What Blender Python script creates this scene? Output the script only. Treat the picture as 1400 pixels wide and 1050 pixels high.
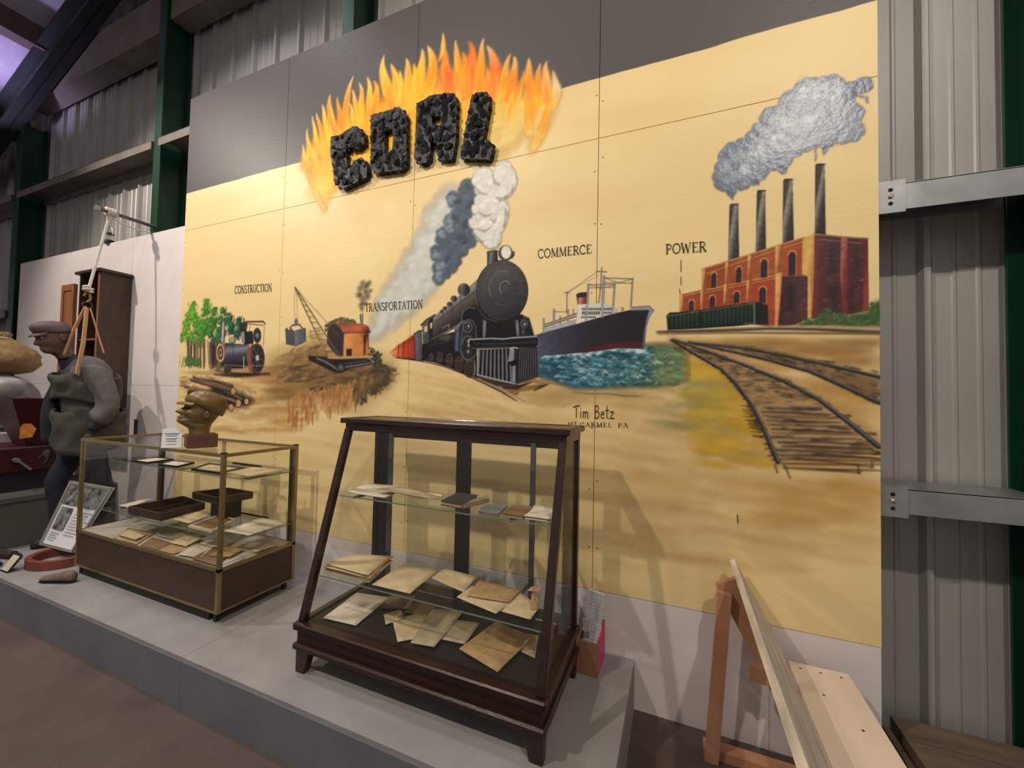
import bpy, bmesh, math, random
import numpy as np
from mathutils import Vector, Matrix, noise as mnoise

# ---------------------------------------------------------------- camera, light, exposure
for o in list(bpy.data.objects):
    bpy.data.objects.remove(o, do_unlink=True)
scene = bpy.context.scene
COL = scene.collection
random.seed(7)
rng = np.random.default_rng(11)
R = math.radians

FPX = 550.05                                   # focal length in pixels of the 1400 x 1050 frame
YAW, PITCH, ROLL = R(-22.4176), R(1.7209), R(1.18876)
CAM = np.array([0.0, 0.0, 1.6])
fwd = np.array([math.sin(YAW)*math.cos(PITCH), math.cos(YAW)*math.cos(PITCH), math.sin(PITCH)])
rt0 = np.array([math.cos(YAW), -math.sin(YAW), 0.0])
up0 = np.cross(rt0, fwd)
rgt = math.cos(ROLL)*rt0 + math.sin(ROLL)*up0
upv = -math.sin(ROLL)*rt0 + math.cos(ROLL)*up0
cam = bpy.data.cameras.new('camera')
cam.sensor_width = 36.0
cam.lens = FPX/1400*36.0
cam.clip_start = 0.05
camo = bpy.data.objects.new('camera', cam)
COL.objects.link(camo)
M = Matrix((rgt, upv, -fwd)).transposed().to_4x4()
M.translation = Vector(CAM)
camo.matrix_world = M
scene.camera = camo

scene.view_settings.view_transform = 'Standard'
scene.view_settings.look = 'None'
scene.view_settings.gamma = 1.0
scene.view_settings.use_curve_mapping = False
scene.view_settings.exposure = 0.12
try:
    scene.cycles.transparent_max_bounces = 48
except Exception:
    pass

world = bpy.data.worlds.new('hall_ambience')
scene.world = world
world.use_nodes = True
world.node_tree.nodes['Background'].inputs[0].default_value = (1.0, 0.94, 0.88, 1)
world.node_tree.nodes['Background'].inputs[1].default_value = 0.30

def spot(name, loc, target, power, size=110, blend=0.6, radius=0.05, col=(1.0, 0.92, 0.80)):
    l = bpy.data.lights.new(name, 'SPOT')
    l.energy = power; l.spot_size = R(size); l.spot_blend = blend
    l.shadow_soft_size = radius; l.color = col
    o = bpy.data.objects.new(name, l); COL.objects.link(o)
    o.location = loc
    o.rotation_euler = (Vector(target)-Vector(loc)).to_track_quat('-Z', 'Y').to_euler()
    return o

# the row of display spotlights that hangs over the visitors' aisle
spot('track_spotlight', (1.30, -1.00, 4.93), (0.1, 2.2, 1.6), 250, size=100)
spot('track_spotlight', (-2.40, -1.00, 4.80), (-1.6, 2.2, 1.9), 300, size=105)
spot('track_spotlight', (-5.60, 0.00, 4.80), (-4.3, 2.2, 1.9), 300, size=105)
spot('high_bay_lamp', (-3.7, 1.70, 6.2), (-3.2, 1.5, 0.0), 300, size=80, blend=0.9, radius=0.2, col=(0.96, 0.93, 1.0))

# ---------------------------------------------------------------- pixel helpers (a pixel gives a direction, the surface it touches gives the distance)
D = 2.215                                      # the mural's face
def ray(u, v): return fwd + rgt*(u-700)/FPX - upv*(v-525)/FPX
def ony(u, v, y):
    d = ray(u, v); return CAM + d*((y-CAM[1])/d[1])
def onx(u, v, x):
    d = ray(u, v); return CAM + d*((x-CAM[0])/d[0])
def onz(u, v, z):
    d = ray(u, v); return CAM + d*((z-CAM[2])/d[2])
def wall(u, v, y=D):
    p = ony(u, v, y); return (p[0], p[2])
def Zm(ox, oy, k):
    return lambda *p: [(ox+a/k, oy+b/k) for a, b in p]

# ---------------------------------------------------------------- materials
def srgb(c):
    return tuple((x/255/12.92 if x/255 <= 0.04045 else ((x/255+0.055)/1.055)**2.4) for x in c)
MATS = {}
def mat(name, col, rough=0.6, metal=0.0, var=0.12, scale=6.0, bump=0.0, bscale=40.0, stretch=(1, 1, 1), spec=0.5, col2=None, coat=0.0):
    if name in MATS: return MATS[name]
    m = bpy.data.materials.new(name); m.use_nodes = True
    nt = m.node_tree; b = nt.nodes['Principled BSDF']
    b.inputs['Roughness'].default_value = rough
    b.inputs['Metallic'].default_value = metal
    b.inputs['Specular IOR Level'].default_value = spec
    b.inputs['Coat Weight'].default_value = coat
    tc = nt.nodes.new('ShaderNodeTexCoord'); mp = nt.nodes.new('ShaderNodeMapping')
    mp.inputs['Scale'].default_value = stretch
    nt.links.new(tc.outputs['Object'], mp.inputs['Vector'])
    nz = nt.nodes.new('ShaderNodeTexNoise'); nz.inputs['Scale'].default_value = scale
    nz.inputs['Detail'].default_value = 5.0
    nt.links.new(mp.outputs['Vector'], nz.inputs['Vector'])
    rp = nt.nodes.new('ShaderNodeValToRGB')
    c = srgb(col)
    lo = tuple(x*(1-var) for x in c); hi = tuple(min(1, x*(1+var)) for x in c)
    if col2: lo, hi = c, srgb(col2)
    rp.color_ramp.elements[0].position = 0.3; rp.color_ramp.elements[0].color = lo+(1,)
    rp.color_ramp.elements[1].position = 0.7; rp.color_ramp.elements[1].color = hi+(1,)
    nt.links.new(nz.outputs['Fac'], rp.inputs['Fac'])
    nt.links.new(rp.outputs['Color'], b.inputs['Base Color'])
    if bump:
        n2 = nt.nodes.new('ShaderNodeTexNoise'); n2.inputs['Scale'].default_value = bscale
        n2.inputs['Detail'].default_value = 4.0
        nt.links.new(mp.outputs['Vector'], n2.inputs['Vector'])
        bp = nt.nodes.new('ShaderNodeBump'); bp.inputs['Strength'].default_value = bump
        bp.inputs['Distance'].default_value = 0.01
        nt.links.new(n2.outputs['Fac'], bp.inputs['Height'])
        nt.links.new(bp.outputs['Normal'], b.inputs['Normal'])
    MATS[name] = m
    return m

def paint_mat(name, rough=0.46, bump=0.06, spec=0.15):
    """brushed paint whose colour is stored with the painted shape"""
    if name in MATS: return MATS[name]
    m = bpy.data.materials.new(name); m.use_nodes = True
    nt = m.node_tree; b = nt.nodes['Principled BSDF']
    b.inputs['Roughness'].default_value = rough
    b.inputs['Specular IOR Level'].default_value = spec
    at = nt.nodes.new('ShaderNodeAttribute'); at.attribute_name = 'Col'
    nt.links.new(at.outputs['Color'], b.inputs['Base Color'])
    nt.links.new(at.outputs['Alpha'], b.inputs['Alpha'])
    tc = nt.nodes.new('ShaderNodeTexCoord')
    n2 = nt.nodes.new('ShaderNodeTexNoise'); n2.inputs['Scale'].default_value = 34
    n2.inputs['Detail'].default_value = 3.0
    nt.links.new(tc.outputs['Object'], n2.inputs['Vector'])
    bp = nt.nodes.new('ShaderNodeBump'); bp.inputs['Strength'].default_value = bump
    bp.inputs['Distance'].default_value = 0.02
    nt.links.new(n2.outputs['Fac'], bp.inputs['Height'])
    nt.links.new(bp.outputs['Normal'], b.inputs['Normal'])
    MATS[name] = m
    return m

def glass_mat(name='clear_glass', tint=(0.985, 0.99, 0.985), ior=1.4):
    if name in MATS: return MATS[name]
    m = bpy.data.materials.new(name); m.use_nodes = True
    nt = m.node_tree; nt.nodes.remove(nt.nodes['Principled BSDF'])
    out = nt.nodes['Material Output']
    tr = nt.nodes.new('ShaderNodeBsdfTransparent'); tr.inputs[0].default_value = tint+(1,)
    gl = nt.nodes.new('ShaderNodeBsdfGlossy'); gl.inputs['Roughness'].default_value = 0.02
    lw = nt.nodes.new('ShaderNodeLayerWeight'); lw.inputs['Blend'].default_value = 0.5
    pw = nt.nodes.new('ShaderNodeMath'); pw.operation = 'POWER'; pw.inputs[1].default_value = 5.0
    nt.links.new(lw.outputs['Facing'], pw.inputs[0])
    fr = nt.nodes.new('ShaderNodeMath'); fr.operation = 'MULTIPLY_ADD'; fr.inputs[1].default_value = 0.55; fr.inputs[2].default_value = 0.018
    nt.links.new(pw.outputs[0], fr.inputs[0])
    mx = nt.nodes.new('ShaderNodeMixShader')
    nt.links.new(fr.outputs[0], mx.inputs[0])
    nt.links.new(tr.outputs[0], mx.inputs[1]); nt.links.new(gl.outputs[0], mx.inputs[2])
    nt.links.new(mx.outputs[0], out.inputs['Surface'])
    MATS[name] = m
    return m

def written_paper(name, col, ink, lines=26.0, amount=0.45, rough=0.8):
    """paper with rows of faint handwriting"""
    if name in MATS: return MATS[name]
    m = bpy.data.materials.new(name); m.use_nodes = True
    nt = m.node_tree; b = nt.nodes['Principled BSDF']; b.inputs['Roughness'].default_value = rough
    tc = nt.nodes.new('ShaderNodeTexCoord')
    mp = nt.nodes.new('ShaderNodeMapping'); nt.links.new(tc.outputs['UV'], mp.inputs['Vector'])
    wv = nt.nodes.new('ShaderNodeTexWave'); wv.bands_direction = 'Y'
    wv.inputs['Scale'].default_value = lines/6.28; wv.inputs['Distortion'].default_value = 0.6
    nt.links.new(mp.outputs['Vector'], wv.inputs['Vector'])
    mp2 = nt.nodes.new('ShaderNodeMapping'); mp2.inputs['Scale'].default_value = (70, lines*1.3, 1)
    nt.links.new(tc.outputs['UV'], mp2.inputs['Vector'])
    nz = nt.nodes.new('ShaderNodeTexNoise'); nz.inputs['Scale'].default_value = 1.0
    nt.links.new(mp2.outputs['Vector'], nz.inputs['Vector'])
    mul = nt.nodes.new('ShaderNodeMath'); mul.operation = 'MULTIPLY'
    nt.links.new(wv.outputs['Fac'], mul.inputs[0]); nt.links.new(nz.outputs['Fac'], mul.inputs[1])
    rp = nt.nodes.new('ShaderNodeValToRGB')
    rp.color_ramp.elements[0].position = 0.36; rp.color_ramp.elements[0].color = (0, 0, 0, 1)
    rp.color_ramp.elements[1].position = 0.5; rp.color_ramp.elements[1].color = (amount,)*3+(1,)
    nt.links.new(mul.outputs[0], rp.inputs['Fac'])
    n3 = nt.nodes.new('ShaderNodeTexNoise'); n3.inputs['Scale'].default_value = 3.0; n3.inputs['Detail'].default_value = 6
    nt.links.new(tc.outputs['UV'], n3.inputs['Vector'])
    r3 = nt.nodes.new('ShaderNodeValToRGB'); c = srgb(col)
    r3.color_ramp.elements[0].position = 0.3; r3.color_ramp.elements[0].color = tuple(x*0.72 for x in c)+(1,)
    r3.color_ramp.elements[1].position = 0.62; r3.color_ramp.elements[1].color = c+(1,)
    nt.links.new(n3.outputs['Fac'], r3.inputs['Fac'])
    mx = nt.nodes.new('ShaderNodeMix'); mx.data_type = 'RGBA'
    nt.links.new(rp.outputs['Color'], mx.inputs[0])
    nt.links.new(r3.outputs['Color'], mx.inputs[6]); mx.inputs[7].default_value = srgb(ink)+(1,)
    nt.links.new(mx.outputs[2], b.inputs['Base Color'])
    MATS[name] = m
    return m

# ---------------------------------------------------------------- mesh builder
class MB:
    def __init__(s): s.v = []; s.f = []; s.uv = {}
    def add(s, verts, faces):
        n = len(s.v); s.v += [tuple(float(c) for c in p) for p in verts]
        s.f += [tuple(i+n for i in f) for f in faces]; return s
    def box(s, x0, x1, y0, y1, z0, z1):
        return s.add([(x0,y0,z0),(x1,y0,z0),(x1,y1,z0),(x0,y1,z0),(x0,y0,z1),(x1,y0,z1),(x1,y1,z1),(x0,y1,z1)],
                     [(0,3,2,1),(4,5,6,7),(0,1,5,4),(1,2,6,5),(2,3,7,6),(3,0,4,7)])
    def hexa(s, b, t):
        """b, t: four bottom and four top corners, counter-clockwise from above"""
        return s.add(list(b)+list(t), [(0,3,2,1),(4,5,6,7),(0,1,5,4),(1,2,6,5),(2,3,7,6),(3,0,4,7)])
    def bar(s, p0, p1, w, h, up=(0,0,1)):
        p0 = Vector(p0); p1 = Vector(p1); d = (p1-p0).normalized()
        u = Vector(up); a = d.cross(u)
        if a.length < 1e-4: a = d.cross(Vector((0,1,0)))
        a.normalize(); c = a.cross(d).normalized()
        q = []
        for p in (p0, p1):
            q += [p-a*w/2-c*h/2, p+a*w/2-c*h/2, p+a*w/2+c*h/2, p-a*w/2+c*h/2]
        return s.add(q, [(0,3,2,1),(4,5,6,7),(0,1,5,4),(1,2,6,5),(2,3,7,6),(3,0,4,7)])
    def tube(s, pts, r, n=8, caps=True):
        pts = [Vector(p) for p in pts]; rr = r if isinstance(r, (list, tuple)) else [r]*len(pts)
        base = len(s.v); prev = None
        for i, p in enumerate(pts):
            d = (pts[min(i+1, len(pts)-1)]-pts[max(i-1, 0)]).normalized()
            if prev is None:
                a = d.cross(Vector((0,0,1)))
                if a.length < 1e-3: a = d.cross(Vector((0,1,0)))
            else:
                a = prev-d*prev.dot(d)
            a.normalize(); prev = a; b = d.cross(a)
            for k in range(n):
                t = 2*math.pi*k/n
                s.v.append(tuple(p+(a*math.cos(t)+b*math.sin(t))*rr[i]))
        for i in range(len(pts)-1):
            for k in range(n):
                a0 = base+i*n+k; a1 = base+i*n+(k+1) % n
                s.f.append((a0, a1, a1+n, a0+n))
        if caps:
            s.f.append(tuple(base+k for k in reversed(range(n))))
            s.f.append(tuple(base+(len(pts)-1)*n+k for k in range(n)))
        return s
    def lathe(s, prof, c=(0,0,0), n=20, axis='z'):
        base = len(s.v)
        for r, z in prof:
            for k in range(n):
                t = 2*math.pi*k/n; a, b = r*math.cos(t), r*math.sin(t)
                p = {'z': (a, b, z), 'y': (a, z, b), 'x': (z, a, b)}[axis]
                s.v.append((c[0]+p[0], c[1]+p[1], c[2]+p[2]))
        for i in range(len(prof)-1):
            for k in range(n):
                a0 = base+i*n+k; a1 = base+i*n+(k+1) % n
                s.f.append((a0, a1, a1+n, a0+n))
        s.f.append(tuple(base+k for k in reversed(range(n))))
        s.f.append(tuple(base+(len(prof)-1)*n+k for k in range(n)))
        return s
    def prism(s, poly, y0, y1):
        """poly in (x, z), extruded along y"""
        n = len(poly)
        v = [(x, y0, z) for x, z in poly]+[(x, y1, z) for x, z in poly]
        f = [tuple(range(n)), tuple(reversed(range(n, 2*n)))]
        f += [(i, i+n, (i+1) % n+n, (i+1) % n) for i in range(n)]
        return s.add(v, f)
    def slab(s, quad, z0, z1):
        """quad of (x, y) corners, any winding, raised from z0 to z1"""
        ar = sum(quad[i][0]*quad[(i+1) % len(quad)][1]-quad[(i+1) % len(quad)][0]*quad[i][1] for i in range(len(quad)))
        q = list(quad) if ar > 0 else list(reversed(quad))
        n = len(q)
        v = [(p[0], p[1], z0) for p in q]+[(p[0], p[1], z1) for p in q]
        f = [tuple(reversed(range(n))), tuple(range(n, 2*n))]
        f += [(i, (i+1) % n, (i+1) % n+n, i+n) for i in range(n)]
        return s.add(v, f)
    def build(s, name, m, parent=None, world=True, smooth=False, bevel=0.0, recalc=False):
        me = bpy.data.meshes.new(name)
        vs = s.v
        if parent is not None and world:
            L = parent.location; vs = [(a-L[0], b-L[1], c-L[2]) for a, b, c in vs]
        me.from_pydata(vs, [], s.f); me.update()
        if recalc or bevel:
            bm = bmesh.new(); bm.from_mesh(me)
            bmesh.ops.recalc_face_normals(bm, faces=bm.faces[:])
            if bevel:
                ed = [e for e in bm.edges if len(e.link_faces) == 2 and e.calc_face_angle(0) > 0.5]
                bmesh.ops.bevel(bm, geom=ed, offset=bevel, segments=1, affect='EDGES', profile=0.5)
            bm.to_mesh(me); bm.free()
        if smooth:
            me.polygons.foreach_set('use_smooth', [True]*len(me.polygons))
        me.materials.append(m)
        return link(name, me, parent)

def link(name, me, parent=None):
    o = bpy.data.objects.new(name, me); COL.objects.link(o)
    if parent is not None: o.parent = parent
    return o
def tag(o, label, cat, group=None):
    o['label'] = label; o['category'] = cat
    if group: o['group'] = group
    return o
def thing(name, label, cat, loc=(0,0,0), group=None, rz=0.0):
    o = bpy.data.objects.new(name, None); COL.objects.link(o)
    o.location = loc; o.rotation_euler = (0, 0, rz); o.empty_display_size = 0.1
    return tag(o, label, cat, group)
def structure(o): o['kind'] = 'structure'; return o
def empty_structure(name, loc=(0,0,0)):
    o = bpy.data.objects.new(name, None); COL.objects.link(o); o.location = loc
    return structure(o)
# ---------------------------------------------------------------- the building
M_floor = mat('worn_brown_floor', (82, 68, 63), 0.8, var=0.22, scale=3.0, bump=0.25, bscale=60)
M_siding = mat('grey_steel_siding', (166, 162, 158), 0.42, 0.1, var=0.06, scale=2.0, spec=0.5)
M_galv = mat('galvanized_steel', (165, 165, 166), 0.38, 0.75, var=0.15, scale=9)
M_dirtgalv = mat('dusty_purlin_steel', (122, 112, 106), 0.6, 0.2, var=0.2, scale=4)
M_green = mat('dark_green_steel', (14, 62, 40), 0.4, 0.0, var=0.15, scale=3)
M_roof = mat('white_vinyl_insulation', (190, 180, 205), 0.5, var=0.08, scale=8, bump=0.3, bscale=25)
M_purlin = mat('brown_purlin', (96, 74, 78), 0.6, var=0.1)
M_bolt = mat('steel_bolt', (190, 175, 140), 0.3, 0.9, var=0.05)
M_hole = mat('dark_hole', (12, 12, 12), 0.9)

YS = 2.53                                        # metal siding
structure(MB().box(-12, 4.0, -4.5, 2.75, -0.12, 0.0).build('floor', M_floor))

# ribbed siding sheets
wb = empty_structure('wall_back', (0, YS, 0))
def siding_sheet(x0, w, z0, z1):
    P = 0.305; d = 0.032
    prof = []
    n = int(round(w/P))
    for i in range(n):
        a = x0+i*P
        prof += [(a, 0), (a+0.018, d), (a+0.042, d), (a+0.060, 0), (a+0.125, 0), (a+0.132, 0.005), (a+0.142, 0.005), (a+0.149, 0),
                 (a+0.212, 0), (a+0.219, 0.005), (a+0.229, 0.005), (a+0.236, 0)]
    prof.append((x0+n*P, 0))
    m = MB()
    for x, y in prof: m.v += [(x, YS-y, z0), (x, YS-y, z1)]
    for i in range(len(prof)-1): m.f.append((2*i, 2*i+2, 2*i+3, 2*i+1))
    # back skin so that the sheet has a thickness
    k = len(m.v)
    for x, y in (prof[0], prof[-1]): m.v += [(x, YS+0.04, z0), (x, YS+0.04, z1)]
    e = 2*(len(prof)-1)
    m.f += [(k, k+1, k+3, k+2), (0, 1, k+1, k), (e, k+2, k+3, e+1)]
    return m.build('siding_sheet', M_siding, wb)
for i in range(-15, 3):
    siding_sheet(1.062+i*0.915, 0.915, 0.0, max(5.2, 4.723+0.395*(1.977+i*0.915+8.213)+0.70))

# steel columns: an inner flange, a web and an outer flange each
def column(xc, label, w=0.11, top=9.0, y0=2.262, y1=2.49):
    t = thing('steel_column', label, 'column', (xc, y1, 0), 'green steel wall columns')
    MB().box(xc-w/2, xc+w/2, y0, y0+0.012, 0, top).build('inner_flange', M_green, t)
    MB().box(xc-0.005, xc+0.005, y0+0.012, y1-0.012, 0, top).build('web', M_green, t)
    MB().box(xc-w/2, xc+w/2, y1-0.012, y1, 0, top).build('outer_flange', M_green, t)
column(-7.86, 'dark green steel column beyond the free end of the white partition', 0.16, 5.0)
column(-4.79, 'dark green steel column between white partition and grey edge of the mural', 0.115, 6.0)
column(-2.35, 'dark green steel column rising behind top edge of the mural above the word COAL', 0.11, 7.0)
column(1.41, 'dark green steel column beside the power station end of the mural', 0.12, 8.4)

# horizontal wall girts (zee sections)
def girt(x0, x1, z, label, lip=0.115, m=M_galv, y0=2.24, y1=2.49, plate=None):
    t = thing('wall_girt', label, 'girt', ((x0+x1)/2, y1, z), 'horizontal steel wall girts')
    MB().box(x0, x1, y0, y0+0.006, z-lip, z).build('front_lip', m, t)
    MB().box(x0, x1, y0, y1, z-0.004, z+0.002).build('web', m, t)
    MB().box(x0, x1, y1-0.006, y1, z-0.07, z).build('rear_lip', m, t)
    if plate:
        px0, px1 = plate
        pl = MB().box(px0, px1, y0-0.012, y0, z-lip-0.015, z+0.012).build('splice_plate', M_galv, t)
        cx = px0+0.042
        for k, (dz, mm, nm) in enumerate(((0.028, M_hole, 'bolt_hole'), (0, M_bolt, 'bolt'), (-0.032, M_hole, 'bolt_hole'))):
            b = MB().lathe([(0.009, 0.0), (0.009, -0.006 if mm is M_bolt else -0.0008), (0.005, -0.008 if mm is M_bolt else -0.001)], (cx, y0-0.0121, z-lip/2+dz), 8, 'y').build(nm, mm, t)
            L = b.matrix_world
            b.parent = pl
girt(0.70, 1.35, 2.565, 'galvanized steel girt with bolted plate beside the painted factory smoke', plate=(0.812, 0.905))
girt(0.70, 1.35, 1.238, 'galvanized steel girt with bolted plate beside the painted railway tracks', lip=0.105, plate=(0.812, 0.905))
girt(-7.78, -4.85, 4.06, 'dusty steel girt above the white partition', lip=0.08, m=M_dirtgalv)
girt(-4.73, -4.10, 4.06, 'short dusty girt end running from the column in behind the mural', lip=0.08, m=M_dirtgalv)
girt(-11, -7.94, 4.06, 'dusty high girt beyond the column at the free partition end', lip=0.08, m=M_dirtgalv)
girt(-11, -7.94, 2.56, 'dusty low girt beyond the column at the free partition end', lip=0.10, m=M_dirtgalv)
t = thing('wall_beam', 'deep dusty steel beam high on the wall above the white partition', 'beam', (-6.3, 2.45, 5.19))
MB().box(-7.78, -4.85, 2.27, 2.28, 5.19, 5.60).build('web', M_dirtgalv, t)
MB().box(-7.78, -4.85, 2.281, 2.47, 5.19, 5.20).build('lower_flange', M_dirtgalv, t)
MB().box(-7.78, -4.85, 2.281, 2.47, 5.59, 5.60).build('upper_flange', M_dirtgalv, t)
t = thing('wall_beam', 'deep dusty steel beam above the grey top of the mural', 'beam', (-3.6, 2.45, 5.19))
MB().box(-4.72, -2.42, 2.29, 2.30, 5.30, 5.66).build('web', M_dirtgalv, t)
MB().box(-4.72, -2.42, 2.301, 2.47, 5.30, 5.31).build('lower_flange', M_dirtgalv, t)

# gable end rafter and the roof above it
S = 0.395
def zr(x): return 4.723+S*(x+8.213)
M_rafter = mat('black_green_steel', (26, 30, 30), 0.5, var=0.15)
ra = thing('roof_rafter', 'dark sloping steel rafter at the head of the gable wall', 'rafter', (-6.5, 2.25, zr(-6.5)))
for nm, y0, y1, a, b in (('web', 2.16, 2.175, 0.0, 0.40), ('lower_flange', 2.08, 2.255, 0.0, 0.02), ('upper_flange', 2.08, 2.255, 0.38, 0.40)):
    MB().hexa([(-11, y0, zr(-11)+a), (2.5, y0, zr(2.5)+a), (2.5, y1, zr(2.5)+a), (-11, y1, zr(-11)+a)],
              [(-11, y0, zr(-11)+b), (2.5, y0, zr(2.5)+b), (2.5, y1, zr(2.5)+b), (-11, y1, zr(-11)+b)]).build(nm, M_rafter, ra)
cl = empty_structure('ceiling', (-6, 1, 6.5))
for i in range(-2, 9):
    a = -11.4+i*1.45; b = a+1.45
    m = MB()
    za, zb = zr(a)+0.62, zr(b)+0.62
    m.hexa([(a, -4.5, za), (b, -4.5, zb), (b, 2.6, zb), (a, 2.6, za)], [(a, -4.5, za+0.04), (b, -4.5, zb+0.04), (b, 2.6, zb+0.04), (a, 2.6, za+0.04)])
    m.build('roof_panel', M_roof, cl)
    for k in range(-3, 2):
        yy = 2.2-1.5*(k+3)*0.8
        MB().hexa([(a, yy, za-0.006), (b, yy, zb-0.006), (b, yy+0.03, zb-0.006), (a, yy+0.03, za-0.006)],
                  [(a, yy, za-0.001), (b, yy, zb-0.001), (b, yy+0.03, zb-0.001), (a, yy+0.03, za-0.001)]).build('panel_seam', M_roof, cl)
    if 0 <= i <= 4:
        t = thing('roof_purlin', 'brown roof purlin running out over the hall under pale insulation', 'purlin', (a, -1, za), 'roof purlins')
        MB().hexa([(a-0.09, -4.5, za-0.22), (a+0.09, -4.5, za-0.22), (a+0.09, 2.55, za-0.22), (a-0.09, 2.55, za-0.22)],
                  [(a-0.09, -4.5, za-0.04), (a+0.09, -4.5, za+0.03), (a+0.09, 2.55, za+0.03), (a-0.09, 2.55, za-0.04)]).build('beam', M_purlin, t)

# violet stage lamp high under the roof
p = ony(-26, -8, 1.25)
lt = thing('stage_lamp', 'small violet lamp glowing high under the roof', 'lamp', tuple(p))
M_vl = bpy.data.materials.new('violet_lamp_lens'); M_vl.use_nodes = True
_b = M_vl.node_tree.nodes['Principled BSDF']; _b.inputs['Emission Color'].default_value = (0.75, 0.6, 1, 1); _b.inputs['Emission Strength'].default_value = 14
MB().lathe([(0.07, 0.0), (0.09, 0.12), (0.09, 0.16), (0.03, 0.2)], tuple(p), 14).build('housing', M_rafter, lt)
MB().lathe([(0.02, -0.03), (0.06, -0.012), (0.07, 0.0)], tuple(p), 14).build('lens', M_vl, lt)
_d = ray(40, 60); _t = (zr(CAM[0])+0.62-CAM[2])/(_d[2]-S*_d[0]); _q = CAM+_d*_t      # the stretch of roof it washes
spot('violet_stage_light', (_q[0]-0.6, _q[1]-0.5, _q[2]-1.3), tuple(_q), 85, size=85, blend=0.9, radius=0.06, col=(0.68, 0.58, 1.0))

# ---------------------------------------------------------------- white boards
M_white = mat('white_painted_board', (226, 214, 212), 0.55, var=0.05, scale=3, bump=0.05)
M_nail = mat('nail_head', (70, 60, 50), 0.5)
wl = empty_structure('wall_left', (-5.8, D, 0))
for x0, x1 in ((-7.48, -6.262), (-6.26, -5.042), (-5.04, -4.19)):
    MB().box(x0, x1, D+0.004, D+0.022, 0.0, 1.63).build('panel', M_white, wl)
    MB().box(x0, x1, D+0.004, D+0.022, 1.632, 3.10).build('panel', M_white, wl)
bb = empty_structure('baseboard_back', (-2, D, 0))
for x0, x1 in ((-4.188, -2.905), (-2.903, -1.66), (-1.658, -0.42), (-0.418, 0.40), (0.402, 0.807)):
    MB().box(x0, x1, D+0.001, D+0.016, 0.0, 0.562).build('panel', M_white, bb)

# ---------------------------------------------------------------- the platform
M_ptop = mat('grey_platform_top', (140, 136, 135), 0.7, var=0.14, scale=4, bump=0.05)
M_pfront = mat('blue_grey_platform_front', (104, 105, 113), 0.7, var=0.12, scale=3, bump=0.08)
pf = thing('display_platform', 'low grey painted plinth under both glass showcases', 'platform', (-3, 1.7, 0))
xs = [-9.0, -6.3, -3.85, -2.30, -0.197]
for a, b in zip(xs[:-1], xs[1:]):
    MB().box(a+0.001, b-0.001, 1.29, D-0.002, 0.232, 0.25).build('top_board', M_ptop, pf)
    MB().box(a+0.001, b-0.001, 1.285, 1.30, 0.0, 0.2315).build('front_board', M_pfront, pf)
MB().box(-0.212, -0.196, 1.301, D-0.002, 0.0, 0.2315).build('end_board', M_ptop, pf)
# ---------------------------------------------------------------- the mural: painted plywood
def mural_board_mat():
    m = bpy.data.materials.new('mural_base_paint'); m.use_nodes = True
    nt = m.node_tree; b = nt.nodes['Principled BSDF']; b.inputs['Roughness'].default_value = 0.46; b.inputs['Specular IOR Level'].default_value = 0.3
    tc = nt.nodes.new('ShaderNodeTexCoord')
    ge = nt.nodes.new('ShaderNodeNewGeometry'); sx = nt.nodes.new('ShaderNodeSeparateXYZ')
    nt.links.new(ge.outputs['Position'], sx.inputs[0])
    n1 = nt.nodes.new('ShaderNodeTexNoise'); n1.inputs['Scale'].default_value = 1.1; n1.inputs['Detail'].default_value = 6
    mp = nt.nodes.new('ShaderNodeMapping'); mp.inputs['Scale'].default_value = (0.8, 1, 2.6)
    nt.links.new(ge.outputs['Position'], mp.inputs['Vector']); nt.links.new(mp.outputs[0], n1.inputs['Vector'])
    rp = nt.nodes.new('ShaderNodeValToRGB')
    rp.color_ramp.elements[0].position = 0.28; rp.color_ramp.elements[0].color = srgb((232, 202, 143))+(1,)
    rp.color_ramp.elements[1].position = 0.62; rp.color_ramp.elements[1].color = srgb((241, 214, 156))+(1,)
    nt.links.new(n1.outputs['Fac'], rp.inputs['Fac'])
    # grey paint over the top: its lower edge was brushed on freehand
    n2 = nt.nodes.new('ShaderNodeTexNoise'); n2.inputs['Scale'].default_value = 2.5
    nt.links.new(ge.outputs['Position'], n2.inputs['Vector'])
    ad = nt.nodes.new('ShaderNodeMath'); ad.operation = 'MULTIPLY_ADD'; ad.inputs[1].default_value = 0.03; 
    nt.links.new(n2.outputs['Fac'], ad.inputs[0]); nt.links.new(sx.outputs['Z'], ad.inputs[2])
    st = nt.nodes.new('ShaderNodeMapRange'); st.inputs['From Min'].default_value = 3.408; st.inputs['From Max'].default_value = 3.414
    nt.links.new(ad.outputs[0], st.inputs['Value'])
    mx = nt.nodes.new('ShaderNodeMix'); mx.data_type = 'RGBA'
    nt.links.new(st.outputs[0], mx.inputs[0]); nt.links.new(rp.outputs['Color'], mx.inputs[6])
    mx.inputs[7].default_value = srgb((88, 84, 83))+(1,)
    nt.links.new(mx.outputs[2], b.inputs['Base Color'])
    n3 = nt.nodes.new('ShaderNodeTexNoise'); n3.inputs['Scale'].default_value = 26; n3.inputs['Detail'].default_value = 3
    nt.links.new(mp.outputs[0], n3.inputs['Vector'])
    bp = nt.nodes.new('ShaderNodeBump'); bp.inputs['Strength'].default_value = 0.05; bp.inputs['Distance'].default_value = 0.02
    nt.links.new(n3.outputs['Fac'], bp.inputs['Height']); nt.links.new(bp.outputs['Normal'], b.inputs['Normal'])
    return m
M_mural = mural_board_mat()
mural = thing('mural', 'big yellow plywood mural with a grey top about what coal does', 'mural', (-1.7, D+0.02, 0.565))
XS = [-4.19, -2.905, -1.66, -0.42, 0.81]
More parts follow.
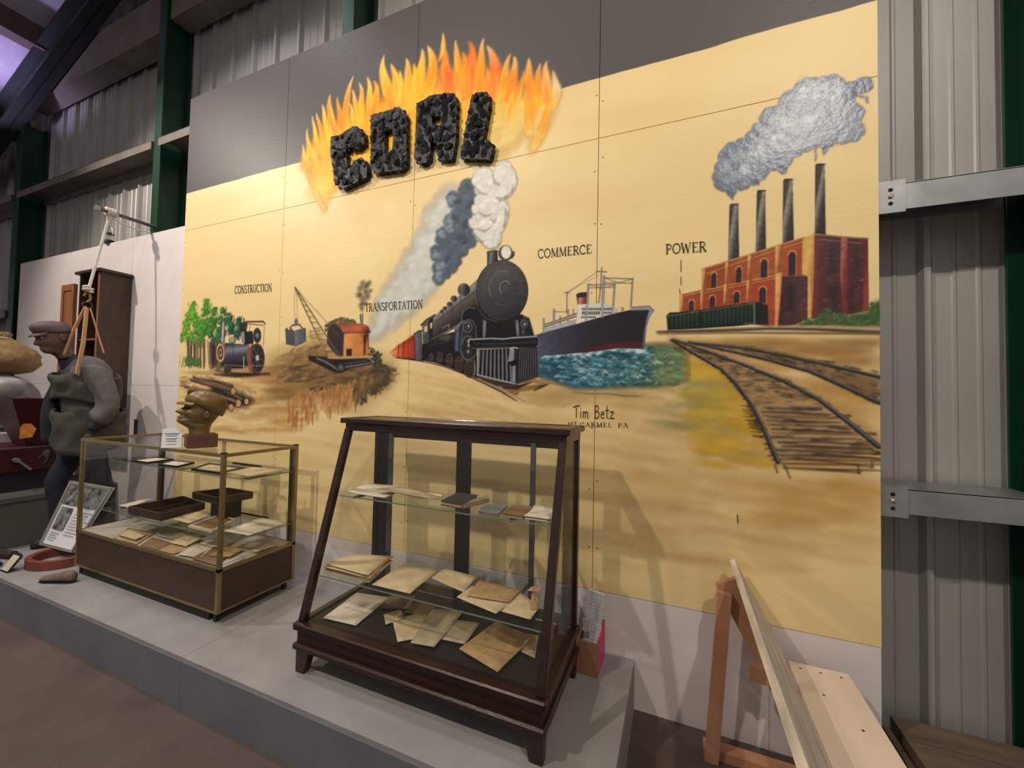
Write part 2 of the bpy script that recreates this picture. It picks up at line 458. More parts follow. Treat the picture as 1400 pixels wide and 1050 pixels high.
for a, b in zip(XS[:-1], XS[1:]):
    MB().box(a+0.002, b-0.002, D, D+0.018, 0.565, 3.0485).build('panel', M_mural, mural)
    MB().box(a+0.002, b-0.002, D, D+0.018, 3.0525, 4.285).build('panel', M_mural, mural)
# nail heads down the panel joints
nm = MB().lathe([(0.0042, 0), (0.0036, -0.0008), (0.001, -0.001)], (0, 0, 0), 8, 'y')
nail0 = None
for x in XS[:-1]:
    for k in range(9):
        for dx in ((0.02,) if x == XS[0] else (-0.02, 0.02)):
            px_, pz_ = x+dx+random.uniform(-.006, .006), 0.75+0.36*k+random.uniform(-.05, .05)
            if nail0 is None:
                nail0 = nm.build('nail_head', M_nail, mural, world=False); o = nail0
            else:
                o = link('nail_head', nail0.data, mural)
            o.location = (px_-mural.location[0], D-mural.location[1], pz_-mural.location[2])

def vnoise(shape, cells, seed=0):
    """smooth value noise over an array; cells = number of lattice cells down, across"""
    g = np.random.default_rng(seed).random((cells[0]+2, cells[1]+2))
    y = np.linspace(0, cells[0], shape[0]); x = np.linspace(0, cells[1], shape[1])
    yi = y.astype(int); xi = x.astype(int)
    fy = y-yi; fx = x-xi; fy = fy*fy*(3-2*fy); fx = fx*fx*(3-2*fx)
    a = g[yi][:, xi]; b = g[yi][:, xi+1]; c = g[yi+1][:, xi]; d = g[yi+1][:, xi+1]
    return (a*(1-fx)+b*fx)*(1-fy)[:, None]+(c*(1-fx)+d*fx)*fy[:, None]

class Canvas:
    """a patch of the mural; shapes are given in photograph pixels and painted at their place on the board"""
    def __init__(s, u0, u1, v0, v1, res):
        cs = [wall(u, v) for u in (u0, u1) for v in (v0, v1)]
        s.x0 = min(c[0] for c in cs); s.x1 = min(max(c[0] for c in cs), 0.8095)
        s.z0 = min(c[1] for c in cs); s.z1 = max(c[1] for c in cs)
        s.x0 = max(s.x0, -4.189)
        s.res = res
        s.nx = int((s.x1-s.x0)/res)+1; s.nz = int((s.z1-s.z0)/res)+1
        s.X = s.x0+np.arange(s.nx)*((s.x1-s.x0)/(s.nx-1)); s.Z = s.z0+np.arange(s.nz)*((s.z1-s.z0)/(s.nz-1))
        s.rgb = np.zeros((s.nz, s.nx, 3)); s.a = np.zeros((s.nz, s.nx)); s.mask = None
        s.sc = 0.005
    def win(s, xa, xb, za, zb):
        i0 = max(0, int((xa-s.x0)/s.res)-1); i1 = min(s.nx, int((xb-s.x0)/s.res)+3)
        j0 = max(0, int((za-s.z0)/s.res)-1); j1 = min(s.nz, int((zb-s.z0)/s.res)+3)
        return i0, i1, j0, j1
    def put(s, w, cov, col, al=1.0):
        i0, i1, j0, j1 = w
        if s.mask is not None: cov = cov*s.mask[j0:j1, i0:i1]
        cov = np.clip(cov*al, 0, 1)
        if callable(col):
            XX, ZZ = np.meshgrid(s.X[i0:i1], s.Z[j0:j1]); c = col(XX, ZZ)
        else:
            c = np.array(col, float)/255.0
        A = s.a[j0:j1, i0:i1]; C0 = s.rgb[j0:j1, i0:i1]
        na = cov+A*(1-cov); ok = np.maximum(na, 1e-6)
        s.rgb[j0:j1, i0:i1] = (c*cov[..., None]+C0*(A*(1-cov))[..., None])/ok[..., None]
        s.a[j0:j1, i0:i1] = na
    def pcov(s, pts, feather=None):
        P = np.array([wall(*p) for p in pts]); f = feather or s.res*0.9
        w = s.win(P[:, 0].min()-f, P[:, 0].max()+f, P[:, 1].min()-f, P[:, 1].max()+f)
        i0, i1, j0, j1 = w
        if i1 <= i0 or j1 <= j0: return None
        XX, ZZ = np.meshgrid(s.X[i0:i1], s.Z[j0:j1])
        d2 = np.full(XX.shape, 1e9); ins = np.zeros(XX.shape, bool)
        for k in range(len(P)):
            a = P[k]; b = P[(k+1) % len(P)]; e = b-a; L = e@e+1e-12
            t = np.clip(((XX-a[0])*e[0]+(ZZ-a[1])*e[1])/L, 0, 1)
            d2 = np.minimum(d2, (XX-a[0]-t*e[0])**2+(ZZ-a[1]-t*e[1])**2)
            c = (a[1] > ZZ) != (b[1] > ZZ)
            if abs(e[1]) > 1e-12: ins ^= c & (XX < e[0]*(ZZ-a[1])/e[1]+a[0])
        sd = np.sqrt(d2)*np.where(ins, 1, -1)
        return w, np.clip(0.5+sd/f*0.5, 0, 1)
    def poly(s, pts, col, al=1.0, feather=None):
        r = s.pcov(pts, feather)
        if r: s.put(r[0], r[1], col, al)
    def setmask(s, pts, feather=None):
        if pts is None: s.mask = None; return
        s.mask = None; r = s.pcov(pts, feather); m = np.zeros((s.nz, s.nx))
        i0, i1, j0, j1 = r[0]; m[j0:j1, i0:i1] = r[1]; s.mask = m
    def stroke(s, pts, w, col, al=1.0, feather=None):
        """tapered brush stroke; w: width in pixels, one number or one per point"""
        P = np.array([wall(*p) for p in pts]); n = len(P)
        W = np.array(w if isinstance(w, (list, tuple)) else [w]*n, float)*s.sc*0.5
        f = feather or s.res*0.9; mw = W.max()+f
        wd = s.win(P[:, 0].min()-mw, P[:, 0].max()+mw, P[:, 1].min()-mw, P[:, 1].max()+mw)
        i0, i1, j0, j1 = wd
        if i1 <= i0 or j1 <= j0: return
        XX, ZZ = np.meshgrid(s.X[i0:i1], s.Z[j0:j1]); best = np.full(XX.shape, -1e9)
        for k in range(n-1):
            a = P[k]; e = P[k+1]-a; L = e@e+1e-12
            t = np.clip(((XX-a[0])*e[0]+(ZZ-a[1])*e[1])/L, 0, 1)
            d = np.hypot(XX-a[0]-t*e[0], ZZ-a[1]-t*e[1])
            best = np.maximum(best, W[k]*(1-t)+W[k+1]*t-d)
        s.put(wd, np.clip(0.5+best/f*0.5, 0, 1)*np.clip((W.max()*2)/s.res, 0.25, 1), col, al)
    def ell(s, c, rx, ry, col, al=1.0, feather=None, n=28, rot=0.0):
        p = []
        for k in range(n):
            t = 2*math.pi*k/n; a, b = rx*math.cos(t), ry*math.sin(t)
            p.append((c[0]+a*math.cos(rot)-b*math.sin(rot), c[1]+a*math.sin(rot)+b*math.cos(rot)))
        s.poly(p, col, al, feather)
    def ring(s, c, rx, ry, w, col, al=1.0, a0=0, a1=360, n=28):
        s.stroke([(c[0]+rx*math.cos(R(a0+(a1-a0)*k/n)), c[1]+ry*math.sin(R(a0+(a1-a0)*k/n))) for k in range(n+1)], w, col, al)
    def puff(s, c, r, light, dark, al=1.0, soft=0.35, off=(-0.3, -0.35)):
        """a round cloud dab, light on its upper left"""
        cx, cz = wall(*c); ex, ez = wall(c[0]+r, c[1]); fx, fz = wall(c[0], c[1]-r)
        rx, rz = abs(ex-cx), abs(fz-cz)
        w = s.win(cx-rx*1.2, cx+rx*1.2, cz-rz*1.2, cz+rz*1.2); i0, i1, j0, j1 = w
        if i1 <= i0 or j1 <= j0: return
        XX, ZZ = np.meshgrid(s.X[i0:i1], s.Z[j0:j1]); a = (XX-cx)/rx; b = (ZZ-cz)/rz
        d = np.hypot(a, b); sh = np.clip(np.hypot(a-off[0], b+off[1])/1.35, 0, 1)[..., None]
        col = np.array(light)/255*(1-sh)+np.array(dark)/255*sh
        s.put(w, np.clip((1-d)/soft, 0, 1), lambda X_, Z_: col, al)
    def build(s, name, layer, grain=0.06, label=None, m=None, parent=None):
        n = vnoise(s.a.shape, (max(4, s.nz//5), max(4, s.nx//9)), 5)-0.5
        c = np.clip(s.rgb*(1+grain*2*n[..., None]), 0, 1)
        lin = np.where(c <= 0.04045, c/12.92, ((c+0.055)/1.055)**2.4)
        keep = s.a > 0.012
        fk = keep[:-1, :-1] | keep[1:, :-1] | keep[:-1, 1:] | keep[1:, 1:]
        used = np.zeros(s.a.shape, bool)
        for dj in (0, 1):
            for di in (0, 1): used[dj:dj+fk.shape[0], di:di+fk.shape[1]] |= fk
        idx = np.full(s.a.shape, -1); idx[used] = np.arange(used.sum())
        jj, ii = np.nonzero(used); L = (parent or mural).location
        co = np.stack([s.X[ii]-L[0], np.full(len(ii), D-0.0004*layer-0.0006)-L[1], s.Z[jj]-L[2]], 1).astype(np.float32)
        fj, fi = np.nonzero(fk)
        q = np.stack([idx[fj, fi], idx[fj, fi+1], idx[fj+1, fi+1], idx[fj+1, fi]], 1).astype(np.int32)
        me = bpy.data.meshes.new(name)
        me.vertices.add(len(co)); me.vertices.foreach_set('co', co.ravel())
        me.loops.add(q.size); me.loops.foreach_set('vertex_index', q.ravel())
        me.polygons.add(len(q)); me.polygons.foreach_set('loop_start', np.arange(0, q.size, 4, dtype=np.int32))
        me.update(calc_edges=True)
        at = me.color_attributes.new('Col', 'FLOAT_COLOR', 'POINT')
        rgba = np.concatenate([lin[jj, ii], np.clip(s.a[jj, ii], 0, 1)[:, None]], 1).astype(np.float32)
        at.data.foreach_set('color', rgba.ravel())
        me.materials.append(m or paint_mat('mural_paint'))
        o = link(name, me, parent or mural)
        if label: o['label'] = label
        return o

def lin(p0, p1, cols):
    a = np.array(wall(*p0)); b = np.array(wall(*p1)); e = b-a; L = e@e
    C_ = np.array(cols, float)/255; ts = np.linspace(0, 1, len(cols))
    def f(X, Z):
        t = np.clip(((X-a[0])*e[0]+(Z-a[1])*e[1])/L, 0, 1)
        return np.stack([np.interp(t, ts, C_[:, k]) for k in range(3)], -1)
    return f
def jit(c, d=14):
    k = random.uniform(-d, d); return tuple(max(0, min(255, x+k+random.uniform(-d, d)*0.4)) for x in c)
def pick(L): return L[random.randrange(len(L))]
# ---- flames over the lettering
F_ = Zm(390, 30, 3.5)
c = Canvas(405, 775, 40, 306, 0.0055)
body = F_((80,690),(90,640),(115,600),(160,560),(210,520),(280,490),(340,460),(405,415),(465,375),(530,360),(600,335),(660,305),(720,300),(770,285),(830,300),(900,295),(960,290),(1020,310),(1080,345),(1140,350),(1190,350),(1240,350),(1285,370),(1290,410),(1255,490),(1220,560),(1185,610),(1160,520),(1100,590),(1000,640),(820,560),(700,600),(600,630),(480,640),(400,690),(330,720),(255,780),(215,830),(188,880),(160,840),(135,760),(105,710))
c.poly(body, lin((560, 130), (590, 245), [(250,170,50), (251,196,70), (240,205,120)]), 1.0, 0.05)
# warm heart of the fire
for (a, b), r, col in (((860,250),95,(252,140,50)),((760,280),80,(250,150,50)),((960,280),90,(250,150,60)),((1080,340),70,(248,160,60)),((420,420),80,(250,160,40)),((230,540),75,(250,175,70)),((620,330),90,(250,190,50)),((1230,330),60,(248,185,110)),((900,420),90,(250,165,70)),((130,650),60,(248,190,110))):
    q = F_((a, b))[0]; c.puff(q, r/3.5, col, col, 0.75, 0.9)
# pale fade at the foot
for (a, b), r in (((1050,560),100),((1000,480),60),((150,800),70),((300,640),60),((560,560),60),((700,520),70),((830,560),50)):
    q = F_((a, b))[0]; c.puff(q, r/3.5, (244,216,130), (240,206,130), 0.6, 0.95)
Y, O, RD, PL = (250,190,42), (248,146,34), (246,98,52), (244,206,146)
tongues = [ # tip, bend, foot, width, colours foot->tip
 ((84,590),(90,640),(120,720),30,(O,Y,PL)),((106,515),(100,580),(130,690),34,(O,Y,PL)),((130,455),(135,530),(170,660),36,(O,Y,PL)),((150,440),(165,500),(190,620),34,(Y,O,PL)),
 ((178,400),(195,450),(215,590),40,(Y,Y,PL)),((215,350),(205,410),(240,540),40,(O,O,PL)),((250,365),(250,430),(275,520),36,(O,O,Y)),((325,265),(272,370),(300,500),48,(Y,O,PL)),
 ((305,390),(325,420),(330,500),26,(Y,Y,PL)),((322,328),(345,375),(350,490),36,(Y,Y,PL)),((355,295),(375,345),(365,470),38,(Y,Y,PL)),((393,268),(410,320),(410,450),44,(O,Y,PL)),
 ((425,285),(450,320),(420,450),44,(O,O,O)),((472,165),(455,245),(510,400),62,(O,Y,PL)),((508,205),(530,255),(535,380),50,(Y,Y,PL)),((548,238),(560,270),(545,380),40,(Y,Y,Y)),
 ((580,180),(600,230),(590,400),56,(Y,Y,PL)),((615,205),(630,240),(610,400),48,(Y,Y,Y)),((655,135),(672,200),(620,370),62,(Y,Y,PL)),((684,120),(722,180),(680,360),66,(Y,O,PL)),
 ((755,60),(768,110),(740,180),26,(O,PL,PL)),((770,140),(745,200),(800,360),70,(O,RD,O)),((815,95),(812,175),(850,330),44,(O,O,PL)),((850,150),(880,210),(860,360),60,(O,O,O)),
 ((882,100),(915,160),(880,350),60,(O,RD,RD)),((948,85),(928,160),(930,340),44,(O,O,PL)),((968,120),(1035,190),(985,380),64,(O,RD,PL)),((965,230),(985,270),(960,360),36,(O,O,O)),
 ((1075,160),(1050,220),(1040,380),44,(Y,O,PL)),((1095,170),(1118,220),(1060,370),46,(O,O,PL)),((1140,240),(1140,300),(1080,430),40,(Y,O,O)),((1165,180),(1160,240),(1190,420),50,(O,O,PL)),
 ((1175,280),(1205,340),(1160,520),60,((240,190,80),(246,170,50),O)),((1220,205),(1208,260),(1215,400),40,(Y,O,PL)),((1250,195),(1235,250),(1260,400),46,(O,(248,180,110),PL)),
 ((1282,238),(1308,310),(1285,400),44,((248,190,90),(240,215,170),PL)),((1270,330),(1265,440),(1190,600),52,((248,205,110),(246,176,60),Y)),((1150,330),(1165,430),(1170,530),46,((244,200,110),(246,176,50),O)),
 ((1085,330),(1080,430),(1035,560),44,((244,210,130),(248,200,100),Y)),((95,700),(135,780),(188,900),40,((242,214,144),(244,206,128),(246,190,100))),
]
for tip, bend, foot, w, cols in tongues:
    P = []
    for k in range(9):
        t = k/8; wv = math.sin(t*5.2+tip[0])*9*t*(1-t)*2.2
        P.append(((1-t)**2*foot[0]+2*t*(1-t)*bend[0]+t*t*tip[0]+wv, (1-t)**2*foot[1]+2*t*(1-t)*bend[1]+t*t*tip[1]))
    pp = F_(*P)
    W = [w*(0.95, .95, .92, .84, .70, .55, .40, .24, .07)[k]/3.5 for k in range(9)]
    W = [x*(0.6+0.4*min(1, k/2)) for k, x in enumerate(W)]
    c.stroke(pp, [x*1.22 for x in W], (236, 190, 120), 0.45, 0.014)
    c.stroke(pp, [x*1.05 for x in W], lin(pp[0], pp[-1], cols), 0.92 if foot[1] < 800 else 0.5, 0.007 if foot[1] < 800 else 0.03)
for k in range(240):
    tip, bend, foot, w, cols = pick(tongues)
    t0 = random.uniform(0, .5); ox = random.uniform(-w, w)*0.5
    P = []
    for j in range(5):
        t = t0+0.11*j; P.append(((1-t)**2*foot[0]+2*t*(1-t)*bend[0]+t*t*tip[0]+ox*(1-t), (1-t)**2*foot[1]+2*t*(1-t)*bend[1]+t*t*tip[1]))
    c.stroke(F_(*P), [0.5, 2.2, 2.6, 1.8, 0.4], jit(pick([Y, O, (253,222,110), (250,140,50)]), 8), 0.4, 0.01)
c.build('painted_flames', 1, 0.03, 'orange and yellow painted flames')

# ---- plume of the locomotive
S_ = Zm(520, 210, 5.833)
c = Canvas(490, 715, 214, 470, 0.0055)
def dabs(Z_, k_, n, box, r, lt, dk, al=.6, soft=.7, off=(-.3, -.35)):
    for j in range(n):
        c.puff(Z_((random.uniform(box[0], box[2]), random.uniform(box[1], box[3])))[0], random.uniform(*r)/k_, jit(lt, 9), jit(dk, 9), al, soft, off)
def cloud(Z_, k_, outline, base, layers, feather=.016, wob=9):
    out = []
    for i in range(len(outline)):                       # billow the outline between its corners
        p, q = outline[i], outline[(i+1) % len(outline)]; L = math.hypot(q[0]-p[0], q[1]-p[1]); nx, ny = (q[1]-p[1])/(L+1e-6), -(q[0]-p[0])/(L+1e-6)
        for j in range(5):
            t = j/5; bl = math.sin(math.pi*t)*min(22, L*.22)+random.uniform(-1, 1)*wob*.25
            out.append((p[0]+(q[0]-p[0])*t+nx*bl, p[1]+(q[1]-p[1])*t+ny*bl))
    pp = Z_(*out); c.poly(pp, base, 1, feather); c.setmask(pp, feather)
    xs_ = [p[0] for p in outline]; ys_ = [p[1] for p in outline]; bx = (min(xs_), min(ys_), max(xs_), max(ys_))
    for n, r, lt, dk, al, soft in layers: dabs(Z_, k_, n, bx, r, lt, dk, al, soft)
    c.setmask(None)
pale = [(540,268),(612,290),(600,420),(560,520),(500,640),(470,760),(450,900),(440,1050),(360,1130),(300,1220),(190,1290),(60,1390),(-60,1480),(-120,1470),(-60,1360),(-30,1260),(20,1140),(70,1040),(130,970),(190,900),(190,830),(270,760),(300,660),(365,600),(365,480),(440,400),(490,330)]
cloud(S_, 5.833, pale, (206,206,194), [(170,(30,75),(226,224,212),(178,184,180),.55,.75),(120,(16,40),(234,232,222),(196,200,196),.5,.8)], .05, 16)
dark = [(640,262),(682,205),(742,225),(772,330),(772,430),(742,480),(722,600),(772,690),(700,760),(640,830),(620,900),(560,960),(520,1000),(450,1050),(430,960),(440,860),(402,800),(420,740),(468,736),(448,650),(470,600),(528,588),(510,520),(560,480),(590,440),(535,390),(545,320),(600,308),(640,330)]
cloud(S_, 5.833, dark, (84,96,110), [(60,(30,60),(104,116,130),(60,70,84),.6,.6),(80,(16,36),(112,124,138),(56,66,80),.5,.7)], .012)
for x, y, r in [(575,370,46),(545,530,48),(490,650,48),(445,800,46),(480,900,50),(470,980,44),(555,600,50)]: dabs(S_, 5.833, 9, (x-26, y-26, x+26, y+26), (r*.4, r*.7), (150,162,170), (110,122,134), .55, .6)
for x, y, r in [(610,368,36),(590,515,38),(545,850,34),(700,260,30),(720,400,50),(690,560,60),(650,680,60)]: dabs(S_, 5.833, 6, (x-22, y-22, x+22, y+22), (r*.4, r*.75), (72,82,96), (52,62,76), .6, .6)
white = [(742,182),(800,120),(870,130),(900,172),(940,92),(1000,62),(1040,112),(1080,192),(1060,282),(1000,350),(930,362),(942,402),(1000,392),(1010,480),(990,560),(950,630),(942,720),(900,752),(840,732),(812,700),(760,660),(750,600),(705,555),(730,510),(770,490),(732,450),(760,400),(775,330),(760,262)]
c.poly(S_(*[(x+6, y+9) for x, y in white]), (128,124,120), .8, .02)
cloud(S_, 5.833, white, (228,224,212), [(70,(24,55),(250,247,236),(190,186,176),.7,.55),(120,(12,30),(253,250,242),(208,204,194),.6,.6)], .010)
for x, y, r in [(830,440,80),(990,150,60),(890,240,70),(830,560,62),(890,670,48),(960,540,40),(800,200,50)]:
    dabs(S_, 5.833, 4, (x-14, y-14, x+10, y+10), (r*.5, r*.8), (250,246,236), (206,202,192), .55, .6)
for p in [((925,350),(960,360),(1000,345)),((880,520),(910,545),(920,520)),((1000,440),(1005,500),(980,600)),((700,560),(760,660),(820,710)),((1060,260),(1045,310),(990,355)),((760,270),(790,310),(850,330)),((780,470),(840,500),(880,490)),((770,600),(830,620),(880,590)),((900,180),(910,230),(950,250))]:
    c.stroke(S_(*p), [0.6, 2.2, 0.6], (104,100,100), 0.7, 0.010)
c.build('painted_locomotive_smoke', 2, 0.04, 'white and blue grey painted smoke plume')

# ---- smoke of the power station
Q_ = Zm(960, 90, 5.528)
c = Canvas(972, 1212, 98, 280, 0.004)
fac = [(90,880),(100,800),(130,720),(160,630),(250,580),(330,560),(370,490),(440,430),(450,370),(540,312),(590,322),(590,250),(700,180),(760,112),(820,96),(880,104),(940,86),(1040,88),(1080,132),(1150,140),(1225,92),(1275,112),(1280,160),(1200,200),(1150,230),(1120,292),(1188,302),(1214,350),(1180,400),(1190,440),(1228,480),(1200,530),(1120,568),(1000,570),(935,618),(900,602),(830,602),(760,650),(680,682),(640,760),(610,800),(570,780),(500,772),(490,830),(430,860),(360,900),(320,930),(260,930),(225,985),(190,940),(140,940)]
cloud(Q_, 5.528, fac, (106,116,136), [(90,(30,70),(118,128,146),(78,88,112),.6,.55),(90,(18,40),(122,130,148),(80,90,114),.5,.6)], .008)
inner = [(180,860),(150,790),(200,690),(270,640),(350,620),(410,530),(490,450),(560,370),(650,330),(680,250),(780,180),(900,150),(1020,170),(1090,230),(1080,320),(1150,340),(1130,420),(1180,480),(1080,540),(960,540),(860,570),(740,610),(640,660),(540,690),(430,720),(380,800),(300,860)]
cloud(Q_, 5.528, inner, (136,145,156), [(120,(40,90),(160,167,174),(112,122,140),.55,.7),(160,(18,45),(170,176,182),(120,130,146),.45,.75)], .03)
for x, y, r in [(330,590,50),(400,520,46),(250,760,50),(450,790,50),(520,740,46),(300,880,46),(140,880,40),(180,680,40)]: dabs(Q_, 5.528, 6, (x-20, y-20, x+20, y+20), (r*.45, r*.8), (116,126,144), (78,88,112), .6, .55)
for x, y, r in [(560,560,90),(640,440,90),(300,790,60),(450,640,70),(820,420,80)]: dabs(Q_, 5.528, 4, (x-24, y-24, x+24, y+24), (r*.5, r*.9), (190,194,198), (150,158,168), .5, .7)
for k in range(60):
    x = random.uniform(720, 1050); y = random.uniform(100, 260)
    c.stroke(Q_((x, y), (x+random.uniform(20,60), y-random.uniform(8,30))), [0.6, 1.6, ][:2], jit((205,205,214), 10), 0.45)
for p, w in [(((1100,230),(1170,150),(1270,110)),(8,9,1)),(((1150,190),(1220,180),(1285,165)),(6,6,1)),(((1180,180),(1240,130),(1230,90)),(5,6,1)),(((1180,340),(1215,350),(1200,400)),(2,3,1)),(((1200,230),(1240,240),(1250,280)),(2,2,1)),(((200,930),(222,980),(230,1010)),(6,4,1)),(((930,600),(930,640),(920,670)),(5,4,1)),(((600,770),(615,800),(630,810)),(6,5,1)),(((400,860),(420,880),(425,900)),(4,3,1)),(((850,600),(860,680),(855,720)),(1,1,.6))]:
    c.stroke(Q_(*p), list(w), (84,96,122), 0.85, 0.006)
c.build('painted_factory_smoke', 1, 0.05, 'grey blue painted factory smoke', m=paint_mat('glossy_smoke_paint', 0.33, 0.16, 0.45))
# ---- ground washes under all the scenes (soft and broad)
c = Canvas(246, 1206, 440, 800, 0.009)
AK = 0.6
TAN = [(206,166,100),(190,148,84),(214,180,118),(176,134,76),(222,190,130)]
def wash(n, u0, u1, v0, v1, cols, L=(20,70), w=(2,7), al=(0.15,0.45), slope=0.1, mask=None):
    if mask: c.setmask(mask, 0.06)
    for k in range(n):
        u, v = random.uniform(u0, u1), random.uniform(v0, v1); l = random.uniform(*L)
        ww = random.uniform(*w); s = slope+random.uniform(-.06, .06)
        c.stroke([(u-l/2, v-l/2*s), (u, v+random.uniform(-1.5,1.5)), (u+l/2, v+l/2*s)], [ww*.3, ww, ww*.2], jit(pick(cols), 10), random.uniform(*al)*AK, 0.02)
    c.setmask(None)
wash(170, 255, 420, 500, 592, [(196,140,70),(170,120,66),(214,170,104),(150,106,60),(210,160,90)], (20,60), (2,6), (.25,.6), 0.02, [(246,508),(300,500),(390,492),(430,500),(440,560),(400,590),(330,600),(250,590)])
wash(150, 370, 530, 478, 545, [(160,118,70),(120,88,56),(190,146,90),(90,68,48),(206,166,104)], (20,60), (2,6), (.3,.65), 0.0, [(372,500),(410,480),(430,470),(530,500),(530,530),(480,545),(400,560),(368,555)])
wash(200, 400, 900, 560, 800, [(222,190,134),(214,182,124),(232,204,150),(204,172,118)], (40,140), (5,14), (.08,.2), 0.14)
wash(260, 850, 1200, 560, 780, [(218,182,122),(210,174,114),(230,198,142),(202,166,112),(220,184,112)], (40,140), (4,12), (.1,.26), 0.16)
wash(120, 930, 1200, 462, 500, [(206,160,80),(190,140,70),(150,110,70),(216,176,104),(120,92,66)], (30,110), (2,6), (.25,.6), 0.02, [(935,466),(1206,462),(1206,512),(1120,500),(1000,478)])
wash(160, 960, 1200, 480, 640, [(206,160,76),(196,146,70),(216,174,100),(180,130,66)], (24,90), (3,8), (.25,.5), 0.12, [(930,468),(1020,476),(1206,500),(1206,640),(1160,650),(1060,640),(1030,590),(1000,540)])
wash(170, 930, 1060, 480, 645, [(222,178,50),(214,166,44),(230,190,70),(196,160,60),(204,176,90)], (24,70), (2,6), (.6,1.1), 0.08, [(925,470),(960,480),(1010,530),(1040,580),(1062,632),(1010,640),(960,628),(940,560),(920,500)])
wash(60, 900, 990, 520, 590, [(150,150,96),(170,160,100),(120,130,90),(190,176,120)], (24,60), (2,6), (.2,.4), 0.06)
wash(70, 720, 900, 525, 556, [(200,170,110),(170,144,96),(222,190,130)], (30,80), (2,5), (.2,.4), 0.08)
wash(50, 560, 760, 500, 570, [(206,160,90),(190,150,90),(220,180,116)], (30,90), (2,5), (.12,.3), 0.25)
wash(60, 1040, 1200, 660, 720, [(214,168,80),(206,156,70)], (40,120), (3,8), (.12,.3), 0.12)
c.build('painted_ground', 0, 0.05, 'ochre and tan painted ground')

# ---- steam locomotive and its train
L_ = Zm(520, 330, 4.567)
c = Canvas(528, 762, 330, 556, 0.0038)
K, DK, G1, G2, G3 = (24,23,27), (38,36,40), (62,60,63), (104,104,108), (168,168,172)
# sleepers, rails and shadow below
for p, w, col, al in [(((600,850),(760,905),(850,945)),(6,16,8),(160,120,76),.7),(((800,935),(930,915),(1035,892)),(3,8,3),(150,108,56),.8),(((640,868),(740,885),(850,893)),(3,8,4),(40,34,34),.9),(((770,912),(850,912),(940,880)),(4,7,2),(44,36,36),.9),(((880,875),(960,870),(1060,890)),(3,7,2),(170,124,64),.7),(((960,930),(1000,910),(1040,895)),(2,5,2),(56,46,40),.7),(((610,845),(700,880),(790,900)),(5,9,4),(70,54,46),.8)]:
    c.stroke(L_(*p), [x*0.7 for x in w], col, al, 0.006)
c.stroke(L_((190,738),(300,755),(400,780),(520,825),(650,885),(760,940),(850,995)), [.8,1.2,1.6,2,2.2,2,1], (92,74,66), .95)
c.stroke(L_((300,750),(420,782),(540,828),(680,890),(800,945),(905,1000)), [.5,.8,1.1,1.4,1.4,.6], (186,166,146), .9)
c.stroke(L_((1000,858),(1060,880),(1130,905)), [2,1.6,.6], (150,140,130), .8)
# red coaches
c.poly(L_((62,692),(100,655),(145,628),(215,577),(220,730),(143,728),(95,722)), lin(L_((60,700))[0], L_((215,650))[0], [(238,180,110),(222,110,60),(176,62,42),(150,48,40)]), 1, 0.01)
for p in [((145,628),(143,728)),((115,645),(113,722)),((215,577),(219,730))]: c.stroke(L_(*p), 1.2, (60,28,28), .9)
c.stroke(L_((70,690),(145,640),(215,592)), [.4,.9,1.2], (90,36,30), .7)
c.stroke(L_((100,726),(170,733),(265,740)), [1,2,3], (40,32,32), .9)
for k in range(26):
    a = random.uniform(80, 210); c.stroke(L_((a, 735-(a-60)*0.75), (a+1, 715)), .8, jit((190,76,48), 24), .35)
# tender
c.poly(L_((216,578),(258,558),(264,740),(222,742)), lin(L_((216,650))[0], L_((262,650))[0], [(110,110,120),(92,92,102),(70,70,78)]))
c.stroke(L_((214,577),(240,560),(262,556)), 1.6, (38,34,38), 1)
# wheels and frame mass
c.poly(L_((262,640),(330,600),(480,560),(600,560),(606,856),(520,826),(430,786),(340,756),(262,742)), (30,27,29))
for x, y, rx, ry in [(318,722,14,24),(372,722,18,36),(432,742,22,44),(492,766,26,50),(560,796,36,56)]:
    c.ell(L_((x, y))[0], rx/4.567, ry/4.567, (54,44,43)); c.ring(L_((x, y))[0], rx*.9/4.567, ry*.9/4.567, 1.1, (96,80,76), .8); c.ring(L_((x, y))[0], rx*.35/4.567, ry*.35/4.567, .9, (90,78,74), .6)
c.stroke(L_((588,740),(592,800),(586,845)), [1,1.8,1], (150,146,144), .8)
c.stroke(L_((280,735),(420,745),(600,748)), .6, (120,112,106), .6)
# cab
c.poly(L_((262,522),(300,498),(336,468),(336,610),(320,628),(266,642)), lin(L_((262,560))[0], L_((330,560))[0], [(104,106,102),(78,80,78),(40,40,42)]))
c.poly(L_((300,500),(336,468),(336,612),(304,628)), (34,33,36))
c.stroke(L_((256,522),(292,490),(340,462)), [2.4,3.2,3], (44,44,50), 1); c.stroke(L_((260,516),(296,486),(336,460)), .8, (122,122,130), .9)
c.poly(L_((276,534),(294,524),(294,562),(277,566)), (226,196,130)); c.poly(L_((311,512),(325,506),(325,540),(312,546)), (220,188,120))
c.poly(L_((268,580),(302,572),(303,624),(270,638)), (70,72,70), .8)
# boiler
boil = L_((330,478),(360,448),(440,384),(520,316),(604,240),(650,196),(640,420),(600,425),(512,500),(440,545),(330,610))
c.poly(boil, lin(L_((425,400))[0], L_((500,540))[0], [(134,128,120),(96,88,84),(70,62,60),(44,40,42),(26,25,28)]))
c.setmask(boil, 0.004)
c.stroke(L_((335,482),(470,370),(610,248)), [2,4,6], (140,136,130), .55, 0.02)
c.stroke(L_((350,500),(480,398),(610,300)), [1,1.2,1.6], (50,46,48), .8)
for t in (0.2, 0.42, 0.62): c.stroke(L_((340+260*t, 470-230*t), (345+250*t, 600-160*t)), 1.0, (46,42,44), .7)
c.setmask(None)
